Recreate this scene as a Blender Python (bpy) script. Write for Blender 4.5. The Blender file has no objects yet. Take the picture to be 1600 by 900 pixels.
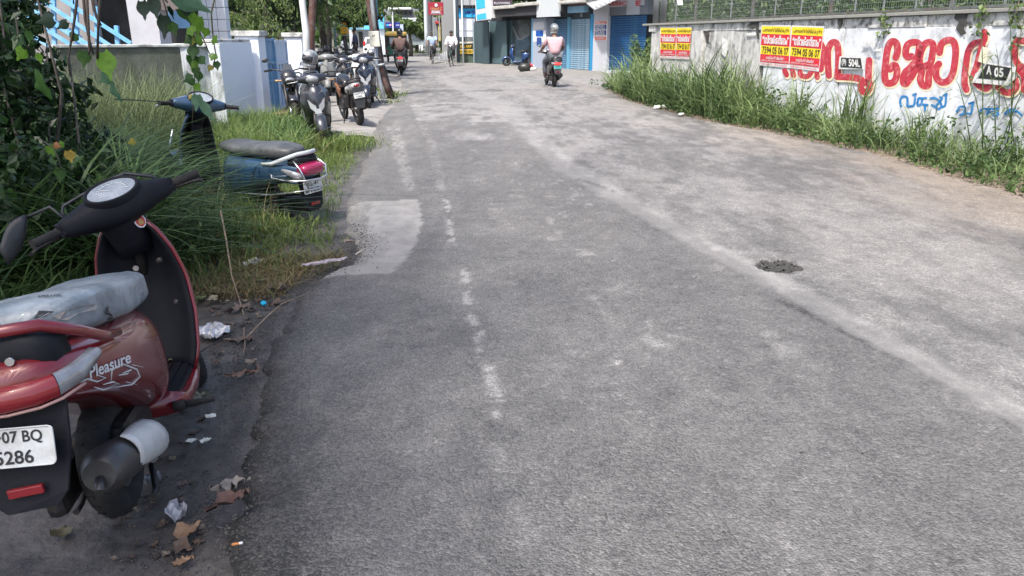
import bpy, bmesh, math, random
import numpy as np
from mathutils import Vector, Matrix, Euler
random.seed(7)
rng = np.random.default_rng(11)
scn = bpy.context.scene
COL = scn.collection
R = math.radians
V = Vector

# ---------------------------------------------------------------- camera
CAM_H, FPX, HOR = 1.42, 1200.0, 58.0
PITCH = math.atan((450 - HOR) / FPX)
cam_d = bpy.data.cameras.new('camera'); cam = bpy.data.objects.new('camera', cam_d); COL.objects.link(cam)
cam.location = (0, 0, CAM_H); cam.rotation_euler = (math.pi / 2 - PITCH, 0, 0)
cam_d.sensor_width = 36; cam_d.lens = 36 * FPX / 1600
cam_d.clip_end = 2000; cam_d.clip_start = 0.05
scn.camera = cam
# ---------------------------------------------------------------- light
SUN_EL, SUN_AZ = 58, 205          # degrees; azimuth clockwise from +Y
w = bpy.data.worlds.new('World'); scn.world = w; w.use_nodes = True
nt = w.node_tree
sky = nt.nodes.new('ShaderNodeTexSky'); sky.sky_type = 'NISHITA'; sky.sun_disc = False
sky.sun_elevation = R(SUN_EL); sky.sun_rotation = R(SUN_AZ); sky.air_density = 1.0; sky.dust_density = 4.0; sky.ozone_density = 1.0
bg = nt.nodes['Background']; bg.inputs[1].default_value = 0.14
nt.links.new(sky.outputs[0], bg.inputs[0])
sd = bpy.data.lights.new('sun', 'SUN'); sd.energy = 3.2; sd.angle = R(2.5); sd.color = (1.0, 0.95, 0.88)
sun = bpy.data.objects.new('sun', sd); COL.objects.link(sun)
el, az = R(SUN_EL), R(SUN_AZ)
sdir = V((math.sin(az) * math.cos(el), math.cos(az) * math.cos(el), math.sin(el)))
sun.rotation_euler = (-sdir).to_track_quat('-Z', 'Y').to_euler()
scn.view_settings.view_transform = 'Standard'; scn.view_settings.look = 'None'
scn.view_settings.exposure = 1.15; scn.view_settings.gamma = 1.0
scn.view_settings.use_curve_mapping = False

# ---------------------------------------------------------------- measuring
def ray(px, py):
    d = V(((px - 800) / FPX, 1, -(py - 450) / FPX))
    c, s = math.cos(PITCH), math.sin(PITCH)
    return V((d.x, d.y * c + d.z * s, -d.y * s + d.z * c))
def G(px, py, z=0.0):
    d = ray(px, py); t = (z - CAM_H) / d.z
    return V((d.x * t, d.y * t, z))
def atY(px, py, Y):
    d = ray(px, py); t = Y / d.y
    return V((d.x * t, Y, CAM_H + d.z * t))
def onplane(px, py, P0, n):
    d = ray(px, py); t = (P0 - V((0, 0, CAM_H))).dot(n) / d.dot(n)
    return V((0, 0, CAM_H)) + d * t
def proj_np(X, Y, Z):
    c, s = math.cos(PITCH), math.sin(PITCH)
    dz = Z - CAM_H
    depth = Y * c - dz * s; up = Y * s + dz * c
    depth = np.maximum(depth, 1e-3)
    return 800 + FPX * X / depth, 450 - FPX * up / depth, depth

# ---------------------------------------------------------------- materials
_M = {}
def P(name, col, rough=0.6, metal=0.0, var=0.0, vs=6.0, bump=0.0, bs=60.0, coat=0.0, col2=None, stain=None, emit=0.0,
      trans=0.0, spec=0.5, stretch=None, thr=(0.45, 0.65), sss=0.0, det=6.0):
    """procedural principled material; var = tone variation, stain = (colour, amount, scale) blotches"""
    if name in _M: return _M[name]
    m = bpy.data.materials.new(name); m.use_nodes = True; _M[name] = m
    t = m.node_tree; N = t.nodes; L = t.links; b = N['Principled BSDF']
    b.inputs['Roughness'].default_value = rough; b.inputs['Metallic'].default_value = metal
    b.inputs['Specular IOR Level'].default_value = spec
    if coat: b.inputs['Coat Weight'].default_value = coat; b.inputs['Coat Roughness'].default_value = 0.06
    if trans: b.inputs['Transmission Weight'].default_value = trans
    c4 = (*col, 1); b.inputs['Base Color'].default_value = c4
    tc = N.new('ShaderNodeTexCoord'); mp = N.new('ShaderNodeMapping'); L.new(tc.outputs['Object'], mp.inputs[0])
    if stretch: mp.inputs['Scale'].default_value = stretch
    src = None
    def noise(sc, d=det, r=0.6):
        n = N.new('ShaderNodeTexNoise'); n.inputs['Scale'].default_value = sc; n.inputs['Detail'].default_value = d
        n.inputs['Roughness'].default_value = r; L.new(mp.outputs[0], n.inputs[0]); return n
    if var or col2:
        n = noise(vs); r = N.new('ShaderNodeValToRGB'); L.new(n.outputs[0], r.inputs[0])
        r.color_ramp.elements[0].position = 0.3; r.color_ramp.elements[1].position = 0.7
        a = tuple(max(0, x * (1 - var)) for x in col); bb = tuple(min(1, x * (1 + var)) for x in (col2 or col))
        r.color_ramp.elements[0].color = (*a, 1); r.color_ramp.elements[1].color = (*bb, 1); src = r.outputs[0]
    if stain:
        sc_, am, ss = stain
        n = noise(ss, 8, 0.7); r = N.new('ShaderNodeMapRange'); L.new(n.outputs[0], r.inputs[0])
        r.inputs[1].default_value = thr[0]; r.inputs[2].default_value = thr[1]; r.inputs[4].default_value = am
        mx = N.new('ShaderNodeMix'); mx.data_type = 'RGBA'; L.new(r.outputs[0], mx.inputs[0])
        if src: L.new(src, mx.inputs[6])
        else: mx.inputs[6].default_value = c4
        mx.inputs[7].default_value = (*sc_, 1); src = mx.outputs[2]
    if src: L.new(src, b.inputs['Base Color'])
    if bump:
        n = noise(bs); bp = N.new('ShaderNodeBump'); bp.inputs['Strength'].default_value = bump; bp.inputs['Distance'].default_value = 0.01
        L.new(n.outputs[0], bp.inputs['Height']); L.new(bp.outputs[0], b.inputs['Normal'])
    if emit:
        b.inputs['Emission Color'].default_value = c4; b.inputs['Emission Strength'].default_value = emit
    return m

def leafmat(name, ca, cb, rough=0.55, trans=0.35):
    """foliage: colour varies per leaf through a face attribute 'tone', thin leaves let light through"""
    if name in _M: return _M[name]
    m = bpy.data.materials.new(name); m.use_nodes = True; _M[name] = m
    t = m.node_tree; N = t.nodes; L = t.links; b = N['Principled BSDF']; out = N['Material Output']
    at = N.new('ShaderNodeAttribute'); at.attribute_name = 'tone'
    r = N.new('ShaderNodeValToRGB'); L.new(at.outputs['Fac'], r.inputs[0])
    r.color_ramp.elements[0].color = (*ca, 1); r.color_ramp.elements[1].color = (*cb, 1)
    L.new(r.outputs[0], b.inputs['Base Color']); b.inputs['Roughness'].default_value = rough
    b.inputs['Specular IOR Level'].default_value = 0.35
    tr = N.new('ShaderNodeBsdfTranslucent'); L.new(r.outputs[0], tr.inputs[0])
    mx = N.new('ShaderNodeMixShader'); mx.inputs[0].default_value = trans
    L.new(b.outputs[0], mx.inputs[1]); L.new(tr.outputs[0], mx.inputs[2]); L.new(mx.outputs[0], out.inputs[0])
    return m

# ---------------------------------------------------------------- objects
def link(o, parent=None):
    COL.objects.link(o)
    if parent is not None: o.parent = parent
    return o
def tag(o, label=None, cat=None, group=None, kind=None):
    if label: o['label'] = label
    if cat: o['category'] = cat
    if group: o['group'] = group
    if kind: o['kind'] = kind
    return o
def thing(name, label, cat, loc=(0, 0, 0), rot=(0, 0, 0), group=None, scale=1.0):
    o = bpy.data.objects.new(name, None); o.empty_display_size = 0.1
    o.location = loc; o.rotation_euler = rot; o.scale = (scale,) * 3
    link(o); return tag(o, label, cat, group)

def superring(cx, cz, w, h, n=24, e=2.6, y=0.0, top=None):
    pts = []
    for i in range(n):
        a = 2 * math.pi * i / n
        c, s = math.cos(a), math.sin(a)
        x = math.copysign(abs(c) ** (2 / e), c) * w; z = math.copysign(abs(s) ** (2 / e), s) * h
        pts.append(V((cx + x, y, cz + z)))
    return pts

class MB:
    def __init__(s): s.v = []; s.f = []; s.m = []; s.s = []; s.M = Matrix.Identity(4)
    def add(s, vs, fs, mat=0, smooth=False):
        o = len(s.v); M = s.M
        s.v += [tuple(M @ V(p)) for p in vs]
        for f in fs: s.f.append([i + o for i in f]); s.m.append(mat); s.s.append(smooth)
        return s
    def box(s, c, d, rot=None, mat=0, bev=0.0):
        hx, hy, hz = d[0] / 2, d[1] / 2, d[2] / 2
        T = Matrix.Translation(V(c)) @ (rot.to_matrix().to_4x4() if rot is not None else Matrix.Identity(4))
        if bev <= 0:
            vs = [T @ V((x * hx, y * hy, z * hz)) for x in (-1, 1) for y in (-1, 1) for z in (-1, 1)]
            return s.add(vs, [(0, 1, 3, 2), (4, 6, 7, 5), (0, 4, 5, 1), (2, 3, 7, 6), (0, 2, 6, 4), (1, 5, 7, 3)], mat)
        bev = min(bev, hx * .9, hy * .9, hz * .9)
        bm = bmesh.new(); bmesh.ops.create_cube(bm, size=1, matrix=Matrix.Diagonal((d[0], d[1], d[2], 1)))
        bmesh.ops.bevel(bm, geom=bm.edges[:], offset=bev, segments=2, affect='EDGES', profile=0.6)
        bm.verts.index_update()
        vs = [T @ q.co for q in bm.verts]; fs = [[q.index for q in f.verts] for f in bm.faces]
        bm.free(); return s.add(vs, fs, mat, False)
    def cyl(s, p0, p1, r0, r1=None, n=12, mat=0, caps=True, smooth=True):
        return s.tube([p0, p1], [r0, r0 if r1 is None else r1], n, mat, caps, smooth=smooth)
    def tube(s, pts, r, n=8, mat=0, caps=True, closed=False, smooth=True, flat=None):
        pts = [V(p) for p in pts]; k = len(pts)
        if not isinstance(r, (list, tuple)): r = [r] * k
        tang = []
        for i in range(k):
            if closed: a, b = pts[i - 1], pts[(i + 1) % k]
            else: a, b = pts[max(i - 1, 0)], pts[min(i + 1, k - 1)]
            t = (b - a); tang.append(t.normalized() if t.length > 1e-9 else V((0, 0, 1)))
        u = tang[0].orthogonal().normalized(); vs = []
        if flat is not None:
            u = V(flat[0]); u = (u - tang[0] * u.dot(tang[0])).normalized()
        for i in range(k):
            u = u - tang[i] * u.dot(tang[i])
            u = u.normalized() if u.length > 1e-6 else tang[i].orthogonal().normalized()
            w_ = tang[i].cross(u)
            fy = flat[1] if flat is not None else 1.0
            for j in range(n):
                a = 2 * math.pi * j / n
                vs.append(pts[i] + (u * math.cos(a) * r[i] + w_ * math.sin(a) * r[i] * fy))
        fs = []
        for i in range(k if closed else k - 1):
            for j in range(n):
                a = i * n + j; b = i * n + (j + 1) % n; c = ((i + 1) % k) * n + (j + 1) % n; d = ((i + 1) % k) * n + j
                fs.append((a, b, c, d))
        s.add(vs, fs, mat, smooth)
        if caps and not closed:
            s.add(vs[:n], [tuple(reversed(range(n)))], mat); s.add(vs[-n:], [tuple(range(n))], mat)
        return s
    def loft(s, rings, mat=0, caps=True, smooth=True, closed=True):
        n = len(rings[0]); vs = [p for r in rings for p in r]; fs = []
        for i in range(len(rings) - 1):
            for j in range(n if closed else n - 1):
                fs.append((i * n + j, i * n + (j + 1) % n, (i + 1) * n + (j + 1) % n, (i + 1) * n + j))
        s.add(vs, fs, mat, smooth)
        if caps and closed:
            s.add(rings[0], [tuple(reversed(range(n)))], mat, smooth); s.add(rings[-1], [tuple(range(n))], mat, smooth)
        return s
    def ell(s, c, r, rot=None, nu=16, nv=10, mat=0, v0=0.0, v1=1.0):
        T = Matrix.Translation(V(c)) @ (rot.to_matrix().to_4x4() if rot is not None else Matrix.Identity(4))
        rings = []
        for i in range(nv + 1):
            ph = math.pi * (v0 + (v1 - v0) * i / nv)
            rings.append([T @ V((r[0] * math.sin(ph) * math.cos(2 * math.pi * j / nu), r[1] * math.sin(ph) * math.sin(2 * math.pi * j / nu), r[2] * math.cos(ph))) for j in range(nu)])
        return s.loft(rings, mat, False)
    def lathe(s, prof, o, axis, n=24, mat=0, smooth=True):
        o = V(o); a = V(axis).normalized(); u = a.orthogonal().normalized(); w_ = a.cross(u)
        rings = [[o + a * h + (u * math.cos(2 * math.pi * j / n) + w_ * math.sin(2 * math.pi * j / n)) * r for j in range(n)] for r, h in prof]
        return s.loft(rings, mat, False, smooth)
    def torus(s, c, axis, R_, r, n=28, k=8, mat=0):
        prof = [(R_ + r * math.cos(2 * math.pi * i / k), r * math.sin(2 * math.pi * i / k)) for i in range(k + 1)]
        return s.lathe(prof, c, axis, n, mat)
    def prism(s, poly, T, d, mat=0, smooth=False):
        """poly: 2-D outline, T: function (a,b,c) -> point, extruded c from 0 to d"""
        n = len(poly); A = [T(a, b, 0) for a, b in poly]; B = [T(a, b, d) for a, b in poly]
        s.add(A, [tuple(reversed(range(n)))], mat); s.add(B, [tuple(range(n))], mat)
        vs = A + B
        return s.add(vs, [(i, (i + 1) % n, n + (i + 1) % n, n + i) for i in range(n)], mat, smooth)
    def quad(s, a, b, c, d, mat=0): return s.add([a, b, c, d], [(0, 1, 2, 3)], mat)
    def mesh(s, name, mats):
        me = bpy.data.meshes.new(name); me.from_pydata(s.v, [], s.f)
        if not isinstance(mats, (list, tuple)): mats = [mats]
        for q in mats: me.materials.append(q)
        me.polygons.foreach_set('material_index', s.m); me.polygons.foreach_set('use_smooth', s.s)
        me.update(); return me
    def build(s, name, mats, parent=None, bevel=0, sub=0, fix=True):
        me = s.mesh(name, mats)
        if fix:
            bm = bmesh.new(); bm.from_mesh(me); bmesh.ops.remove_doubles(bm, verts=bm.verts, dist=1e-5)
            bmesh.ops.recalc_face_normals(bm, faces=bm.faces); bm.to_mesh(me); bm.free()
        o = bpy.data.objects.new(name, me); link(o, parent)
        if bevel:
            b = o.modifiers.new('bevel', 'BEVEL'); b.width = bevel; b.segments = 2; b.limit_method = 'ANGLE'; b.angle_limit = R(40)
        if sub:
            q = o.modifiers.new('sub', 'SUBSURF'); q.levels = sub; q.render_levels = sub
        return o

def npmesh(name, verts, faces, mat, tone=None, parent=None, smooth=False, nper=4):
    """fast big mesh: verts (N,3), faces (F,nper); tone = value per face"""
    me = bpy.data.meshes.new(name); nv, nf = len(verts), len(faces)
    me.vertices.add(nv); me.vertices.foreach_set('co', np.asarray(verts, np.float32).ravel())
    me.loops.add(nf * nper); me.loops.foreach_set('vertex_index', np.asarray(faces, np.int32).ravel())
    me.polygons.add(nf); me.polygons.foreach_set('loop_start', np.arange(0, nf * nper, nper, dtype=np.int32))
    me.polygons.foreach_set('use_smooth', np.full(nf, smooth))
    me.update(calc_edges=True)
    if tone is not None:
        a = me.attributes.new('tone', 'FLOAT', 'FACE'); a.data.foreach_set('value', np.asarray(tone, np.float32))
    for q in (mat if isinstance(mat, (list, tuple)) else [mat]): me.materials.append(q)
    o = bpy.data.objects.new(name, me); link(o, parent); return o

_txt = {}
def textmesh(txt, bold=0.0):
    k = (txt, bold)
    if k in _txt: return _txt[k]
    c = bpy.data.curves.new('lettering', 'FONT'); c.body = txt; c.size = 1; c.offset = bold; c.resolution_u = 3
    o = bpy.data.objects.new('lettering', c); me = bpy.data.meshes.new_from_object(o)
    vs = [v.co.copy() for v in me.vertices]; fs = [list(p.vertices) for p in me.polygons]
    if vs:
        x0 = min(v.x for v in vs); x1 = max(v.x for v in vs); y0 = min(v.y for v in vs); y1 = max(v.y for v in vs)
    else: x0, x1, y0, y1 = 0, 1, 0, 1
    bpy.data.objects.remove(o); bpy.data.curves.remove(c); bpy.data.meshes.remove(me)
    _txt[k] = (vs, fs, x0, x1, y0, y1); return _txt[k]
def add_text(mb, txt, T, a0, b0, a1, b1, mat=0, bold=0.0, c=0.0):
    """fit text into rectangle (a0,b0)-(a1,b1) of the frame T(a,b,c)"""
    vs, fs, x0, x1, y0, y1 = textmesh(txt, bold)
    if not vs: return
    mb.add([T(a0 + (v.x - x0) / (x1 - x0) * (a1 - a0), b0 + (v.y - y0) / (y1 - y0) * (b1 - b0), c) for v in vs], fs, mat)

def frame(o, ux, uz, un):
    o, ux, uz, un = V(o), V(ux), V(uz), V(un)
    return lambda a, b, c=0.0: o + ux * a + uz * b + un * c

# common materials
M_white = P('white_wall_paint', (.72, .74, .78), .8, var=.08, vs=3, stain=((.30, .31, .30), .55, 2.2), thr=(.52, .72), bump=.15, bs=30)
M_black = P('black_plastic', (.018, .019, .022), .42, var=.25, vs=25, stain=((.10, .095, .09), .35, 9), thr=(.5, .8))
M_dark = P('dark_metal', (.03, .03, .033), .5, .6, stain=((.12, .09, .07), .4, 14))
M_rub = P('tyre_rubber', (.012, .012, .013), .85, bump=.3, bs=80, stain=((.045, .04, .036), .5, 12))
M_chrome = P('worn_chrome', (.62, .62, .63), .25, .95, stain=((.25, .2, .16), .5, 30), thr=(.55, .75))
M_steel = P('grey_steel', (.33, .35, .36), .45, .5, var=.2, vs=8)
M_glass = P('mirror_glass', (.5, .56, .62), .06, .9)
# ================================================================ ground, road
def noise2(x, y, seed=0, octs=4):
    """value noise on arrays"""
    out = np.zeros_like(x); amp = 1.0; tot = 0
    for o in range(octs):
        r = np.random.default_rng(seed + o * 17); T = r.random((256, 256))
        xi = np.floor(x).astype(int); yi = np.floor(y).astype(int); fx = x - xi; fy = y - yi
        fx = fx * fx * (3 - 2 * fx); fy = fy * fy * (3 - 2 * fy)
        g = lambda a, b: T[(a) % 256, (b) % 256]
        out += amp * ((g(xi, yi) * (1 - fx) + g(xi + 1, yi) * fx) * (1 - fy) + (g(xi, yi + 1) * (1 - fx) + g(xi + 1, yi + 1) * fx) * fy)
        tot += amp; amp *= .5; x = x * 2.03 + 5.1; y = y * 2.03 + 9.7
    return out / tot
# left edge of the asphalt (measured on the road plane), right edge, both as X of Y
LE = [(-6, -.80), (0, -.80), (1.74, -.86), (2.4, -1.02)] + [(G(a, b).y, G(a, b).x) for a, b in
     [(372, 640), (392, 580), (408, 520), (432, 462), (478, 424), (540, 400), (556, 372), (528, 340), (536, 300), (553, 262), (574, 225), (592, 190), (612, 165), (625, 148)]]
LE += [(26, -3.6), (34, -4.9), (45, -8.0), (60, -14), (90, -30)]
RE = [(-6, 6.9), (0, 6.1)] + [(G(a, b).y, G(a, b).x) for a, b in [(1600, 306), (1400, 247), (1240, 212), (1100, 187), (985, 158)]] + [(24, 2.7), (30, 1.9), (38, -.8), (50, -5.6), (62, -10), (90, -24)]
LE.sort(); RE.sort()
def edgeL(y): return np.interp(y, [a for a, b in LE], [b for a, b in LE])
def edgeR(y): return np.interp(y, [a for a, b in RE], [b for a, b in RE])
ys = [-6.0]
while ys[-1] < 90: ys.append(ys[-1] + (.25 if ys[-1] < .9 else max(.022, .0085 * ys[-1])))
ys = np.array(ys); NC = 230
tt = np.linspace(0, 1, NC); tt = np.where(tt < .5, tt, tt)
Yg, Tg = np.meshgrid(ys, tt, indexing='ij')
rag = (noise2(Yg * 9, Yg * 0 + 3, 5, 5) - .5) * .13 * np.exp(-((Yg - 3) / 5) ** 2) + (noise2(Yg * 2.2, Yg * 0 + 8, 6) - .5) * .12
Xg = (edgeL(Yg) + rag) * (1 - Tg) + (edgeR(Yg) + (noise2(Yg * 3, Yg * 0, 9) - .5) * .15) * Tg
dl = Xg - (edgeL(Yg) + rag)
Zg = (noise2(Xg * 1.1, Yg * .8, 21) - .5) * .02 + (noise2(Xg * 7, Yg * 7, 22) - .5) * .004 - .015
Zg += (noise2(Xg * 26, Yg * 26, 23, 3) - .5) * .030 * np.exp(-np.maximum(dl, 0) / .16) * (Yg < 12)
Zg -= .13 * np.exp(-np.maximum(dl, 0) / .05) * (Yg < 12) + .02 * np.exp(-np.maximum(dl, 0) / .25) * (Yg < 12)
# pothole: broken lip with crumbled floor
ph = G(1216, 410); rr = np.sqrt(((Xg - ph.x) / .17) ** 2 + ((Yg - ph.y) / .17) ** 2) + (noise2(Xg * 14, Yg * 14, 33) - .5) * .9
hole = np.clip((1.05 - rr) / .45, 0, 1)
Zg -= hole * .035 * (0.35 + noise2(Xg * 32, Yg * 32, 35) * 1.3)
PX, PY, DP = proj_np(Xg, Yg, Zg * 0)
def seg_mask(pts, ws, soft=.5):
    m = np.zeros_like(PX)
    for (p, q, wa, wb) in zip(pts[:-1], pts[1:], ws[:-1], ws[1:]):
        dx, dy = q[0] - p[0], q[1] - p[1]; L2 = dx * dx + dy * dy
        t = np.clip(((PX - p[0]) * dx + (PY - p[1]) * dy) / L2, 0, 1)
        d = np.hypot(PX - p[0] - t * dx, (PY - p[1] - t * dy) * 1.6); wd = wa + (wb - wa) * t
        m = np.maximum(m, np.clip((wd - d) / (wd * soft), 0, 1))
    return m
def poly_mask(poly):
    inside = np.zeros(PX.shape, bool); n = len(poly)
    for i in range(n):
        x0, y0 = poly[i]; x1, y1 = poly[(i + 1) % n]
        c = ((y0 > PY) != (y1 > PY)) & (PX < (x1 - x0) * (PY - y0) / (y1 - y0 + 1e-9) + x0)
        inside ^= c
    return inside.astype(float)
n1 = noise2(Xg * 1.3, Yg * .45, 41); n2 = noise2(Xg * 6, Yg * 2.5, 42, 5); n3 = noise2(Xg * 22, Yg * 16, 43, 3)
vis = (PY > 60) & (Yg > 1)
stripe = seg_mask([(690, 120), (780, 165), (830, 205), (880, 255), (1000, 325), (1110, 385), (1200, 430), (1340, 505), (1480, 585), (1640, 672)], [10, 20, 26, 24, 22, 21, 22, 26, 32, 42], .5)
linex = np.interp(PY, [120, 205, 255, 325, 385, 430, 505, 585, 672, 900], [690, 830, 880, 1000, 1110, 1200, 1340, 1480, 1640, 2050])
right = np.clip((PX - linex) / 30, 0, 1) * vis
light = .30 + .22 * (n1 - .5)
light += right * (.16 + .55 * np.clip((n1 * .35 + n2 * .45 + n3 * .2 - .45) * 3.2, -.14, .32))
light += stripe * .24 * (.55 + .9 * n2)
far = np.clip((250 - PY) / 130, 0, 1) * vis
light += far * (.22 + .45 * np.clip((n2 * .6 + n3 * .4 - .46) * 3, -.25, .35) * (1 - right * .4))  # colour lifted with distance for the brightly lit far stretch, plus mottling
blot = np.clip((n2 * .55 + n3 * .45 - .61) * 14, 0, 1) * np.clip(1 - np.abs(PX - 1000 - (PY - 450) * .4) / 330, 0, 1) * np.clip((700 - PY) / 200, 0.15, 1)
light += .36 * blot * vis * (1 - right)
patch = poly_mask([(578, 312), (654, 309), (660, 345), (648, 380), (628, 408), (605, 425), (570, 424), (520, 424), (470, 422), (540, 400), (562, 385), (575, 350)]) * vis
patch2 = poly_mask([(535, 312), (580, 312), (576, 350), (562, 385), (545, 395), (520, 350)]) * vis
patch3 = np.maximum(poly_mask([(690, 207), (770, 204), (760, 218), (690, 217)]), poly_mask([(640, 160), (780, 156), (815, 175), (800, 190), (650, 186)])) * vis * np.clip((n2 - .3) * 4, 0, 1)
smoothm = np.clip(patch + stripe * .7 + patch3 * .6, 0, 1)
paint = np.maximum.reduce([seg_mask([(655, 185), (672, 215), (690, 292)], [7, 8, 9], .4) * np.clip((n3 * .5 + n2 * .5 - .36) * 5, 0, 1) * .42,
    seg_mask([(697, 308), (706, 380)], [6, 7]) * (n3 > .5), seg_mask([(728, 420), (730, 468)], [10, 9]) * (n3 > .47), seg_mask([(736, 490), (750, 515)], [9, 10]) * (n3 > .35),
    seg_mask([(746, 525), (750, 545)], [8, 6]) * (n3 > .5), seg_mask([(762, 570), (763, 571)], [12, 12]), seg_mask([(766, 585), (778, 618)], [15, 16]) * (n3 > .30),
    seg_mask([(771, 635), (775, 645)], [11, 9]) * (n3 > .35), seg_mask([(780, 690), (835, 850)], [18, 34]) * np.clip((n3 * .5 + n2 * .5 - .5) * 7, 0, 1) * .45,
    seg_mask([(1240, 850), (1300, 885)], [14, 12]) * (n3 > .6) * .6, seg_mask([(960, 552), (966, 560)], [10, 8]) * (n3 > .5), seg_mask([(1205, 520), (1225, 545)], [18, 20]) * (n3 > .5) * .5,
    seg_mask([(1500, 860), (1540, 880)], [20, 14]) * (n3 > .6) * .5])
light = np.where(patch > 0, .70 + .12 * (n3 - .5) + .1 * (n2 - .5), light); light = np.where(patch2 > 0, .58 + .3 * (n3 - .5), light)
light += patch3 * .18 + .28 * seg_mask([(615, 200), (640, 290)], [14, 12]) * (n3 > .45)
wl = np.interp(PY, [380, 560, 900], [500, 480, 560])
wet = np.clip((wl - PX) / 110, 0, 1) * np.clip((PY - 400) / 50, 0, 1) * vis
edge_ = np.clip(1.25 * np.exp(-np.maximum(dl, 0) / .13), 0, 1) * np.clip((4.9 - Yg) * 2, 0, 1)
light -= wet * .18 + edge_ * .42 + np.clip((PY - 350) / 550, 0, 1) * vis * .02  # wet band, dark lip, and tree shade painted in toward the near end
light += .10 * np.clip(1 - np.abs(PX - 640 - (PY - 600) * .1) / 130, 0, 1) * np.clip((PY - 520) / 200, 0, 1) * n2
tan = np.clip((PX - (900 + (PY - 158) * 2.6)) / 260, .12, 1) * np.clip((560 - PY) / 160, .2, 1) * np.clip((n1 - .3) * 3, .2, 1) * vis
for pts, wd in [([(600, 147), (700, 141), (790, 140), (860, 139), (930, 141)], [3, 4, 3, 3, 2]), ([(905, 278), (940, 290), (960, 297)], [4, 4, 3]),
                ([(1190, 455), (1250, 480), (1300, 505), (1340, 525)], [5, 8, 6, 4]), ([(1350, 530), (1420, 565), (1500, 612), (1600, 668)], [8, 6, 10, 6])]:
    light -= .30 * seg_mask(pts, wd) * np.clip((n3 - .25) * 3, 0, 1)
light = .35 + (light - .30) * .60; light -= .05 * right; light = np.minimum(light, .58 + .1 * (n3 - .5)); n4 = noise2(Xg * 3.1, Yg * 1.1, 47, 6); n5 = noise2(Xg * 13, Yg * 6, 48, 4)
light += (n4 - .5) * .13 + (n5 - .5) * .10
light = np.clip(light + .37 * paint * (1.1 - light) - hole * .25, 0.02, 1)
nrow = len(ys)
verts = np.stack([Xg, Yg, Zg], -1).reshape(-1, 3)
ii = np.arange(nrow - 1)[:, None] * NC + np.arange(NC - 1)[None]
faces = np.stack([ii, ii + 1, ii + NC + 1, ii + NC], -1).reshape(-1, 4)
def asphalt():
    m = bpy.data.materials.new('worn_asphalt'); m.use_nodes = True; t = m.node_tree; N = t.nodes; L = t.links; b = N['Principled BSDF']
    at = N.new('ShaderNodeAttribute'); at.attribute_name = 'wear_and_light'; sp = N.new('ShaderNodeSeparateColor'); L.new(at.outputs['Color'], sp.inputs[0])
    tc = N.new('ShaderNodeTexCoord')
    def noise(s, d=4, r=.6, mp=None):
        n = N.new('ShaderNodeTexNoise'); n.inputs['Scale'].default_value = s; n.inputs['Detail'].default_value = d; n.inputs['Roughness'].default_value = r
        L.new(tc.outputs['Object'], n.inputs[0]); return n.outputs[0]
    def math_(op, a, b_=None, c=None):
        n = N.new('ShaderNodeMath'); n.operation = op
        for k, q in enumerate((a, b_, c)):
            if q is None: continue
            if isinstance(q, (int, float)): n.inputs[k].default_value = q
            else: L.new(q, n.inputs[k])
        return n.outputs[0]
    vo = N.new('ShaderNodeTexVoronoi'); vo.inputs['Scale'].default_value = 120; L.new(tc.outputs['Object'], vo.inputs[0])
    vo2 = N.new('ShaderNodeTexVoronoi'); vo2.inputs['Scale'].default_value = 60; L.new(tc.outputs['Object'], vo2.inputs[0])
    sv = N.new('ShaderNodeSeparateColor'); L.new(vo.outputs['Color'], sv.inputs[0])
    sv2 = N.new('ShaderNodeSeparateColor'); L.new(vo2.outputs['Color'], sv2.inputs[0])
    n_s = noise(9, 8, .7); n_m = noise(1.6, 6, .65); n_f = noise(210, 2, .5)
    # fade of the grain on smooth patches
    inv = math_('SUBTRACT', 1.0, sp.outputs[1])
    g = math_('MULTIPLY', math_('SUBTRACT', sv.outputs[0], .5), .24)
    g2 = math_('MULTIPLY', math_('SUBTRACT', n_f, .5), .42)
    g3 = math_('MULTIPLY', math_('POWER', sv2.outputs[1], 10), .12)
    gs = math_('MULTIPLY', math_('ADD', math_('ADD', g, g2), g3), math_('MULTIPLY_ADD', inv, .8, .2))
    v = math_('ADD', sp.outputs[0], gs)
    v = math_('ADD', v, math_('MULTIPLY', math_('SUBTRACT', n_s, .5), .34))
    v = math_('ADD', v, math_('MULTIPLY', math_('SUBTRACT', n_m, .5), .22))
    # pits between stones
    d = math_('MULTIPLY', math_('SUBTRACT', vo.outputs['Distance'], .42), -1.0)
    r = N.new('ShaderNodeValToRGB'); L.new(v, r.inputs[0]); e = r.color_ramp.elements
    e[0].position = 0; e[0].color = (.016, .016, .016, 1); e[1].position = 1; e[1].color = (.50, .49, .48, 1)
    for p, c in [(.20, (.058, .056, .055)), (.5, (.145, .141, .137)), (.72, (.27, .262, .252))]:
        q = e.new(p); q.color = (*c, 1)
    mx = N.new('ShaderNodeMix'); mx.data_type = 'RGBA'; mx.blend_type = 'MULTIPLY'; L.new(math_('MULTIPLY', sp.outputs[2], .9), mx.inputs[0])
    L.new(r.outputs[0], mx.inputs[6]); mx.inputs[7].default_value = (1.14, .98, .82, 1); L.new(mx.outputs[2], b.inputs['Base Color'])
    ro = N.new('ShaderNodeMapRange'); L.new(n_s, ro.inputs[0]); ro.inputs[3].default_value = .55; ro.inputs[4].default_value = .85; L.new(ro.outputs[0], b.inputs['Roughness'])
    h = math_('ADD', math_('MULTIPLY', vo.outputs['Distance'], -1.0), math_('MULTIPLY', n_f, .6)); h = math_('ADD', h, math_('MULTIPLY', vo2.outputs['Distance'], -.6))
    bp = N.new('ShaderNodeBump'); bp.inputs['Distance'].default_value = .006; L.new(math_('MULTIPLY_ADD', inv, .75, .12), bp.inputs['Strength'])
    L.new(h, bp.inputs['Height']); L.new(bp.outputs[0], b.inputs['Normal'])
    return m
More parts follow.
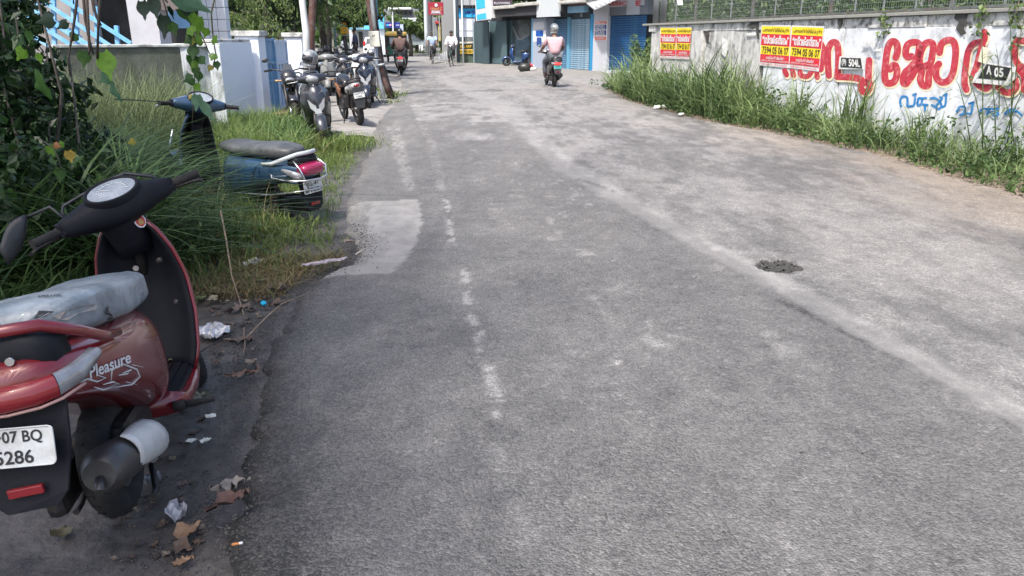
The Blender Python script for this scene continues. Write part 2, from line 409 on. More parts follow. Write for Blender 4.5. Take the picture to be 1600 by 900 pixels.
road = npmesh('road', verts, faces, asphalt(), smooth=True); tag(road, kind='structure')
ca = road.data.color_attributes.new('wear_and_light', 'FLOAT_COLOR', 'POINT')
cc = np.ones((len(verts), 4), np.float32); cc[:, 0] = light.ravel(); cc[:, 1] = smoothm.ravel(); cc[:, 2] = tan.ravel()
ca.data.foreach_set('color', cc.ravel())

# broad ground sheet reaching the horizon
gm = P('earth', (.085, .075, .062), .9, var=.3, vs=1.2, stain=((.05, .07, .03), .7, .7), bump=.5, bs=12)
g = MB(); n = 60
gx = [-400, -120, -60] + list(np.linspace(-30, 30, n)) + [60, 120, 400]
gy = [-60, -15] + list(np.linspace(-6, 110, 120)) + [200, 600]
vs = [(x, y, -.16 + random.uniform(-.01, .01)) for y in gy for x in gx]
m_ = len(gx)
fs = [(j * m_ + i, j * m_ + i + 1, (j + 1) * m_ + i + 1, (j + 1) * m_ + i) for j in range(len(gy) - 1) for i in range(m_ - 1)]
g.add(vs, fs, 0, True); tag(g.build('ground', gm, fix=False), kind='structure')

# muddy verge beside the asphalt on the left (lower than the road)
def strip(name, y0, y1, xa, xb, zf, mat, ny=120, nx=60):
    Y, T = np.meshgrid(np.linspace(y0, y1, ny), np.linspace(0, 1, nx), indexing='ij')
    X = xa(Y) * (1 - T) + xb(Y) * T; Z = zf(X, Y, T)
    vv = np.stack([X, Y, Z], -1).reshape(-1, 3); i_ = np.arange(ny - 1)[:, None] * nx + np.arange(nx - 1)[None]
    ff = np.stack([i_, i_ + 1, i_ + nx + 1, i_ + nx], -1).reshape(-1, 4)
    return tag(npmesh(name, vv, ff, mat, smooth=True), kind='structure')
def mudmat():
    m = P('damp_mud', (.078, .07, .064), .5, var=.4, vs=9, stain=((.035, .032, .03), .8, 5.5), thr=(.52, .64), bump=1.0, bs=30)
    return m
strip('verge_soil', -4, 12.3, lambda Y: Y * 0 - 9.0, lambda Y: edgeL(Y) + .12,
      lambda X, Y, T: -.085 + (noise2(X * 3, Y * 3, 61) - .5) * .05 + (noise2(X * 17, Y * 17, 62) - .5) * .016 + np.clip(-X - 2.6, 0, 3) * .06 - .2 * np.exp(-((X + 2.15) ** 2 + (Y - 6.74) ** 2) / .16), mudmat(), 420, 300)
# concrete forecourt where the motorcycles stand
fc = P('forecourt_concrete', (.23, .22, .21), .85, var=.2, vs=2.5, stain=((.12, .11, .10), .7, 3), bump=.3, bs=18)
fcr = P('red_oxide_floor', (.20, .085, .06), .8, var=.25, vs=4, stain=((.12, .10, .09), .6, 5))
strip('forecourt', 12.2, 34, lambda Y: Y * 0 - 7.5 - (Y - 12) * .25, lambda Y: edgeL(Y) + .1,
      lambda X, Y, T: -.045 + (noise2(X * 1.2, Y * 1.2, 71) - .5) * .03 - .02 * (T > .96), fc, 120, 60)
# right-hand verge of soil under the grass
strip('right_verge', -4, 26, lambda Y: edgeR(Y) - .15, lambda Y: 8.3 - .2 * Y,
      lambda X, Y, T: -.05 + .10 * T + (noise2(X * 3, Y * 3, 81) - .5) * .05, P('dry_soil', (.17, .13, .10), .95, var=.35, vs=5, bump=.6, bs=20), 120, 20)
# pale paved apron before the shops
pa = P('shop_apron', (.19, .185, .175), .85, var=.22, vs=1.5, stain=((.13, .12, .11), .6, 2.2))
strip('shop_pavement', 23, 60, lambda Y: edgeR(Y) - .45, lambda Y: edgeR(Y) + 5.5, lambda X, Y, T: -.06 + .09 * np.clip(T * 9, 0, 1) + .02 * T + (noise2(X * 1.5, Y * 1.5, 91) - .5) * .03, pa, 80, 20)
strip('far_road', 52, 110, lambda Y: -9 - (Y - 52) * .35, lambda Y: Y * 0 + 2, lambda X, Y, T: -.06 + X * 0, pa, 10, 6)
# ================================================================ left side: walls, gate, house, poles
def wallbox(par, name, a, b, z0, z1, th, mat, away=True, bev=.01):
    """upright slab from ground point a to b (its front face on that line)"""
    a, b = V((a.x, a.y, 0)), V((b.x, b.y, 0)); d = (b - a); L_ = d.length; d.normalize(); n = V((-d.y, d.x, 0))
    if n.y < 0: n = -n
    c = (a + b) / 2 + n * th / 2; m = MB(); m.box((c.x, c.y, (z0 + z1) / 2), (L_, th, z1 - z0), Euler((0, 0, math.atan2(d.y, d.x))), bev=bev)
    return m.build(name, mat, par)
def htop(px, py, D):   # height of the ray at ground distance D (Y)
    return atY(px, py, D).z
mw = P('stained_whitewash', (.56, .59, .62), .85, var=.08, vs=2, stain=((.10, .10, .095), .85, 3.4), thr=(.50, .64), bump=.15, bs=30, stretch=(1, 1, .35))
mg = P('mossy_wall', (.10, .105, .09), .9, var=.35, vs=5, stain=((.05, .06, .04), .7, 6), bump=.4, bs=25)
mc = P('fresh_bluewhite_paint', (.66, .71, .80), .75, var=.04, vs=1.5, stain=((.38, .38, .38), .45, 4), thr=(.60, .74), bump=.06, bs=40, stretch=(1, 1, .4))
mcap = P('weathered_coping', (.50, .51, .50), .85, var=.2, vs=6, stain=((.06, .06, .055), .8, 5), thr=(.45, .62))
# compound wall: near low mossy part, stained part, pillar
p0 = at0 = G(150, 262, 0); D1 = 10.4
gA = atY(95, 110, 9.6); gA.z = 0; gB = atY(286, 110, 10.6); gB.z = 0
gC = atY(345, 250, 11.6); gC.z = 0
hA = htop(240, 69, 10.4)
t = thing('boundary_wall', 'low moss-grey boundary wall behind the thin dry weeds left of the white wall', 'wall')
wallbox(t, 'wall_panel', gA, gB, -.2, hA - .04, .18, mg)
wallbox(t, 'coping', gA + V((0, -.03, 0)), gB + V((0, -.03, 0)), hA - .038, hA, .26, mcap)
t = thing('boundary_wall', 'whitewashed wall with long black rain stains behind the hanging creeper', 'wall')
D2 = 11.0; a = atY(288, 100, D2); b = atY(346, 100, D2 + .35); h2 = htop(300, 68, D2)
wallbox(t, 'wall_panel', a, b, -.2, h2 - .05, .2, mw); 
for x0, x1 in ((284, 300), (328, 346)):
    wallbox(t, 'pilaster', atY(x0, 100, D2 - .08), atY(x1, 100, D2 - .02), -.2, h2 - .02, .1, mw)
wallbox(t, 'coping', atY(280, 100, D2 - .12), atY(348, 100, D2 + .2), h2 - .048, h2, .34, mcap)
t = thing('boundary_wall', 'smooth bluish white compound wall ending at the pillar beside the blue gate', 'wall')
D3 = 13.2; P1 = G(424, 193, -.03); D3 = P1.y
a = atY(346, 100, D3 - 1.2); b = atY(396, 100, D3 - .10); h3 = htop(360, 61, D3 - .6)
wallbox(t, 'wall_panel', a, b, -.2, h3 - .05, .2, mc); wallbox(t, 'coping', a + V((-.02, -.05, 0)), b + V((0, -.05, 0)), h3 - .048, h3, .3, mcap)
def pillar(label, x0, x1, D, ytop, depth, skew=.0):
    t = thing('gate_pillar', label, 'pillar', group='pillars of the blue gate')
    a = atY(x0, 100, D); b = atY(x1, 100, D + skew); h = htop((x0 + x1) / 2, ytop, D)
    wallbox(t, 'shaft', a, b, -.2, h - .09, depth, mc, bev=.015); dv = (b - a).normalized()
    wallbox(t, 'cap', a - dv * .04 + V((0, -.04, 0)), b + dv * .04 + V((0, -.04, 0)), h - .088, h, depth + .08, mcap)
    return a, b, h
a1, b1, h1 = pillar('white gate pillar with a thick dark-stained cap left of the blue gate', 370, 407, D3, 48, .40)
a2, b2, h4 = pillar('broad white gate pillar right of the blue gate behind the thin white pole', 447, 474, 17.6, 51, .45)
# blue double leaf sheet-steel gate set back between them
mb = P('gate_blue', (.075, .20, .36), .5, stain=((.25, .33, .42), .5, 5), thr=(.45, .7)); mbl = P('gate_blue_pale', (.30, .42, .58), .5, stain=((.45, .5, .55), .5, 6)); 
t = thing('metal_gate', 'blue sheet metal double gate with pale weathered right leaf between white pillars', 'gate')
Dg = 15.6
def leaf(x0, x1, Da, Db, mat, yt):
    a = atY(x0, 100, Da); b = atY(x1, 100, Db); a.z = b.z = 0; h = htop((x0 + x1) / 2, yt, (Da + Db) / 2); d = (b - a).normalized(); L_ = (b - a).length; n = V((d.y, -d.x, 0))
    T = frame(a, d, (0, 0, 1), n)
    def bar(nm, u0, v0, u1, v1, c0, c1, mt, par=t):
        m = MB(); m.prism([(u0, v0), (u1, v0), (u1, v1), (u0, v1)], lambda q, r, s_: T(q, r, c0 + s_), c1 - c0); return m.build(nm, mt, par)
    bar('sheet', 0.01, .05, L_ - .01, h, 0, .004, mat)
    for u in (0, L_ - .05): bar('stile', u, .03, u + .05, h + .01, -.012, .03, mat)
    for v in (.03, h * .42, h * .66, h - .05): bar('rail', .05, v, L_ - .05, v + .05, -.01, .026, mat)
    for k in (1, 2, 3): bar('mullion', L_ * k / 4 - .012, .08, L_ * k / 4 + .012, h * .66, -.0, .018, mb)
leaf(411, 430, 15.2, 15.9, mb, 60); leaf(430.6, 449, 15.95, 17.2, mbl, 63)
mt_ = MB(); mt_.box((-5.35, 17.0, -.005), (1.9, 3.6, .05), bev=.01)
tag(mt_.build('doorstep', fcr), 'red oxide threshold slab in front of the blue gate', 'threshold')
# ---- house with blue steel stair behind the thicket
t = thing('house', 'white two-storey house with blue stair rails half hidden behind the dark thicket', 'house')
mh = P('house_offwhite', (.40, .40, .44), .8, var=.08, vs=1.5, stain=((.3, .3, .3), .5, 2)); mdk = P('dark_opening', (.02, .022, .025), .6); msky = P('blue_sheet', (.18, .36, .60), .6, var=.2, vs=2)
def hb(nm, x0, x1, y0, y1, D, th, mat):
    a = atY(x0, 50, D); b = atY(x1, 50, D); za, zb = atY(x0, y1, D).z, atY(x1, y0, D).z; m = MB(); m.box(((a.x + b.x) / 2, D + th / 2, (za + zb) / 2), (abs(b.x - a.x), th, abs(zb - za))); return m.build(nm, mat, t)
hb('wall', -240, 150, -230, 240, 14.2, .2, P('house_dim', (.20, .19, .19), .85, var=.3, vs=1.2)); hb('recess_wall', 150, 206, -230, 100, 15.2, .2, P('recess_dark', (.05, .05, .05), .9, var=.5, vs=2))  # recess wall is a dark mottled colour
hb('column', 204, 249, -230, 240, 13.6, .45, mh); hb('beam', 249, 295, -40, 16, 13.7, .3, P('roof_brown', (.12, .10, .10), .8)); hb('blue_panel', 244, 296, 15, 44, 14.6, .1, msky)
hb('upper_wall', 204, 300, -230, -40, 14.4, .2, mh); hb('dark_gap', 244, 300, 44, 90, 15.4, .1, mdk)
mbr = P('stair_blue', (.13, .36, .62), .45, .0, stain=((.45, .55, .62), .4, 5))
Ds = 12.6
def br(nm, x0, y0, x1, y1, w_=.045, D=Ds):
    a = atY(x0, y0, D); b = atY(x1, y1, D); m = MB(); d = (b - a); L_ = d.length
    m.box((a + b) / 2, (L_, .05, w_), Euler((0, -math.atan2(d.z, d.x), 0))); return m.build(nm, mbr, t)
for k, (x0, y0, x1, y1) in enumerate(((40, -42, 205, 68), (40, -20, 188, 82), (40, 22, 178, 112), (40, 2, 184, 102), (20, 30, 120, 102))): br('stair_rail', x0, y0 + 4, x1, y1, .05 if k != 3 else .07)
for x, ya, yb in ((58, -30, 40), (82, -60, 92), (112, -60, 40), (118, 0, 92), (150, 10, 80), (182, 40, 96)): br('stair_post', x, ya, x + 4, yb, .06, Ds + .06)
for k in range(7): 
    x = 60 + k * 17; y = 22 + k * 11.5; br('stair_tread', x, y, x + 16, y + .5, .03, Ds + .35)
# white rendered block with brick-like bands (between creeper and trees)
t = thing('gable_wall', 'tall white painted masonry block rising behind the creeper', 'wall')
mbw = P('white_block_paint', (.52, .56, .62), .85, var=.05, vs=3)
a = atY(316, 62, 15.2); b = atY(345, -60, 15.2)
hgt = 11
for r_ in range(hgt):
    z0 = .9 + r_ * .21
    for c_ in range(3):
        wd_ = (b.x - a.x) / 3; m = MB(); m.box((a.x + wd_ * (c_ + .5), 15.25 + random.uniform(0, .006), z0 + .10), (wd_ - .008, .2, .2), bev=.006); m.build('block', mbw, t)
# ---- poles
def pole(name, label, cat, pts, r, mat, n=10, grp=None):
    t = thing(name, label, cat, pts[0], (0, 0, 0), grp); o = V(pts[0]); m = MB(); m.tube([V(p) - o for p in pts], r, n); m.build('shaft', mat, t); return t
rust = P('rusty_brown_steel', (.085, .040, .032), .75, .2, var=.35, vs=9, stain=((.16, .15, .15), .5, 7)); galv = P('galvanised_pipe', (.38, .41, .43), .4, .6, stain=((.2, .2, .2), .4, 8)); conc = P('whitewashed_pole', (.62, .63, .62), .8, var=.1, vs=5, stain=((.4, .4, .38), .4, 6))
q = G(489, 148, -.05); D = q.y
t = pole('utility_pole', 'thin whitewashed pole right against the broad white gate pillar', 'pole', [(atY(478, 150, 16.9).x, 16.9, -.1), atY(478, 50, 16.9), atY(472, 0, 16.9), atY(468, -60, 16.9), atY(466, -160, 16.9)], [.075, .07, .065, .062, .06], conc)
t = pole('utility_pole', 'thick rust-brown pole standing behind the thin whitewashed pole', 'pole', [(atY(486, 150, 17.9).x, 17.9, -.1), atY(486, 60, 17.9), atY(489, 0, 17.9), atY(492, -70, 17.9), atY(494, -160, 17.9)], [.085, .08, .08, .075, .07], rust)
# leaning electric pole made of two rails with conduit and meter box
q = G(610, 153, -.03); D = q.y
t = thing('electric_pole', 'leaning rusty rail pole with grey conduit and cream meter box', 'pole', q)
o_ = V(q)
def rp(nm, pts, r, mat, fl=None):
    m = MB(); m.tube([V(p) - o_ for p in pts], r, 10); return m.build(nm, mat, t)
rp('rail', [q, atY(603, 132, D), atY(594, 105, D), atY(588, 70, D), atY(582, 40, D), atY(576, 0, D), atY(569, -60, D), atY(558, -170, D)], .075, rust)
rp('rear_rail', [q + V((.05, .14, 0)), atY(605, 128, D + .14), atY(597, 100, D + .14), atY(591, 60, D + .14), atY(585, 20, D + .14), atY(577, -60, D + .14), atY(566, -170, D + .14)], .06, P('dark_pole_back', (.03, .03, .032), .7))
rp('conduit', [atY(601, 157, D - .2), atY(595, 135, D - .14), atY(589, 105, D - .12), atY(587, 74, D - .12)], .05, galv)
rp('conduit', [atY(586, 50, D - .12), atY(583, 20, D - .12), atY(579, -20, D - .12), atY(574, -90, D - .12)], .052, galv)
rp('clamp', [atY(588, 103, D - .20), atY(601, 100, D - .20)], .03, galv)
rp('cable', [atY(591, 48, D - .1), atY(588, 20, D - .1), atY(584, -10, D - .1), atY(578, -90, D - .1)], .022, M_black)
rp('conduit', [atY(588.5, 22, D + .3), atY(585, -12, D + .3), atY(580, -90, D + .3)], .035, P('blue_pipe', (.10, .30, .50), .5))
c = atY(585.5, 61, D - .30); m = MB(); m.box(c - o_, (.245, .16, .36), Euler((0, R(-3), 0)), bev=.012); mbx = m.build('meter_box', P('cream_box', (.50, .50, .44), .6, stain=((.3, .28, .24), .5, 6)), t)
for k in (-1, 1):
    m = MB(); m.tube([c - o_ + V((k * .02 - .03, -.083, .05)), c - o_ + V((k * .02 + .0, -.083, .10))], .006, 5); m.build('box_mark', M_dark, mbx)
# short black post with yellow head; teal rod; white tube
q = G(541, 118, -.05); D = q.y
t = thing('junction_post', 'short black post with an orange-yellow box on its top amid the parked bikes', 'post', q)
m = MB(); m.tube([V((0, 0, 0)), atY(541, 80, D) - q, atY(538, 56, D) - q], [.10, .095, .085], 10); m.build('post', M_dark, t)
m = MB(); cc = atY(538, 47.5, D) - q; m.box(cc, (.30, .2, .27), bev=.05); m.build('yellow_head', P('signal_yellow', (.62, .33, .02), .5, stain=((.35, .16, .02), .6, 9)), t)
m = MB(); m.box(atY(538, 37, D) - q, (.15, .12, .09), bev=.03); m.build('head_cap', P('signal_orange', (.40, .20, .02), .6), t)
pole('metal_rod', 'thin teal rod leaning between the parked bikes and the yellow-headed post', 'rod', [G(528.5, 116, -.04), atY(523, 42, G(528, 116).y)], .03, P('teal_paint', (.10, .22, .26), .5), 8)
pole('plastic_tube', 'short white tube standing upright beside the yellow-headed post', 'tube', [atY(538, 86, D - 1), atY(534, 64, D - 1)], .05, P('white_tube', (.75, .8, .85), .4), 8)
# ================================================================ right side: wall, fence, posters, lettering
# the wall runs on a straight line towards the vanishing point
W0 = G(1540, 250, .0); WD = V((-.2, 1, 0)).normalized(); WN = V((-WD.y, WD.x, 0)); WN = WN if WN.x < 0 else -WN   # normal towards the road
WD2 = V((-.2, 1, 0)).normalized()
def Wp(px, py, off=0.0): return onplane(px, py, W0 + WN * off, WN)
def wab(p): d = p - W0; return d.dot(WD), p.z
def WT(a, b, c=0.0): return W0 + WD * a + V((0, 0, 1)) * b + WN * c
a_near = wab(Wp(1660, 200))[0] - 6; a_far = wab(Wp(1012, 60))[0]
WALL_H = float(np.mean([Wp(1280, 27).z, Wp(1540, 10).z, Wp(1100, 34).z]))
print('wall', WALL_H, a_near, a_far, W0, Wp(1012, 60))
wp_ = P('old_whitewash', (.60, .62, .65), .85, var=.12, vs=2.2, stain=((.17, .17, .16), .65, 3.4), thr=(.50, .68), bump=.3, bs=18)
wq_ = P('mouldy_wall', (.48, .475, .46), .9, var=.28, vs=6, stain=((.07, .07, .065), .8, 5), thr=(.48, .64), stretch=(1, 1, .5), bump=.6, bs=16)
wedge = P('flaking_plaster', (.50, .50, .49), .9, var=.25, vs=8, stain=((.07, .07, .065), .85, 9), thr=(.47, .6), bump=.8, bs=22)
wall = thing('compound_wall', 'long roadside compound wall with posters and red painted lettering', 'wall', W0)
def wpiece(nm, a0, a1, b0, b1, c0, c1, mat, ny=6, jit=.0):
    m = MB(); T = lambda a, b, c: WT(a, b, c) - W0
    n = max(1, int(abs(a1 - a0) / .35))
    m.prism([(a0, b0), (a1, b0), (a1, b1), (a0, b1)], lambda a, b, c: T(a, b, c0 + c), c1 - c0); return m.build(nm, mat, wall, bevel=.006)
av = lambda px, py=100: wab(Wp(px, py))[0]
joints = [a_near, av(1497), av(1388 - 0), av(1313), av(1187), av(1095), av(1012)]
mats_ = [wp_, wp_, wp_, wp_, wq_, wq_]
for k in range(6):
    a0, a1 = joints[k], joints[k + 1]
    g0 = .012 if k not in (4,) else .05
    wpiece('wall_panel', a0 + .004, a1 - (.02 if k < 3 else .16), -.3, WALL_H - .2, -.22, [0, .012, -.004, .006, -.006, .0][k], mats_[k])
    # rough cap course: uneven blocks above each panel
    n_ = max(2, int((a1 - a0) / .45)); 
    for i in range(n_):
        u0 = a0 + (a1 - a0) * i / n_; u1 = a0 + (a1 - a0) * (i + 1) / n_
        wpiece('cap_block', u0 + .004, u1 - .004, WALL_H - .198, WALL_H - .05 + random.uniform(-.008, .004), -.22, random.uniform(-.01, .02), wedge if k < 4 else wq_)
# near-black recessed joints beyond panel 3 with narrow piers
for px in (1187, 1095):
    a = av(px); wpiece('joint_recess', a - .16, a + .002, -.3, WALL_H - .2, -.25, -.10, P('joint_black', (.018, .018, .017), .95))
for px in (1388, 1497): wpiece('pier', av(px) - .02, av(px) + .16, -.3, WALL_H - .21, -.2, .0135, wp_)
for k in range(9):
    L_ = (a_far + .3 - a_near) / 9; wpiece('coping_slab', a_near + L_ * k + .003, a_near + L_ * (k + 1) - .003, WALL_H - .046, WALL_H, -.26, .05, P('coping_concrete', (.27, .265, .25), .9, var=.3, vs=9, stain=((.10, .12, .06), .5, 9)))
# ---------------- brush lettering, drawn as strokes of paint 3 mm proud of the wall
REDP = P('red_lettering_paint', (.42, .03, .05), .7, var=.15, vs=14, stain=((.60, .28, .27), .75, 11), thr=(.52, .70)); BLUP = P('blue_lettering_paint', (.02, .18, .44), .7, var=.15, vs=14, stain=((.35, .45, .58), .6, 13), thr=(.54, .70)); PEA = P('cream_underpaint', (.72, .60, .42), .7, var=.08, vs=9); BLKP = P('black_lettering_paint', (.02, .02, .022), .6)
def smoothp(pts, k=5):
    out = []
    P_ = [V((*p, 0)) for p in pts]
    for i in range(len(P_) - 1):
        p0 = P_[max(i - 1, 0)]; p1 = P_[i]; p2 = P_[i + 1]; p3 = P_[min(i + 2, len(P_) - 1)]
        for j in range(k):
            t = j / k; out.append(.5 * ((2 * p1) + (-p0 + p2) * t + (2 * p0 - 5 * p1 + 4 * p2 - p3) * t * t + (-p0 + 3 * p1 - 3 * p2 + p3) * t ** 3))
    out.append(P_[-1]); return out
def stroke(mb, pts, w_, off, k=5, closed=False):
    """pts in photo pixels on the wall; w_ = half width in pixels"""
    q = smoothp(pts, k); n = len(q); L_, R_ = [], []
    for i in range(n):
        t = (q[min(i + 1, n - 1)] - q[max(i - 1, 0)]); t = t.normalized() if t.length > 1e-6 else V((1, 0, 0)); nn = V((-t.y, t.x, 0))
        L_.append(q[i] + nn * w_); R_.append(q[i] - nn * w_)
    vs = [Wp(p.x, p.y, off) - W0 for p in L_] + [Wp(p.x, p.y, off) - W0 for p in R_]
    mb.add(vs, [(i, i + 1, n + i + 1, n + i) for i in range(n - 1)])
    for e in (q[0], q[-1]):
        c = [Wp(e.x + w_ * math.cos(a), e.y + w_ * math.sin(a), off + .0003) - W0 for a in [2 * math.pi * i / 12 for i in range(12)]]; mb.add(c, [tuple(range(12))])
Z7 = lambda pts: [(1280 + x / 5, y / 5) for x, y in pts]
letters_red = {
 'a': [Z7([(75, 590), (68, 480), (72, 380), (105, 330), (140, 345), (150, 420), (148, 520), (140, 600)])],
 'b': [Z7([(150, 600), (260, 605), (330, 620)]), Z7([(390, 470), (385, 600), (392, 690), (350, 720), (325, 680), (345, 640), (400, 660)])],
 'c': [Z7([(598, 450), (612, 400), (608, 350), (590, 325), (560, 330), (535, 380), (520, 480), (512, 580), (522, 640), (555, 650), (590, 630), (608, 570), (600, 520), (575, 510), (555, 540)])],
 'd': [Z7([(720, 440), (690, 445), (675, 410), (690, 350), (740, 330), (780, 345), (775, 420), (760, 470), (710, 530), (670, 570), (655, 630), (675, 655), (720, 600), (760, 540), (860, 500), (885, 420), (890, 350), (860, 330), (820, 350), (790, 420), (785, 500), (800, 560), (790, 620), (810, 665), (850, 665), (855, 600), (868, 510)])],
 'e': [Z7([(940, 410), (955, 345), (1000, 315), (1045, 320), (1065, 380), (1060, 480), (1040, 580), (1000, 635), (950, 640), (915, 600), (915, 530), (935, 500)])],
 'f': [Z7([(1290, 250), (1285, 320), (1210, 340), (1165, 400), (1145, 520), (1135, 640), (1150, 700)]), Z7([(1280, 330), (1260, 400), (1235, 500), (1205, 600), (1240, 660), (1300, 690), (1340, 660)])],
 'g': [Z7([(1600, 320), (1545, 320), (1525, 390), (1535, 470), (1580, 520), (1640, 520)]), Z7([(1400, 680), (1440, 715), (1500, 720), (1540, 680), (1530, 620)]), Z7([(1560, 540), (1600, 600), (1600, 700)])],
 'h': [[(1226, 110), (1229, 117)], [(1238, 110), (1240, 118)], [(1250, 112), (1252, 118), (1262, 119), (1268, 112)], [(1276, 112), (1277, 121)]],
 'i': [[(1276, 70), (1280, 66), (1285, 75), (1286, 90), (1282, 108)]],
}
for i_, (nm, sts) in enumerate(letters_red.items()):
    w_ = 5.4 if nm in 'cde' else (5.1 if nm != 'h' else 4.0)
    m = MB(); u = MB()
    for k, st in enumerate(sts):
        stroke(m, st, w_, .0165 + .0003 * (i_ % 3)); stroke(u, [(x + 1.2, y + 2.2) for x, y in st], w_ + 1.0, .0142 + .0003 * (i_ % 3))
    m.build('painted_letter', REDP, wall, fix=False); u.build('letter_underpaint', PEA, wall, fix=False)
blue_l = [[(640, 830), (632, 790), (650, 755), (685, 760), (690, 800), (690, 830), (730, 828)], [(690, 830), (740, 820), (750, 735)], [(735, 740), (755, 735)], [(770, 800), (775, 770), (800, 770), (800, 805), (775, 825), (765, 805)], [(800, 770), (835, 765)], [(800, 815), (845, 820)], [(825, 825), (828, 862)],
          [(870, 770), (900, 765), (940, 790), (955, 830), (930, 850), (900, 830), (880, 820)], [(915, 825), (960, 770), (945, 760)], [(960, 835), (985, 820), (992, 735)], [(972, 745), (996, 735)],
          [(1075, 870), (1100, 835), (1140, 840), (1130, 880), (1100, 900)], [(1130, 880), (1185, 885), (1200, 800)], [(1170, 810), (1205, 800)], [(1250, 880), (1280, 850), (1320, 860), (1310, 900)], [(1330, 850), (1400, 850)], [(1340, 880), (1380, 870), (1400, 895), (1360, 905)],
          [(1450, 890), (1480, 860), (1530, 850)], [(1470, 880), (1540, 870), (1580, 900)]]
for st in blue_l:
    m = MB(); stroke(m, Z7(st), 1.75, .0165, 4); m.build('painted_letter', BLUP, wall, fix=False)
# stencilled black number plates half torn off the wall
def card(nm, quad, off, mat, par=wall):
    m = MB(); A = [Wp(x, y, off) - W0 for x, y in quad]; B = [Wp(x, y, off + .003) - W0 for x, y in quad]
    n = len(quad); m.add(A + B, [tuple(range(n)), tuple(range(2 * n - 1, n - 1, -1))] + [(i, (i + 1) % n, n + (i + 1) % n, n + i) for i in range(n)]); return m.build(nm, mat, par)
def wtext(par, s, quad, off, mat, bold=0.0, nm='lettering'):
    c = [V((*q, 0)) for q in quad]
    def T(a, b, _): q = (c[0] * (1 - a) + c[1] * a) * (1 - b) + (c[3] * (1 - a) + c[2] * a) * b; return Wp(q.x, q.y, off) - W0
    m = MB(); add_text(m, s, T, 0, 0, 1, 1, bold=bold); return m.build(nm, mat, par, fix=False)
paperw = P('old_paper', (.66, .66, .64), .8, var=.15, vs=12, stain=((.3, .3, .3), .5, 10))
card('notice_backing', [(1310, 108), (1350, 108), (1350, 90), (1312, 88)], .0375, paperw)
card('notice_panel', [(1313, 105), (1347, 107), (1345, 91), (1314, 90)], .041, BLKP)
wtext(wall, '(9)', [(1315, 103), (1322, 103), (1322, 92), (1315, 92)], .0455, paperw, .03); wtext(wall, '504L', [(1326, 104), (1344, 105), (1343, 93), (1326, 92)], .0455, paperw, .03)
card('notice_backing', [(1519, 129), (1573, 134), (1588, 122), (1588, 105), (1545, 98), (1524, 115)], .0375, paperw)
card('notice_panel', [(1528, 122), (1572, 126), (1580, 106), (1542, 100), (1536, 108)], .041, BLKP)
wtext(wall, 'A', [(1541, 116), (1549, 117), (1549, 103), (1542, 102)], .0455, paperw, .03); wtext(wall, '05', [(1553, 120), (1568, 121), (1568, 106), (1554, 105)], .0455, paperw, .04)
card('torn_paper', [(1346, 70), (1352, 63), (1362, 60), (1372, 77), (1378, 75), (1377, 80), (1368, 80), (1360, 66)], .0375, paperw); 
card('torn_paper', [(1128, 58), (1136, 62), (1138, 76), (1133, 90), (1128, 84)], .020, paperw); card('torn_paper', [(1166, 52), (1180, 50), (1182, 54), (1168, 56)], .02, paperw)
card('torn_paper', [(1534, 72), (1545, 76), (1540, 100), (1528, 96)], .0375, P('cream_paper', (.66, .62, .48), .8))
MO = P('black_mould_and_shade', (.045, .045, .042), .95, var=.4, vs=20)  # black mould; some patches paint in a dark hole and pilaster shade
for pts in ([(1493, 20), (1502, 16), (1512, 19), (1507, 30), (1512, 36), (1505, 42), (1509, 52), (1501, 55), (1494, 44), (1498, 34), (1490, 30)], [(1309, 24), (1316, 24), (1315, 33), (1312, 44), (1309, 38)], [(1186, 30), (1176, 31), (1168, 40), (1174, 45), (1180, 41), (1183, 60), (1187, 62)],
            [(1384, 22), (1396, 20), (1392, 29), (1389, 26)], [(1103, 50), (1108, 46), (1107, 62), (1110, 70), (1104, 66)], [(1128, 118), (1131, 98), (1134, 118)]):
    card('mould_shade_patch', [(x + random.uniform(-1, 1), y + random.uniform(-1, 1)) for x, y in pts], .0215, MO)
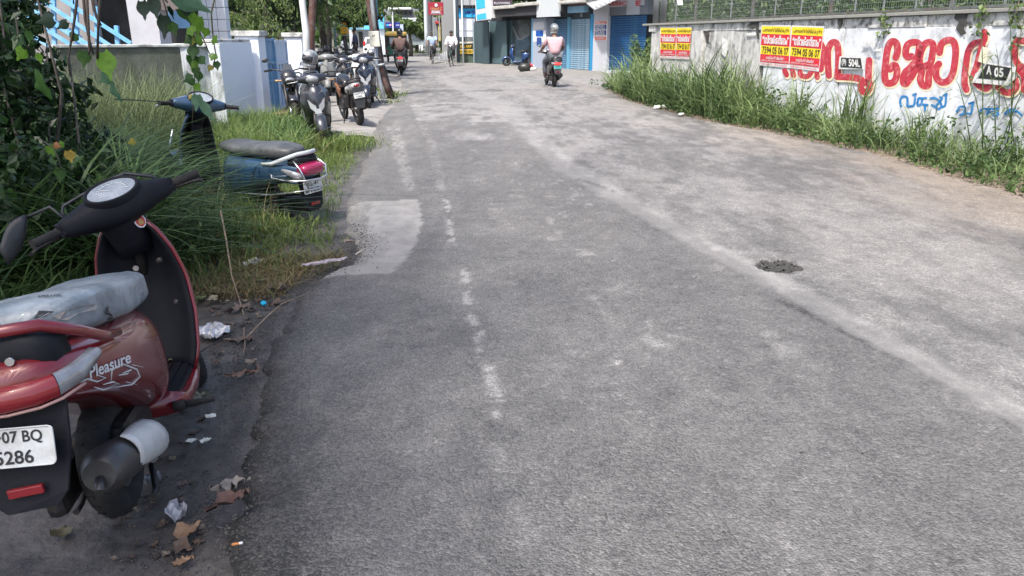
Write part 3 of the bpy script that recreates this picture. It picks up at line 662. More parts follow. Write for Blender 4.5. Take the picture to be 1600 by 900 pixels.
# ---------------- posters
YEL = P('poster_yellow', (.80, .60, .015), .55, stain=((.6, .45, .1), .3, 12)); PRD = P('poster_red', (.55, .015, .035), .55, stain=((.6, .12, .12), .35, 12)); PWH = P('poster_white', (.62, .60, .60), .6); PINK_ = P('poster_black', (.02, .02, .02), .5)
def poster(label, quad, number):
    """quad: bottom-left, bottom-right, top-right, top-left pixels"""
    t = thing('poster', label, 'poster', W0, (0, 0, 0), 'advertising posters pasted on the compound wall')
    c = [V((*q, 0)) for q in quad]
    def X(a, b): q = (c[0] * (1 - a) + c[1] * a) * (1 - b) + (c[3] * (1 - a) + c[2] * a) * b; return (q.x, q.y)
    def rect(nm, a0, b0, a1, b1, off, mat, wav=0):
        m = MB(); n = 10; A = [];
        for j in range(3):
            for i in range(n + 1): x, y = X(a0 + (a1 - a0) * i / n, b0 + (b1 - b0) * j / 2); A.append(Wp(x, y, off + .0015 * math.sin(i * .9 + j)) - W0)
        m.add(A, [(j * (n + 1) + i, j * (n + 1) + i + 1, (j + 1) * (n + 1) + i + 1, (j + 1) * (n + 1) + i) for j in range(2) for i in range(n)]); return m.build(nm, mat, t, fix=False)
    rect('paper', 0, 0, 1, 1, .020, PWH); rect('yellow_band', .02, .78, .98, .965, .024, YEL); rect('red_band', .02, .50, .98, .775, .024, PRD); rect('yellow_band', .02, .285, .98, .495, .024, YEL); rect('red_band', .02, .09, .98, .28, .024, PRD)
    def tx(s, a0, b0, a1, b1, mat, bold=0.01):
        wtext(t, s, [X(a0, b0), X(a1, b0), X(a1, b1), X(a0, b1)], .029, mat, bold, 'lettering')
    tx('പണയത്തിലിരിക്കുന്ന', .06, .81, .95, .93, PINK_, .01); tx('“സ്വർണ്ണം”', .06, .53, .95, .755, PWH, .05); tx(number, .07, .305, .95, .475, PINK_, .02)
    tx('മാർക്കറ്റ് വിലയിൽ', .22, .17, .80, .25, PWH, .02); tx('എടുത്തു വിൽക്കാൻ സഹായിക്കുന്നു', .05, .105, .95, .16, PWH, .01); tx('സമീപിക്കുക പണയ സഹായം', .05, .02, .92, .075, PRD, .01)
poster('red and yellow poster, left sheet of the larger pair on the white wall', [(1186, 102), (1233, 106.5), (1236, 39.5), (1190, 38.5)], '7594 05 06 07')
poster('red and yellow poster, right sheet of the larger pair, overlapping the red letters', [(1232, 106), (1279.5, 112), (1288, 41), (1237, 39.5)], '7594 05 06 07')
poster('small faded red and yellow poster, leftmost sheet on the mouldy grey wall', [(1031, 91), (1055, 92), (1057, 42.5), (1032, 42)], '7594 05 06 07')
poster('small faded red and yellow poster beside the dark wall joint on the mouldy wall', [(1055.5, 92), (1077, 93), (1081, 42), (1057.5, 42)], '7594 05 06 07')
# ---------------- wire mesh fence on the wall
fen = thing('mesh_fence', 'rusted steel wire mesh fence standing on top of the compound wall', 'fence', W0)
frm = P('fence_grey', (.16, .17, .165), .6, .5, var=.3, vs=8, stain=((.14, .07, .04), .6, 6)); wirem = P('fence_wire', (.30, .32, .32), .5, .6)
FZ0, FZ1 = WALL_H + .03, WALL_H + 1.3
def fbar(nm, a, b, z0, z1, w_, mat=frm, c=-.1):
    m = MB(); m.box(WT((a + b) / 2, (z0 + z1) / 2, c) - W0, (w_ if a == b else abs(b - a), w_, w_ if z0 == z1 else z1 - z0), Euler((0, 0, math.atan2(WD.y, WD.x)))); return m.build(nm, mat, fen)
px_posts = [1652, 1475, 1289, 1168, 1080, 1018]
for px in px_posts: fbar('post', av(px, 20), av(px, 20), WALL_H, FZ1 + .02, .045)
for px in (1556, 1419, 1370, 1326, 1243, 1203, 1135, 1105, 1050): fbar('upright', av(px, 20), av(px, 20), FZ0, FZ1, .02, wirem)
pa_ = [av(p, 20) for p in px_posts]
for a, b in zip(pa_[:-1], pa_[1:]):
    fbar('bottom_rail', a + .023, b - .023, FZ0, FZ0, .035); fbar('top_rail', a + .023, b - .023, FZ1, FZ1, .035)
wm = MB(); A0, A1 = pa_[0], pa_[-1]; z = FZ0 + .05
rt_ = Euler((0, 0, math.atan2(WD.y, WD.x)))
while z < FZ1: wm.box(WT((A0 + A1) / 2, z, -.1) - W0, (A1 - A0, .004, .005), rt_); z += .075
a = A0
while a < A1: wm.box(WT(a, (FZ0 + FZ1) / 2, -.104) - W0, (.003, .003, FZ1 - FZ0), rt_); a += .05
tag(wm.build('wire_mesh', wirem, fen, fix=False), kind='stuff')
m = MB(); A = [Wp(1058, -2, .0), Wp(1066, -1, 0), Wp(1067, 8, 0), Wp(1059, 8, 0)]; m.add([p + WN * .0 - W0 for p in A], [(0, 1, 2, 3)]); nt_ = m.build('notice_tag', P('tag_white', (.8, .82, .82), .5), fen, fix=False); nt_.modifiers.new('thick', 'SOLIDIFY').thickness = .004
# weathered corrugated sheet closing the end of the wall
for k, (px0, px1) in enumerate(((1019, 1028), (1030, 1040))):
    t = thing('sheet_panel', ['grey sheet metal leaf leaning at the end of the wall beside the blue shutter', 'grey sheet metal leaf standing on the wall end next to the mesh fence'][k], 'sheet', W0)
    a0, a1 = av(px0, 30), av(px1, 30); m = MB(); n = 24
    pr = [(a0 + (a1 - a0) * i / n, .012 * math.sin(i * 1.6)) for i in range(n + 1)]
    m.loft([[WT(a, z, -.02 + c) - W0 for a, c in pr] for z in (WALL_H - .0, WALL_H + 1.5)], 0, False, True, False); o = m.build('sheet', P('old_sheet', (.22, .23, .24), .6, .4, var=.3, vs=3, stretch=(1, 1, .2)), t); o.modifiers.new('thick', 'SOLIDIFY').thickness = .003
# ================================================================ two-wheelers
def rotz(a): return Matrix.Rotation(a, 4, 'Z')
PL_W = P('plate_white', (.62, .64, .64), .45, stain=((.3, .28, .25), .5, 14)); PL_G = P('plate_green', (.02, .30, .30), .45)
INK = P('plate_ink', (.02, .02, .022), .5)
def wheel(par, y, r, wd, M=None, n=30, spokes=5, name='wheel', alloy=None):
    M = M or Matrix.Identity(4)
    t = MB(); t.M = M; rt = wd * .5
    prof = []
    for i in range(13):
        a = math.pi * (i / 12) ; prof.append((r - rt * .95 + rt * .95 * math.sin(a) , -rt * math.cos(a)))
    prof = [(r - wd * .95, -rt * .7)] + prof + [(r - wd * .95, rt * .7)]
    t.lathe(prof, (0, y, r), (1, 0, 0), n, 0)
    # tread grooves standing proud
    for i in range(n):
        a = 2 * math.pi * i / n
        for sx in (-1, 1):
            c = V((sx * rt * .42, y + (r - .004) * math.sin(a), r + (r - .004) * math.cos(a)))
            t.box(c, (rt * .5, .012 * r / .22, .003), Euler((-a, 0, .5 * sx)), 0)
    al = alloy or P('grey_alloy', (.10, .10, .105), .5, .7)
    h = MB(); h.M = M; ri = r - wd * .9
    h.lathe([(ri, -rt * .7), (ri * .9, -rt * .6), (ri * .86, 0), (ri * .9, rt * .6), (ri, rt * .7)], (0, y, r), (1, 0, 0), n, 0)
    h.lathe([(.001, -wd * .5), (.045, -wd * .5), (.05, -.01), (.05, .01), (.045, wd * .5), (.001, wd * .5)], (0, y, r), (1, 0, 0), 16, 0)
    for i in range(spokes):
        a = 2 * math.pi * i / spokes
        d = V((0, math.sin(a), math.cos(a)))
        h.tube([V((0, y, r)) + d * .03, V((0, y, r)) + d * ri * .9], [.018, .011], 6, 0)
    hub = h.build(name, al, par); t.build('tyre', M_rub, hub)
    return hub

def plate(par, T, wd, ht, lines, green=False, name='number_plate'):
    """T(a,b,c): a right, b up, c out, origin at plate centre"""
    p = MB(); nn = 6; r = .012; pts = []
    for cx, cy, a0 in ((wd / 2 - r, ht / 2 - r, 0), (-wd / 2 + r, ht / 2 - r, 90), (-wd / 2 + r, -ht / 2 + r, 180), (wd / 2 - r, -ht / 2 + r, 270)):
        for k in range(4): a = R(a0 + k * 30); pts.append((cx + r * math.cos(a), cy + r * math.sin(a)))
    p.prism(pts, T, .004)
    rim = MB(); q = [T(a, b, .0055) for a, b in pts]; rim.tube(q, .0022, 5, closed=True)
    pl = p.build(name, PL_G if green else PL_W, par)
    if lines:
        tx = MB(); k = len(lines)
        for i, (s, fr) in enumerate(lines):
            hh = ht / k; y1 = ht / 2 - i * hh - hh * .14; y0 = y1 - hh * .72; w_ = wd * fr
            add_text(tx, s, T, -w_ / 2, y0, w_ / 2, y1, bold=.02, c=.0055)
        tx.build('plate_lettering', INK, pl, fix=False)
    rim.build('plate_rim', PL_W, pl)
    return pl

def scooter(label, loc, heading, roll=0.0, scale=1.0, paint=None, inner=None, seatm=None, steer=0.0, style='soft',
            plate_lines=None, front_plate=None, green=False, group=None, near=False, mirrors=(1, 1), rail='grey', lit=False, crash=False, name='parked_scooter', cover=True, label_cat='scooter', detail=True, seat=True):
    root = thing(name, label, label_cat, loc, (0, R(roll), heading), group, scale)
    paint = paint or M_black; inner = inner or M_black; seatm = seatm or P('seat_vinyl', (.025, .025, .027), .55, bump=.2, bs=90, stain=((.12, .12, .12), .4, 6))
    lens_r = P('red_lens_lit', (.85, .03, .03), .25, emit=1.2) if lit else P('red_lens', (.22, .012, .018), .18, coat=.6)
    lens_c = P('clear_lens', (.30, .31, .33), .12, .3, coat=.5, stain=((.12, .1, .09), .5, 20))
    hx = V((0, .985, .72)); tilt = R(-24)
    S = Matrix.Translation(hx) @ Matrix.Rotation(-tilt, 4, 'X') @ rotz(steer) @ Matrix.Rotation(tilt, 4, 'X') @ Matrix.Translation(-hx)
    nseg = 28 if near else 16
    # wheels
    wheel(root, 1.24, .215, .095, S, nseg)
    wheel(root, .09 if near else 0, .205 if near else .215, .10, Matrix.Translation((0, 0, .02)) if near else None, nseg)
    # front fender and fork
    f = MB(); f.M = S; rings = []
    for i in range(13):
        a = R(-62 + 150 * i / 12); rr_ = .245 + .012 * math.sin(i / 12 * math.pi)
        c = V((0, 1.24 + rr_ * math.sin(a), .215 + rr_ * math.cos(a))); nrm = V((0, math.sin(a), math.cos(a)))
        wv = .078 * (1 - .35 * abs(i / 12 - .55) ** 1.5)
        rings.append([c + V((wv * math.sin(t), 0, 0)) + nrm * (.05 * (math.cos(t) - 1)) * (1 if abs(t) < 1.2 else 1.3) for t in [R(-95 + 190 * k / 10) for k in range(11)]])
    f.loft(rings, 0, False, closed=False)
    fo = f.build('front_fender', paint, root)
    so = fo.modifiers.new('thick', 'SOLIDIFY'); so.thickness = .006
    k = MB(); k.M = S
    for sx in (-1, 1): k.tube([(sx * .075, 1.24, .215), (sx * .07, 1.16, .40), (sx * .045, 1.10, .50)], [.018, .02, .022], 8)
    k.cyl((-.085, 1.24, .215), (.085, 1.24, .215), .012)
    k.tube([(0, 1.13, .47), hx, (0, .93, .90)], .022, 8); k.build('fork', M_dark, root)
    # leg shield: coloured outside, dark inside
    def sh(u, v, off=0.0):
        z = .235 + v * .65
        wv = np.interp(v, [0, .12, .35, .6, .8, .93, 1], [.145, .172, .186, .178, .148, .108, .072])
        yc = .955 + .10 * math.sin(min(v * 1.25, 1) * math.pi * .5) - .10 * max(0, v - .55)
        wrap = .115 * abs(u) ** 2.2 * (1 - .25 * v)
        return V((u * wv * (1 - .02 * off * 50), yc - wrap - off, z))
    def shell(off, mat, name, uu=14, vv=16, crest=0.0):
        m = MB(); rg = []
        for j in range(vv + 1):
            v = j / vv
            rg.append([sh(-1 + 2 * i / uu, v, off) + V((0, crest * max(0, 1 - abs(-1 + 2 * i / uu) * 2.2) * math.sin(min(1, v * 1.1) * math.pi * .75), 0)) for i in range(uu + 1)])
        m.loft(rg, 0, False, closed=False); o = m.build(name, mat, root); s_ = o.modifiers.new('thick', 'SOLIDIFY'); s_.thickness = .008; return o
    shell(0, paint, 'front_shield', crest=.055); shell(.022, inner, 'inner_panel')
    # rim strip
    e = MB(); pts = [sh(-1, v / 14, .008) for v in range(15)] + [sh(-1 + 2 * i / 8, 1, .008) for i in range(1, 8)] + [sh(1, v / 14, .008) for v in range(14, -1, -1)]
    e.tube(pts, .011 if near else .010, 8); e.build('shield_rim', paint, root)
    # steering column cover inside
    c = MB(); c.loft([superring(0, .93 - t * .02, .075 * (1 - .35 * math.sin(t * 3)), .035 + .02 * t, 14, 2.6) for t in []] or
        [[V((x * (.085 - .03 * t), .945 - .03 * math.cos(x * 1.5) * (1.0) + (-.02 + .05 * t * .0), .33 + .5 * t)) for x in np.linspace(-1, 1, 9)] for t in np.linspace(0, 1, 6)], 0, False, closed=False)
    if not near: c.build('column_cover', inner, root)
    # floorboard
    fb = MB(); rg = []
    for y, w_, z0, z1 in ((.97, .10, .20, .25), (.9, .15, .185, .245), (.75, .168, .175, .235), (.60, .175, .175, .235), (.5, .18, .18, .26), (.42, .165, .20, .30)):
        rg.append(superring(0, (z0 + z1) / 2, w_, (z1 - z0) / 2, 20, 5, y))
    fb.loft(rg); fb.build('floorboard', paint, root)
    mt = MB(); mt.box((0, .72, .240), (.28, .40, .012), bev=.004)
    for i in range(7): mt.box((-.114 + i * .038, .72, .248), (.012, .37, .006))
    mt.build('floor_mat', inner, root)
    # main body
    if style == 'sharp':
        sec = [(.50, .10, .30, .60), (.44, .155, .29, .66), (.30, .175, .33, .69), (.1, .175, .40, .71), (-.15, .15, .50, .74), (-.36, .10, .60, .77), (-.50, .055, .68, .79), (-.56, .02, .72, .79)]
    else:
        sec = [(.49, .08, .26, .60), (.455, .14, .24, .645), (.38, .178, .25, .67), (.22, .195, .32, .69), (.05, .20, .42, .71), (-.15, .19, .51, .74), (-.30, .165, .565, .755), (-.40, .13, .60, .755), (-.46, .09, .63, .745)]
    b = MB(); b.loft([superring(0, (z0 + z1) / 2, w_, (z1 - z0) / 2, 30, 2.8, y) for y, w_, z0, z1 in sec])
    body = b.build('body_panel', paint, root, sub=1)
    # lower engine block / swing arm
    en = MB(); en.box((.0, .18, .27), (.17, .34, .16), bev=.03, mat=0); en.box((-.10, .02, .225), (.06, .38, .13), bev=.03); en.box((.0, .34, .33), (.12, .2, .12), bev=.02)
    en.tube([(.02, .05, .25), (.09, .0, .22)], .05, 10); en.tube([(-.08, -.12, .24), (-.10, -.14, .56)], .02, 8)
    for i in range(8): en.torus((-.095, -.135, .29 + i * .028), (0, .1, 1), .026, .006, 10, 5)
    en.build('engine', M_dark, root)
    # exhaust on the right
    ex = MB(); ex.tube([(.06, .25, .22), (.13, .12, .17), (.145, .02, .20)], .018, 8)
    ex.tube([(.115, .08, .235), (.12, .04, .25), (.12, -.30, .335), (.12, -.36, .345)], [.035, .062, .070, .045], 16); ex.tube([(.12, -.36, .335), (.125, -.405, .315)], .014, 8)
    if near: ex.v = [(x - .01, y + .03, z + .005) for x, y, z in ex.v]
    eo = ex.build('exhaust', P('sooty_steel', (.10, .10, .105), .45, .7, stain=((.05, .045, .04), .7, 7)), root)
    hs = MB(); rg = []
    for t in np.linspace(0, 1, 8):
        cy = .08 - .24 * t; cz = .245 + .07 * t; rad = (.076 - .002 * t); a0, a1 = R(-75 + 25 * t), R(100 - 35 * t)
        rg.append([V((.12, cy, cz)) + V((rad * math.cos(a0 + (a1 - a0) * i / 9), .0, rad * math.sin(a0 + (a1 - a0) * i / 9))) for i in range(10)])
    if near: rg = [[p + V((-.01, .03 - .05 * k_ / 7, .005 + .012 * k_ / 7)) for p in r_] for k_, r_ in enumerate(rg)]
    hs.loft(rg, 0, False, closed=False); h_ = hs.build('heat_shield', P('shield_enamel', (.60, .60, .58), .4, stain=((.25, .22, .2), .4, 9)) if near else M_dark, eo)
    s_ = h_.modifiers.new('thick', 'SOLIDIFY'); s_.thickness = .005
    # seat
    if seat:
        st = MB()
        ss = [(.56, .07, .655, .70), (.52, .115, .645, .735), (.40, .145, .65, .755), (.22, .15, .665, .765), (.05, .155, .695, .82), (-.12, .15, .72, .85), (-.26, .125, .74, .855), (-.31, .08, .76, .84)]
        st.loft([superring(0, (z0 + z1) / 2, w_, (z1 - z0) / 2, 22, 3, y) for y, w_, z0, z1 in ss]); so_ = st.build('seat', seatm, root, sub=1)
        if near:
            ts = MB(); ts.tube([(x, y, z) for x, y, z in ((.150, .42, .70), (.157, .2, .71), (.16, 0, .735), (.155, -.15, .75))], .004, 6); ts.build('seat_seam', INK, so_)
    # tail: dark panel, lamp, indicators, rail
    tp = MB(); y0 = -.40 if style != 'sharp' else -.44
    tp.loft([superring(0, z, .0, .0, 16, 3, y) for z, y in []] or [superring(0, .735, .135, .075, 20, 3.2, y0 + .08), superring(0, .745, .12, .068, 20, 3.2, y0 + .01), superring(0, .745, .095, .05, 20, 3.2, y0 - .01)])
    tp.build('tail_panel', inner, root)
    tl = MB(); zt = .655 if style != 'sharp' else .68
    tl.loft([superring(0, zt, .098, .036, 20, 3.6, y0 - .0), superring(0, zt, .088, .034, 20, 3.6, y0 - .075), superring(0, zt, .06, .024, 20, 2.6, y0 - .088)])
    if not near: tl.build('tail_lamp', lens_r, root)
    if near:
        # lamp cluster wrapping round the tail: red middle, clear ends
        pth = [(.196, -.13), (.186, -.22), (.180, -.27), (.155, -.36), (.118, -.43), (.075, -.46), (0, -.47)]; tops = [.712, .712, .708, .703, .70, .698, .698]; bots = [.700, .690, .682, .645, .638, .634, .632]
        def strip_(idx, sx, nm, mat, par=root, ext=0.0):
            rg = []
            for i in idx:
                x, y = pth[i]; n_ = V((sx * (1 if i < 3 else (.8 if i < 5 else .2)), -(.15 if i < 2 else (.5 if i < 4 else 1)), 0)).normalized(); zt_, zb_ = tops[i], bots[i]
                rg.append([V((sx * x, y, 0)) + n_ * o_ + V((0, 0, zb_ + (zt_ - zb_) * v_)) for v_, o_ in ((0, -.03), (.0, -.004), (.12, .008), (.5, .013), (.88, .006), (1, -.004), (1, -.03))])
            m_ = MB(); m_.loft(rg, 0, True, True, False); return m_.build(nm, mat, par)
        for sx in (-1, 1):
            strip_([1, 2, 3, 4] if 0 else [2, 3, 4], sx, 'indicator', P('clear_lens', (.30, .31, .33), .12, .3, coat=.5, stain=((.12, .1, .09), .5, 20)))
            for k_ in range(0):
                rb = MB(); p_ = V((sx * (pth[1 + k_ // 2][0] * (1 - (k_ % 2) * .5) + pth[2 + k_ // 2][0] * ((k_ % 2) * .5) + .009), pth[1 + k_ // 2][1] * (1 - (k_ % 2) * .5) + pth[2 + k_ // 2][1] * ((k_ % 2) * .5), .66 - k_ * .004)); rb.box(p_ + V((0, 0, .018)), (.006, .008, .03), Euler((R(20), 0, R(-20 * sx)))); rb.build('reflector_rib', M_chrome, root)
        red_rg = []
        for i, sx in [(4, -1), (5, -1), (6, 1), (5, 1), (4, 1)]:
            x, y = pth[i]; n_ = V((sx * (.8 if i < 5 else (.2 if i < 6 else 0)), -1, 0)).normalized(); red_rg.append([V((sx * x * (.985 if i == 4 else 1), y - .003, 0)) + n_ * o_ + V((0, 0, bots[i] + (tops[i] - bots[i]) * v_)) for v_, o_ in ((0, -.03), (.0, -.002), (.12, .012), (.5, .017), (.88, .010), (1, -.002), (1, -.03))])
        tl = MB(); tl.loft(red_rg, 0, True, True, False); tl.build('tail_lamp', lens_r, root)
        tr_ = MB(); tr_.tube([(sx * (pth[i][0] + .006), pth[i][1] - .006, bots[i] - .004) for sx, i in [(1, k) for k in range(3, 7)] + [(-1, k) for k in range(5, 2, -1)]], .0045, 6); tr_.build('lamp_trim', P('worn_pink_trim', (.40, .24, .22), .5), root)
    for sx in ((-1, 1) if not near else ()):
        q = MB(); q.loft([[V((sx * (cx_ + .0), 0, 0)) + V((sx * rx_ * math.cos(a), yy_, zt + dz_ + rz_ * math.sin(a))) for a in [2 * math.pi * i / 14 for i in range(14)]] for cx_, rx_, rz_, yy_, dz_ in ((.158, .008, .014, y0 + .12, .026), (.146, .016, .026, y0 + .06, .016), (.128, .026, .032, y0 - .01, .004), (.112, .022, .028, y0 - .045, .0), (.10, .012, .014, y0 - .06, 0))]); q.build('indicator', lens_c, root)
    gr = MB(); rm = M_steel if rail == 'grey' else paint
    zr = .865; pts = [(-.186, -.08, .69), (-.178, -.19, .715), (-.155, -.29, .77), (-.10, -.385, .825), (0, -.405, .83), (.10, -.385, .825), (.155, -.29, .77), (.178, -.19, .715), (.186, -.08, .69)]
    gr.tube(pts, [.012] + [.017] * 7 + [.012], 10, flat=((0, 0, 1), .7)); gr.build('grab_rail', rm, root)
    # rear mudguard with plate
    mf = MB(); A = [V((-.125, y0 - .02, .625)), V((.125, y0 - .02, .625)), V((.118, y0 - .05, .52)), V((.092, y0 - .085, .40)), V((.06, y0 - .09, .365)), V((-.06, y0 - .09, .365)), V((-.092, y0 - .085, .40)), V((-.118, y0 - .05, .52))]
    mf.add(A, [tuple(range(8))]); m_o = mf.build('mudguard', inner, root, fix=False); s_ = m_o.modifiers.new('thick', 'SOLIDIFY'); s_.thickness = .012; s_.offset = 0
    T = frame((0, y0 - .064, .56), (1, 0, 0), V((0, .2, .98)).normalized(), V((0, -.98, .2)).normalized())
    if near: T = frame((0, y0 - .085, .545), V((.99, -.11, -.075)).normalized(), V((.08, .2, .97)).normalized(), V((-.10, -.98, .2)).normalized())
    plate(root, T, .20, .10, plate_lines, green)
    rf = MB(); rf.box((.0, y0 - .098, .425), (.085, .014, .024), bev=.003); rf.build('reflector', lens_r if not lit else P('red_lens', (.22, .012, .018), .18, coat=.6), root)
    # handlebar assembly
    H = S; hc = V((0, .90, .955))
    hb = MB(); hb.M = H
    rg = []
    for x, rz, ry, dz, dy in ((-.235, .036, .036, .0, -.015), (-.19, .044, .046, .0, -.01), (-.14, .056, .07, .0, 0), (-.09, .072, .095, .0, .008), (0, .085, .11, 0, .015), (.09, .072, .095, 0, .008), (.14, .056, .07, 0, 0), (.19, .044, .046, 0, -.01), (.235, .036, .036, 0, -.015)):
        rg.append([V((x, hc.y + dy + ry * c_, hc.z + dz + rz * s__)) for c_, s__ in [((math.copysign(abs(math.cos(a)) ** .8, math.cos(a))), math.copysign(abs(math.sin(a)) ** .8, math.sin(a))) for a in [2 * math.pi * i / 20 for i in range(20)]]])
    hb.loft(rg); hbo = hb.build('handlebar_cover', inner if near else paint, root, sub=1)
    nk = MB(); nk.M = H; nk.loft([[V((w_ * math.cos(a) , y + d_ * math.sin(a), z)) for a in [2 * math.pi * i / 18 for i in range(18)]] for z, w_, d_, y in ((.74, .070, .055, .965), (.80, .078, .065, .95), (.88, .092, .08, .93), (.95, .12, .09, .91))]); nk.build('neck_cover', inner, root)
    # headlight facing forward
    hl = MB(); hl.M = H; hl.ell((0, .985, .945), (.095, .05, .058), Euler((R(-10), 0, 0)), 20, 10); hl.build('headlight', lens_c, root)
    # speedometer on a plane facing the rider
    nrm = V((0, -.62, .785)); up = V((0, .785, .62))
    Td = frame(hc + V((0, -.058, .072)), (1, 0, 0), up, nrm)
    dm = MB(); dm.M = H
    nn = 32; ring = lambda a_, b_, c_: [Td(a_ * math.cos(2 * math.pi * i / nn), b_ * math.sin(2 * math.pi * i / nn), c_) for i in range(nn)]
    dm.loft([ring(.112, .066, -.03), ring(.110, .064, .006), ring(.104, .058, .010), ring(.094, .050, .002)], 0, False); dmo = dm.build('dial_bezel', inner, root)
    dg = MB(); dg.M = H; dg.add(ring(.095, .051, .003), [tuple(range(nn))]); dg.build('speedometer', P('dial_face', (.20, .23, .26), .12, .0, coat=1.0, stain=((.45, .48, .5), .7, 9)), dmo, fix=False)
    if near:
        dk = MB(); dk.M = H
        for i in range(13):
            a = R(200 - 220 * i / 12); dk.tube([Td(.052 * math.cos(a), .038 * math.sin(a) - .006, .0045), Td(.064 * math.cos(a), .044 * math.sin(a) - .006, .0045)], .0013, 4)
        dk.tube([Td(0, -.006, .005), Td(-.035, .015, .005)], .0016, 4); dk.tube([Td(.052 * math.cos(R(205 - 230 * i / 20)), .038 * math.sin(R(205 - 230 * i / 20)) - .006, .0042) for i in range(21)], .0009, 4)
        dk.build('dial_marks', P('dial_white', (.8, .82, .82), .4), dmo)
    for sx in (-1, 1):
        gp = MB(); gp.M = H; e0 = V((sx * .235, .885, .955)); e1 = V((sx * .345, .845, .955))
        n_r = 13; gp.tube([e0 + (e1 - e0) * (i / n_r) for i in range(n_r + 1)], [(.0185 if i % 2 else .0165) if 0 < i < n_r else .021 for i in range(n_r + 1)], 12); gp.build('grip', M_rub, root)
        sb = MB(); sb.M = H; sb.box((sx * .212, .892, .955), (.055, .055, .06), bev=.008); sb.box((sx * .205, .868, .982), (.022, .018, .01), bev=.003); sb.box((sx * .222, .862, .945), (.02, .016, .016), bev=.003); sb.build('switch_housing', inner, root)
        lv = MB(); lv.M = H; lv.tube([(sx * .20, .935, .94), (sx * .25, .945, .93), (sx * .33, .915, .925), (sx * .36, .89, .92)], [.009, .008, .006, .008], 8, flat=((0, 0, 1), 1.6)); lv.build('brake_lever', M_dark if near else M_steel, root)
    if not near:
        for sx, on in zip((-1, 1), mirrors):
            if not on: continue
            ms = MB(); ms.M = H; ms.tube([(sx * .19, .90, .94), (sx * .21, .91, 1.03), (sx * .27, .91, 1.10)], .006, 6)
            ms.ell((sx * .29, .905, 1.13), (.052, .014, .038), Euler((0, sx * .2, 0))); mo = ms.build('mirror', M_black, root)
            gl = MB(); gl.M = H; gl.ell((sx * .29, .893, 1.13), (.047, .004, .033), Euler((0, sx * .2, 0))); gl.build('mirror_glass', M_glass, mo)
        if style == 'sharp':
            # angular front nose with twin lamp cluster on the apron
            ns = MB(); ns.loft([[V((p[0] * 1.18, p[1], .62 + (p[2] - .62) * 1.2)) for p in r_] for r_ in ([(-.15, .93, .44), (-.185, .90, .60), (-.17, .93, .74), (-.06, .98, .84), (.06, .98, .84), (.17, .93, .74), (.185, .90, .60), (.15, .93, .44), (0, .95, .40)], [(-.09, 1.06, .50), (-.125, 1.04, .60), (-.10, 1.05, .72), (-.03, 1.07, .80), (.03, 1.07, .80), (.10, 1.05, .72), (.125, 1.04, .60), (.09, 1.06, .50), (0, 1.07, .46)], [(-.03, 1.13, .55), (-.04, 1.13, .60), (-.03, 1.13, .66), (-.01, 1.12, .72), (.01, 1.12, .72), (.03, 1.13, .66), (.04, 1.13, .60), (.03, 1.13, .55), (0, 1.14, .53)])], smooth=True); no = ns.build('nose', paint, root)
            lp = MB()
            for sx in (-1, 1):
                lp.prism([(sx * .02, .47), (sx * .10, .55), (sx * .125, .68), (sx * .07, .62), (sx * .02, .58)], lambda a, b, c: V((a, 1.15 - abs(a) * .75 + c, b)), .025)
            lp.prism([(-.05, .47), (.05, .47), (.035, .54), (-.035, .54)], lambda a, b, c: V((a, 1.145 + c, b)), .02)
            lp.build('headlamp_cluster', P('bright_lens', (.55, .57, .6), .15, .4, coat=.6), no)
            pk = MB()
            for sx in (-1, 1): pk.prism([(sx * .02, .72), (sx * .115, .80), (sx * .12, .76), (sx * .03, .66)], lambda a, b, c: V((a, 1.12 - abs(a) * .9 + c, b)), .02)
            pk.build('front_accent', P('silver_trim', (.45, .46, .48), .3, .8), no)
            for sx in (-1, 1):
                sd_ = MB(); sd_.prism([(.5, .34), (.2, .40), (-.2, .52), (-.42, .66), (-.38, .72), (.1, .62), (.42, .58)], lambda a, b, c: V((sx * (.185 - .00 + c - max(0, -a) * .16), a, b)), .012); sd_.build('side_panel', P('sport_silver', (.12, .125, .14), .3, .6), root)
    if front_plate:
        T2 = frame((0, 1.075, .50), (-1, 0, 0), (0, 0, 1), (0, 1, 0)); plate(root, T2, .22, .05, front_plate)
    # stand and footrest
    ss_ = MB(); ss_.tube([(-.10, .42, .26), (-.19, .40, .02)], .011, 6); ss_.tube([(-.19, .40, .02), (-.20, .46, .01)], .012, 6); ss_.build('side_stand', M_dark, root)
    cs = MB()
    for sx in (-1, 1): cs.tube([(sx * .08, .22, .22), (sx * .12, .05, .09), (sx * .12, .0, .09)], .011, 6)
    cs.build('centre_stand', M_dark, root)
    fr_ = MB(); fr_.tube([(.14, .41, .235), (.185, .41, .235)], .02, 8); fr_.tube([(.185, .41, .235), (.285, .43, .23)], .0125, 10); fr_.build('footrest', M_rub, root)
    if crash:
        wr = .008
        for pts in ([(.12, -.10, .72), (.19, -.2, .60), (.20, -.36, .62), (.13, -.50, .64), (0, -.54, .645), (-.13, -.50, .64), (-.20, -.36, .62), (-.19, -.2, .60), (-.12, -.10, .72)],
            [(.215, .40, .33), (.225, .1, .40), (.21, -.2, .46), (.16, -.42, .53), (0, -.53, .56), (-.16, -.42, .53), (-.21, -.2, .46), (-.225, .1, .40), (-.215, .40, .33)],
            [(.10, -.30, .80), (.14, -.47, .72), (.10, -.52, .57)], [(-.10, -.30, .80), (-.14, -.47, .72), (-.10, -.52, .57)], [(.2, .96, .36), (.235, 1.02, .55), (.19, 1.0, .74)], [(-.2, .96, .36), (-.235, 1.02, .55), (-.19, 1.0, .74)]):
            cg = MB(); cg.tube(pts, wr, 8); cg.build('crash_guard', M_chrome, root)
    return root

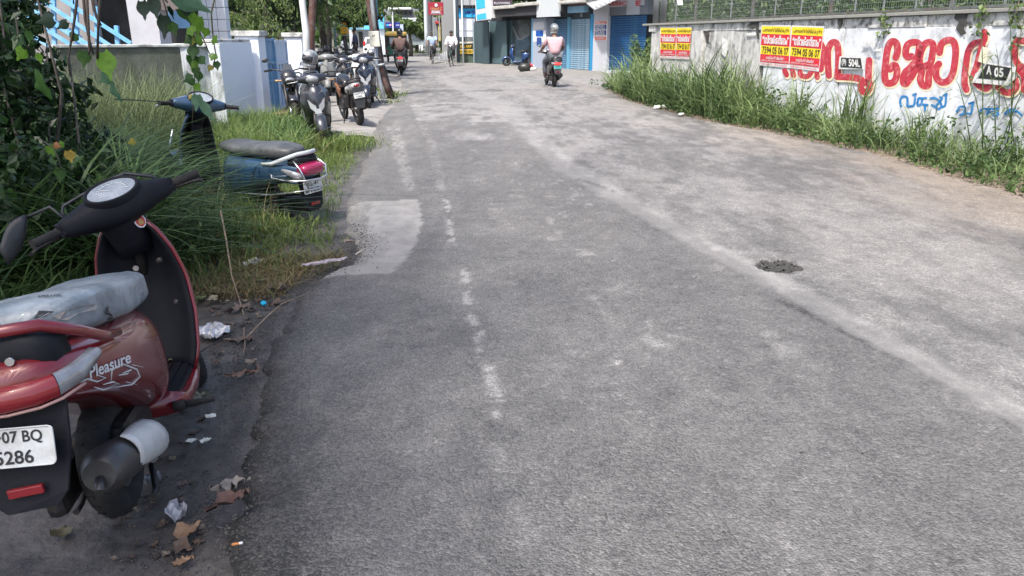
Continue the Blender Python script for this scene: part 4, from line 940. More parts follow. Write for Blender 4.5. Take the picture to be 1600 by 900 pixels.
def motorcycle(label, loc, heading, roll=0.0, scale=1.0, tank=None, accent=None, plate_lines=None, steer=0.0, fairing=True, tail=None, group=None):
    root = thing('parked_motorcycle', label, 'motorcycle', loc, (0, R(roll), heading), group, scale)
    tank = tank or M_black; accent = accent or tank; tail = tail or tank
    lens_c = P('clear_lens', (.42, .44, .46), .12, .3); lens_r = P('red_lens', (.22, .012, .018), .18)
    hx = V((0, 1.0, .80)); tilt = R(-24)
    S = Matrix.Translation(hx) @ Matrix.Rotation(-tilt, 4, 'X') @ rotz(steer) @ Matrix.Rotation(tilt, 4, 'X') @ Matrix.Translation(-hx)
    wheel(root, 1.32, .30, .095, S, 24, 3); wheel(root, 0, .30, .12, None, 24, 3)
    d = MB(); d.M = S; d.lathe([(.05, -.01), (.12, -.01), (.12, .01), (.05, .01)], (.06, 1.32, .30), (1, 0, 0), 20); d.build('brake_disc', M_chrome, root)
    f = MB(); f.M = S
    f.loft([[V((.065 * math.sin(t), 1.32 + (.325 - .03 * (1 - math.cos(t))) * math.sin(a), .30 + (.325 - .03 * (1 - math.cos(t))) * math.cos(a))) for t in [R(-90 + 20 * k) for k in range(10)]] for a in [R(-60 + 12 * i) for i in range(10)]], 0, False, closed=False)
    fo = f.build('front_fender', tank, root); fo.modifiers.new('thick', 'SOLIDIFY').thickness = .006
    k = MB(); k.M = S
    for sx in (-1, 1): k.tube([(sx * .09, 1.32, .30), (sx * .09, 1.20, .56), (sx * .09, 1.0, .96)], [.026, .026, .02], 10)
    k.box((0, 1.05, .86), (.22, .06, .03), Euler((R(24), 0, 0)), bev=.006); k.build('fork', M_dark, root)
    t = MB(); t.loft([superring(0, (a + b) / 2, w_, (b - a) / 2, 20, 2.5, y) for y, w_, a, b in ((1.02, .06, .72, .86), (.96, .12, .70, .92), (.80, .145, .68, .96), (.62, .13, .68, .92), (.50, .08, .70, .83), (.46, .04, .72, .80))]); t.build('fuel_tank', tank, root, sub=1)
    if fairing:
        c = MB(); c.M = S; c.loft([superring(0, z, w_, h, 16, 2.2, y) for y, z, w_, h in ((.98, .88, .13, .12), (1.06, .90, .15, .14), (1.15, .88, .13, .12), (1.22, .85, .08, .07))]); co = c.build('headlight_cowl', tank, root, sub=1)
        l = MB(); l.M = S; l.ell((0, 1.185, .845), (.085, .05, .05)); l.build('headlight', lens_c, co)
        wsd = MB(); wsd.M = S; wsd.add([(-.09, 1.10, .99), (.09, 1.10, .99), (.07, 1.0, 1.10), (-.07, 1.0, 1.10)], [(0, 1, 2, 3)]); wo = wsd.build('visor', P('smoke_visor', (.03, .035, .04), .1, coat=.5), co, fix=False); wo.modifiers.new('thick', 'SOLIDIFY').thickness = .004
    else:
        l = MB(); l.M = S; l.ell((0, 1.12, .86), (.09, .06, .09)); l.build('headlight', lens_c, root)
    for sx in (-1, 1):
        sc_ = MB(); sc_.prism([(1.0, .78), (.92, .60), (.70, .50), (.62, .66), (.80, .72)], lambda a, b, c: V((sx * (.12 + c), a, b)), .02); sc_.build('tank_shroud', accent, root)
    s = MB(); s.loft([superring(0, (a + b) / 2, w_, (b - a) / 2, 16, 3, y) for y, w_, a, b in ((.55, .08, .74, .79), (.40, .12, .73, .80), (.15, .125, .74, .82), (-.05, .11, .78, .86), (-.22, .07, .81, .87))]); s.build('seat', P('seat_vinyl', (.025, .025, .027), .55), root, sub=1)
    b = MB(); b.loft([superring(0, (a + b_) / 2, w_, (b_ - a) / 2, 16, 2.6, y) for y, w_, a, b_ in ((.45, .09, .52, .74), (.2, .12, .60, .77), (-.05, .12, .66, .80), (-.25, .09, .72, .82), (-.36, .05, .75, .81))]); b.build('tail_fairing', tail, root, sub=1)
    l = MB(); l.ell((0, -.355, .775), (.06, .03, .03)); l.build('tail_lamp', lens_r, root)
    gr = MB(); gr.tube([(-.12, .0, .82), (-.13, -.2, .87), (-.08, -.36, .90), (.08, -.36, .90), (.13, -.2, .87), (.12, 0, .82)], .014, 8); gr.build('grab_rail', M_dark, root)
    m = MB(); m.prism([(-.09, .74), (.09, .74), (.10, .50), (.07, .36), (-.07, .36), (-.10, .50)], lambda a, q, c: V((a, -.36 - c - (.74 - q) * .12, q)), .014); m.build('mudguard', M_black, root)
    plate(root, frame((0, -.41, .60), (1, 0, 0), V((0, .1, .99)).normalized(), V((0, -1, .1)).normalized()), .20, .10, plate_lines)
    e = MB(); e.box((0, .62, .42), (.24, .34, .26), bev=.04); e.cyl((0, .78, .50), (0, .90, .66), .075, .065)
    for i in range(6): e.lathe([(.06, 0), (.085, 0), (.085, .006), (.06, .006)], V((0, .77, .49)) + V((0, .12, .16)) * (i / 6), (0, .6, .8), 16)
    e.cyl((-.15, .60, .38), (.15, .60, .38), .09); e.build('engine', P('engine_cast', (.06, .06, .062), .45, .7), root)
    x = MB(); x.tube([(.05, .90, .55), (.07, 1.0, .40), (.10, .80, .22), (.14, .3, .22), (.16, .1, .30)], .019, 8); x.tube([(.16, .12, .29), (.17, -.05, .34), (.175, -.32, .44), (.175, -.36, .45)], [.035, .05, .055, .03], 14); x.build('exhaust', M_dark, root)
    fr = MB(); fr.tube([(0, 1.0, .80), (0, .80, .35), (0, .45, .28), (0, .3, .5), (0, .45, .74)], .02, 8)
    for sx in (-1, 1): fr.tube([(sx * .07, .42, .34), (sx * .08, 0, .30)], .022, 8); fr.tube([(sx * .10, .15, .34), (sx * .11, .02, .70)], .02, 8)
    fr.build('frame', M_dark, root)
    h = MB(); h.M = S; h.tube([(-.37, .86, 1.0), (-.22, .93, 1.02), (-.08, .98, .99), (.08, .98, .99), (.22, .93, 1.02), (.37, .86, 1.0)], .011, 8); ho = h.build('handlebar', M_dark, root)
    for sx in (-1, 1):
        g_ = MB(); g_.M = S; g_.tube([(sx * .25, .92, 1.018), (sx * .375, .858, 1.0)], .018, 10); g_.build('grip', M_rub, ho)
        ms = MB(); ms.M = S; ms.tube([(sx * .22, .94, 1.03), (sx * .24, .97, 1.12), (sx * .32, .96, 1.17)], .006, 6); ms.ell((sx * .345, .955, 1.18), (.06, .016, .036), Euler((0, sx * .25, 0))); mo = ms.build('mirror', M_black, root)
        gl = MB(); gl.M = S; gl.ell((sx * .345, .941, 1.18), (.053, .004, .03), Euler((0, sx * .25, 0))); gl.build('mirror_glass', M_glass, mo)
        i_ = MB(); i_.M = S; i_.tube([(sx * .10, 1.10, .84), (sx * .17, 1.10, .84)], .008, 6); i_.ell((sx * .20, 1.10, .84), (.035, .018, .016)); i_.build('indicator', P('amber_lens', (.55, .30, .12), .25), root)
    st = MB(); st.tube([(-.11, .5, .28), (-.22, .46, .02)], .012, 6); st.build('side_stand', M_dark, root)
    fp = MB()
    for sx in (-1, 1): fp.tube([(sx * .12, .38, .33), (sx * .24, .38, .33)], .015, 8)
    fp.build('footrest', M_rub, root)
    return root

def helmet(label, loc, rz, shell, group=None, tilt=(0, 0), name='helmet', parent=None, cat='helmet'):
    o = MB(); o.ell((0, 0, .02), (.125, .145, .14), nu=20, nv=14, v1=.72)
    o.loft([[V((rx * math.cos(a), ry * math.sin(a) + (.03 if math.sin(a) > 0 else 0) * k, z)) for a in [2 * math.pi * i / 20 for i in range(20)]] for k, (rx, ry, z) in enumerate(((.105, .115, -.075), (.112, .125, -.10), (.10, .115, -.13), (.085, .10, -.13)))], 0, False)
    if parent is None:
        r = thing(name, label, cat, loc, (tilt[0], tilt[1], rz), group)
    else:
        r = bpy.data.objects.new(name, None); link(r, parent); r.location = loc; r.rotation_euler = (tilt[0], tilt[1], rz)
    o.build('helmet_shell', shell, r)
    v = MB(); rg = []
    for z, s in ((-.045, 1.0), (-.01, 1.02), (.03, 1.02), (.06, 1.0)):
        rg.append([V((.127 * s * math.cos(a), .147 * s * math.sin(a), z)) * 1.0 for a in [R(25 + 13 * i) for i in range(11)]])
    v.loft(rg, 0, False, closed=False); vo = v.build('visor', P('helmet_visor', (.02, .022, .03), .08, coat=.8), r); vo.modifiers.new('thick', 'SOLIDIFY').thickness = .005
    return r

# ---------------------------------------------------------------- placing them
red = P('red_scooter_paint', (.165, .008, .014), .26, .1, coat=.8, stain=((.13, .035, .035), .45, 6), thr=(.52, .75), bump=.03, bs=40)
grey_in = P('dusty_black_plastic', (.006, .007, .011), .6, spec=.22, stain=((.018, .021, .027), .5, 4), thr=(.42, .78), bump=.08, bs=120)
near = scooter('dark red scooter in the near left corner and a torn grey seat cover', (-1.225, 2.06, -.045), R(12.5), -6.5, .94,
    paint=red, inner=grey_in, steer=R(32), near=True, plate_lines=[('KL·07 BQ', .74), ('5286', .47)], rail='red', seat=False, name='parked_scooter')
near.rotation_euler.x = R(-3)
# torn cover over its seat
cm = P('seat_cover_sheet', (.17, .20, .225), .40, coat=.2, var=.25, vs=9, stain=((.40, .43, .45), .7, 6), bump=1.0, bs=13)
s = MB()
ss = [(.565, .075, .650, .70), (.545, .115, .640, .73), (.49, .142, .638, .765), (.40, .152, .642, .782), (.22, .155, .655, .79), (.05, .160, .69, .825), (-.12, .155, .715, .855), (-.26, .13, .74, .86), (-.31, .08, .76, .84)]
rg = []
for k_, (y, w_, a, b) in enumerate(ss):
    r_ = superring(0, (a + b) / 2, w_, (b - a) / 2, 44, 4.2, y)
    rg.append([p + V((0, .004 * math.sin(i * 1.3 + k_ * 2), .004 * math.sin(i * 2.1 + k_ * 1.7))) for i, p in enumerate(r_)])
s.loft(rg); seat = s.build('seat', cm, near, sub=1)
def nearM():
    return Matrix.Translation(near.location) @ near.rotation_euler.to_matrix().to_4x4() @ Matrix.Scale(near.scale[0], 4)
NMI = nearM().inverted()
def flank(px, py, fx, off=.003):
    """the point of the scooter's right flank (local coordinates) seen at a photo pixel; fx(y, z) = half width"""
    o = NMI @ V((0, 0, CAM_H)); d = (NMI.to_3x3() @ ray(px, py)).normalized(); xp = .18
    h, nrm, _i, _d = BVH[fx].ray_cast(o, d)
    if h is not None: return h + (nrm if nrm.dot(d) < 0 else -nrm) * off
    for _ in range(12):
        t = (xp - o.x) / d.x; q = o + d * t; xp = fx(q.y, q.z) + off
    return V((xp, q.y, q.z))
def seatx(y, z):
    w_ = float(np.interp(y, [-.31, -.26, -.12, .05, .22, .40, .49, .545, .565], [.08, .13, .155, .160, .155, .152, .142, .115, .075]))
    z0 = float(np.interp(y, [-.26, -.12, .05, .22, .40, .545], [.74, .715, .69, .655, .642, .64])); z1 = float(np.interp(y, [-.26, -.12, .05, .22, .40, .545], [.86, .855, .825, .79, .782, .73]))
    q = min(.98, abs((z - (z0 + z1) / 2) / ((z1 - z0) / 2))); return w_ * (1 - q ** 4.2) ** (1 / 4.2)
def bodyx(y, z):
    w_ = float(np.interp(y, [-.46, -.30, -.15, .05, .22, .38, .455, .49], [.09, .165, .19, .20, .195, .178, .14, .08])); z0 = float(np.interp(y, [-.3, -.15, .05, .22, .38, .455], [.565, .51, .42, .32, .25, .24])); z1 = float(np.interp(y, [-.3, -.15, .05, .22, .38, .455], [.755, .74, .71, .69, .67, .645]))
    q = min(.97, abs((z - (z0 + z1) / 2) / ((z1 - z0) / 2))); return w_ * (1 - q ** 2.8) ** (1 / 2.8)
from mathutils.bvhtree import BVHTree
bpy.context.view_layer.update(); _dg = bpy.context.evaluated_depsgraph_get()
_body = [c for c in near.children if c.name.startswith('body_panel')][0]
BVH = {seatx: BVHTree.FromObject(seat, _dg), bodyx: BVHTree.FromObject(_body, _dg)}
def pixtext(mb, txt, fx, c00, c10, c11, c01, bold=0.0, off=.004):
    """lettering whose corners fall on four photo pixels of the flank"""
    c = [V((*p, 0)) for p in (c00, c10, c11, c01)]
    def T(a, b, _):
        q = (c[0] * (1 - a) + c[1] * a) * (1 - b) + (c[3] * (1 - a) + c[2] * a) * b
        return flank(q.x, q.y, fx, off)
    add_text(mb, txt, T, 0, 0, 1, 1, bold=bold)
fl = lambda pts, fx, off=.003: [flank(a, b, fx, off) for a, b in pts]
tr = MB(); A = fl([(82, 495), (100, 486), (125, 478), (150, 476), (148, 484), (120, 490), (105, 500), (92, 500)], seatx, .004); tr.add(A, [tuple(range(len(A)))]); tr.build('torn_foam', P('bare_foam', (.34, .31, .29), .9, var=.3, vs=30), seat, fix=False)
bl = MB(); A = fl([(52, 497), (62, 487), (84, 487), (72, 493)], seatx, .004); bl.add(A, [tuple(range(len(A)))]); bl.build('cover_tear', INK, seat, fix=False)
bk = MB(); cc_ = flank(197, 497, seatx, .002); bk.torus(cc_, (1, .45, 0), .024, .005, 20, 6); bk.build('strap_ring', M_dark, seat)
for t_, q_ in (('K', ((96, 515), (96, 505), (108, 508), (108, 518))), ('AL', ((166, 478), (180, 505), (172, 507), (160, 482))), ('DELUX', ((60, 466), (96, 464), (96, 461), (60, 463)))):
    sl = MB(); pixtext(sl, t_, seatx, *q_, bold=.03); sl.build('cover_lettering', INK, seat, fix=False)
DW = P('decal_white', (.62, .63, .64), .4)
dl_ = MB(); pixtext(dl_, 'Pleasure', bodyx, (137, 592), (201, 567), (199, 549), (135, 573), bold=.02, off=.008); dl_.build('side_lettering', DW, near, fix=False)
for pts in ([(118, 600), (135, 592), (150, 596), (163, 590), (150, 586)], [(172, 598), (173, 578), (190, 569), (212, 577), (217, 588), (205, 600), (178, 604)], [(190, 583), (203, 578), (197, 584), (184, 586)],
            [(146, 604), (160, 608), (185, 599), (175, 596), (160, 600)], [(205, 570), (222, 574)], [(196, 596), (212, 600)]):
    o_ = MB(); o_.tube(fl(pts, bodyx, .003), [.001] + [.0028] * (len(pts) - 2) + [.001], 5); o_.build('side_ornament', DW, near)
# sticker on the steering cover, bolts, mirror stems
hx = V((0, .985, .72)); tl_ = R(-24)
NS = Matrix.Translation(hx) @ Matrix.Rotation(-tl_, 4, 'X') @ rotz(R(32)) @ Matrix.Rotation(tl_, 4, 'X') @ Matrix.Translation(-hx)
stk = MB(); stk.M = NS; nn = 28
Ts = frame((.045, .862, .872), V((1, .35, 0)).normalized(), V((0, .1, 1)).normalized(), V((.33, -.94, .1)).normalized())
stk.add([Ts(.026 * math.cos(2 * math.pi * i / nn), .030 * math.sin(2 * math.pi * i / nn), .0) for i in range(nn)], [tuple(range(nn))], 0)
stk.add([Ts(.021 * math.cos(2 * math.pi * i / nn), .025 * math.sin(2 * math.pi * i / nn), .0012) for i in range(nn)], [tuple(range(nn))], 1)
stk.add([Ts(a, b, .002) for a, b in ((-.012, -.016), (.012, -.016), (.01, -.002), (.004, .006), (0, .012), (-.005, .005), (-.01, -.003))], [tuple(range(7))], 2)
stk.build('round_sticker', [DW, P('sticker_red', (.42, .05, .03), .5), P('sticker_gold', (.42, .24, .08), .5)], near, fix=False)
ms = MB(); ms.M = NS
ms.tube([(.19, .90, .985), (.185, .905, 1.01), (.10, .94, 1.06), (.03, .96, 1.06), (-.17, .93, 1.035), (-.185, .925, 1.015), (-.18, .91, .96)], [.009, .0085, .0075, .007, .0065, .0065, .006], 8); ms.build('mirror_stem', M_black, near)
ml = MB(); ml.M = NS; ml.tube([(-.19, .90, .985), (-.21, .95, 1.05), (-.30, .97, 1.045)], .0065, 8)
ml.loft([[V((-.30, .97, 1.045)) + V((-t * .14, -.02 * t, -t * .10)) + V((0, .012 * math.cos(a) * (1.3 - t * .3), .035 * math.sin(a) * (.35 + 1.1 * math.sin(min(1, t * 1.2) * 2.4)))) for a in [2 * math.pi * i / 12 for i in range(12)]] for t in np.linspace(0, 1, 8)]); ml.build('mirror', M_black, near)
for q_ in ((.03, -.425, .755, .011), (.0, .905, .69, .012), (.12, .905, .52, .008)):
    bt = MB(); bt.cyl(q_[:3], (q_[0], q_[1] - .012, q_[2]), q_[3]); bt.build('bolt', M_chrome, near)
hk = MB(); hk.ell((.09, .93, .70), (.016, .012, .016)); hk.build('ignition_lock', M_dark, near)
# leaf lying on its floorboard
blue = P('blue_scooter_paint', (.022, .06, .12), .28, .3, coat=.7, stain=((.10, .13, .16), .45, 4))
gunm = P('gunmetal_paint', (.045, .048, .058), .28, .6, coat=.6); navy = P('navy_paint', (.012, .016, .03), .22, .3, coat=.8)
greyp = P('matt_grey_paint', (.20, .21, .21), .45); whitep = P('white_scooter_paint', (.62, .63, .62), .3, coat=.5); gloss = P('gloss_black', (.014, .014, .016), .2, coat=.8)
def at(px, py, z=0): return G(px, py, z)
# blue scooter sunk in the grass, tail towards the road
p = at(455, 312, -.08)
b2 = scooter('blue scooter with pink tail lamp and chrome guard rails sunk in the roadside grass', (-2.15, 6.74, -.27), R(59), -3, 1.03, paint=blue, inner=grey_in, steer=R(-18),
    plate_lines=[('KL·41', .6), ('B·7621', .9)], rail='grey', crash=True, group=None, mirrors=(0, 0), seatm=P('grey_seat', (.05, .053, .056), .5, stain=((.2, .2, .2), .3, 6)))
b2.rotation_euler.x = R(9)
for c in b2.children:
    if c.name.startswith('tail_lamp'): c.data.materials.clear(); c.data.materials.append(P('pink_lens', (.30, .012, .07), .2, coat=.6)); c.scale = (1.25, 1.0, 1.25); c.location = (0, -.01, -.11)
    if c.name.startswith('grab_rail'): c.data.materials.clear(); c.data.materials.append(P('pale_grey_rail', (.40, .43, .44), .4))
# sporty dark scooter facing the camera
p = at(508, 219, -.04); v = V((.10, -1)).normalized()
def face(px, py, ang, fwd=1.24, sc=1.0, z=-.045):
    """root so that the FRONT wheel stands at the pixel's ground point; ang = heading in degrees (0 = away)"""
    q = at(px, py, z); d = V((-math.sin(R(ang)), math.cos(R(ang)), 0)); r = q - d * fwd * sc
    return (r.x, r.y, z), R(ang)
l, h = face(508, 229, 197, 1.24, .96)
scooter('dark grey sporty scooter with angular lamps facing the camera at the edge of the grass', l, h, 6, .96, paint=gunm, inner=gloss, style='sharp', mirrors=(0, 0))
l, h = face(464, 204, 190, 1.32, .95)
motorcycle('black motorcycle facing the camera beside the blue gate with a helmet on its handlebar', l, h, 7, .95, tank=gloss, accent=P('grey_accent', (.10, .11, .12), .35), tail=navy, steer=R(12))
def rear(px, py, ang, z=-.045):
    q = at(px, py, z); return (q.x, q.y, z), R(ang)
l, h = rear(563, 195, 24)
motorcycle('black motorcycle with white tail and number plate standing with its back to the camera', l, h, -8, .90, tank=gloss, accent=P('orange_accent', (.28, .12, .05), .35), tail=whitep, plate_lines=[('KL07CG', .84), ('1086', .56)], fairing=False)
l, h = face(577, 168, 187, 1.24)
scooter('glossy navy scooter facing the camera beside the leaning rusty pole', l, h, 5, 1.05, paint=navy, inner=gloss, style='sharp', mirrors=(0, 0))
l, h = face(516, 150, 188, 1.24)
scooter('matt grey scooter with round mirrors facing the camera behind the black motorcycle', l, h, 4, 1.02, paint=greyp, inner=M_black, mirrors=(1, 1))
l, h = face(566, 146, 195, 1.24)
scooter('white scooter facing the camera, second from the leaning pole', l, h, 5, 1.0, paint=whitep, inner=M_black, mirrors=(1, 0))
l, h = face(505, 128, 178, 1.32)
motorcycle('black motorcycle with a black helmet on top, farthest left of the parked row', l, h, 6, 1.0, tank=gloss, accent=whitep)
helmet('round black helmet resting on the farthest left motorcycle', (l[0] + .02, l[1] - .85, 1.02), R(180), P('helmet_black', (.015, .015, .017), .2, coat=.7))
l, h = face(534, 126, 200, 1.32)
motorcycle('dark motorcycle parked next to the short black post with a yellow head', l, h, 6, 1.0, tank=gloss, accent=greyp)
l, h = face(553, 124, 190, 1.24)
scooter('black scooter standing just behind the short black post', l, h, 5, 1.0, paint=gloss, mirrors=(1, 1))
q = at(476, 198, -.04)
helmet('black and white full-face helmet hung on the black motorcycle by the gate', (q.x + .07, q.y + .45, 1.06), R(150), P('helmet_grey', (.10, .11, .12), .18, coat=.8, stain=((.5, .5, .5), .8, 6)), tilt=(R(8), R(-14)))
q = at(575, 150, -.04)
helmet('silver helmet resting on the white scooter beside the leaning pole', (q.x, q.y + .9, .98), R(160), P('helmet_silver', (.35, .36, .38), .2, .6, coat=.5))

l, h = face(546, 160, 193, 1.24)
scooter('black scooter wedged between the matt grey scooter and the leaning pole', l, h, 5, 1.0, paint=gloss, inner=gloss, style='sharp', mirrors=(1, 0))
l, h = face(486, 138, 186, 1.32)
motorcycle('black motorcycle half hidden behind the helmeted motorcycle by the gate pillar', l, h, 6, 1.0, tank=gloss, accent=navy)
l, h = face(528, 140, 184, 1.24)
scooter('gloss black scooter tucked behind the matt grey scooter', l, h, 4, 1.0, paint=gloss, mirrors=(1, 1))
# ================================================================ people, bicycles, auto-rickshaw, car
SKIN = P('brown_skin', (.17, .085, .05), .55, sss=0)
HAIR = P('black_hair', (.015, .013, .012), .6)
def skinned(name, verts, edges, radii, mat, par, root=0, sub=2):
    me = bpy.data.meshes.new(name); me.from_pydata([tuple(v) for v in verts], edges, []); o = bpy.data.objects.new(name, me); link(o, par)
    m = o.modifiers.new('skin', 'SKIN'); m.use_smooth_shade = True; m.branch_smoothing = .3
    sk = me.skin_vertices[0].data
    for i, r in enumerate(radii):
        r = (r, r) if isinstance(r, (int, float)) else r; k = 1.28 if r[0] > .03 else 1.1
        sk[i].radius = (r[0] * k, r[1] * k); sk[i].use_root = (i == root)
    q = o.modifiers.new('sub', 'SUBSURF'); q.levels = sub; q.render_levels = sub
    me.materials.append(mat); return o
def human(par, J, shirt, trousers, sleeves='short', shoes=None, hair=True, face=1, dhoti=None, curl=1):
    """J: joints in the local frame; face = +1 looks to +y"""
    pel, chest, neck, head = V(J['pelvis']), V(J['chest']), V(J['neck']), V(J['head'])
    vs, es, rs = [], [], []
    def add(p, r, link_=None):
        vs.append(V(p)); rs.append(r); i = len(vs) - 1
        if link_ is not None: es.append((link_, i))
        return i
    up = (head - neck).normalized(); fw = V(J.get('fwd', (0, face, 0)))
    a = add(pel, .10); b = add((pel + chest) / 2, .095, a); c = add(chest, .115, b); n = add(neck, .05, c); h0 = add(neck + (head - neck) * .55 + fw * .01, .055, n)
    h1 = add(head - up * .02 + fw * .015, .078, h0); h2 = add(head + up * .05, .085, h1); h3 = add(head + up * .10 - fw * .01, .05, h2)
    add(head - up * .005 + fw * .105, .013, h1)                           # nose
    for s in (-1, 1): side = fw.cross(up) * s; add(head + side * .088 - up * .01, .014, h2)   # ears
    for s, k in ((-1, 'l'), (1, 'r')):
        sh = add(J['sh' + k], .055, c); el = add(J['el' + k], .038, sh); wr = add(J['wr' + k], .024, el)
        w_ = V(J['wr' + k]); d = (w_ - V(J['el' + k])).normalized(); hd = V(J.get('hand' + k, w_ + d * .06)); pm = add(hd, (.034, .02), wr)
        dd = (hd - w_).normalized(); sd = V((1, 0, 0)) if abs(dd.x) < .8 else V((0, 1, 0)); dn = dd.cross(sd).normalized(); dn = dn if dn.z < 0 else -dn
        for q, ln in zip((-.024, -.008, .008, .024), (.058, .068, .063, .05)):
            f1 = add(hd + dd * .035 + sd * q, .0085, pm); add(hd + dd * (.035 + ln * .55) + sd * q + dn * .02 * curl, .007, f1)
        t1 = add(hd + sd * (-s * .032) * 1 + dd * .002, .009, pm); add(hd + sd * (-s * .045) + dd * .03 + dn * .02, .008, t1)
        hp = add(J['hip' + k], .085, a); kn = add(J['kn' + k], .055, hp); an = add(J['an' + k], .036, kn); add(J['toe' + k], (.035, .028), an)
    body = skinned('body', vs, es, rs, SKIN, par)
    # shirt
    vs, es, rs = [], [], []
    a = add(pel - V((0, 0, .05)), .15); b = add((pel + chest) / 2, .15, a); c = add(chest, .165, b); add(neck - (neck - chest) * .25, .075, c)
    for k in 'lr':
        sh = add(V(J['sh' + k]), .075, c)
        if sleeves == 'short': add(V(J['sh' + k]).lerp(V(J['el' + k]), .75), .062, sh)
        else: el = add(J['el' + k], .058, sh); add(V(J['el' + k]).lerp(V(J['wr' + k]), .9), .042, el)
    skinned('shirt', vs, es, rs, shirt, par)
    vs, es, rs = [], [], []
    a = add(pel, .118)
    for k in 'lr':
        hp = add(J['hip' + k], .098, a); kn = add(J['kn' + k], .075, hp); add(V(J['kn' + k]).lerp(V(J['an' + k]), .92), .056, kn)
    skinned('trousers', vs, es, rs, trousers, par)
    for k in 'lr':
        m = MB(); an, to = V(J['an' + k]), V(J['toe' + k]); d = (to - an); d.z = 0; d.normalize()
        m.ell((an + to) / 2 + d * .02 - V((0, 0, .02)), (.045, .12, .04), d.to_track_quat('Y', 'Z').to_euler()); m.build('shoe', shoes or M_black, par)
    if hair:
        m = MB(); m.ell(head + up * .045 - fw * .012, (.098, .105, .10), nu=16, nv=10, v1=.6); m.build('hair', HAIR, par)
    if face == 1 or True:
        for s in (-1, 1):
            m = MB(); side = fw.cross(up) * s; m.ell(head + side * .032 + up * .012 + fw * .092, (.011, .008, .007)); m.build('eye', P('eye_dark', (.03, .02, .02), .2), par)
        m = MB(); m.ell(head - up * .045 + fw * .088, (.026, .008, .007)); m.build('mouth', P('lip_brown', (.16, .05, .04), .5), par)
    return body
def rider_pose(lean=0.0):
    return dict(pelvis=(0, -.02, .90), chest=(0, .05, 1.20), neck=(0, .09, 1.40), head=(0, .13, 1.54), shl=(-.19, .06, 1.33), shr=(.19, .06, 1.33), ell=(-.31, .26, 1.08), elr=(.31, .26, 1.08),
        wrl=(-.30, .72, .97), wrr=(.30, .72, .97), handl=(-.29, .82, .98), handr=(.29, .82, .98), hipl=(-.11, .02, .85), hipr=(.11, .02, .85), knl=(-.21, .42, .72), knr=(.21, .42, .72), anl=(-.17, .52, .30), anr=(.17, .52, .30), toel=(-.16, .68, .27), toer=(.16, .68, .27))
def bar_rider(name, label, loc, heading, shirt, trousers, helm, sleeves='short', sc=1.0, group=None):
    r = thing(name, label, 'person', loc, (0, 0, heading), group, sc)
    human(r, rider_pose(), shirt, trousers, sleeves, hair=helm is None)
    if helm is not None: helmet(None, (0, .13, 1.60), 0, helm, parent=r)
    return r
pink = P('dusty_pink_shirt', (.42, .27, .30), .85, var=.1, vs=14, bump=1.0, bs=9); brown = P('brown_shirt', (.10, .06, .055), .85, var=.12, vs=10, bump=.3, bs=14)
jean = P('grey_trousers', (.10, .11, .13), .9, var=.15, vs=10); blk = P('black_trousers', (.025, .025, .03), .9); wsh = P('white_shirt', (.72, .68, .74), .85, var=.05, vs=10, bump=.3, bs=14); bsh = P('sky_blue_shirt', (.36, .48, .68), .85, var=.05, vs=10, bump=.3, bs=14)
def road_at(px, py, ang, back=0.0):
    q = G(px, py, -.0); return (q.x, q.y, -.0), R(ang)
l, h = road_at(866, 135, 8)
scooter('black electric scooter with a green plate ridden up the road by the man in pink', l, h, 0, 1.03, paint=gloss, inner=M_black, green=True, lit=True, plate_lines=[('KL05', .6), ('6732', .8)], mirrors=(1, 1), rail='b', name='ridden_scooter')
bar_rider('person', 'man in a dusty pink shirt and grey trousers with a silver-black helmet riding a scooter', l, h, pink, jean, P('helmet_grey', (.10, .11, .12), .18), sc=1.03)
l, h = road_at(627, 117, 6)
scooter('black scooter with a lit red tail lamp ridden behind the auto-rickshaw', l, h, 0, 1.0, paint=gloss, inner=M_black, lit=True, plate_lines=[('KL07', .6), ('4410', .8)], mirrors=(1, 1), rail='b', name='ridden_scooter')
bar_rider('person', 'person in a brown shirt and black helmet riding away behind the auto-rickshaw', l, h, brown, blk, P('helmet_black', (.015, .015, .017), .2), 'long')
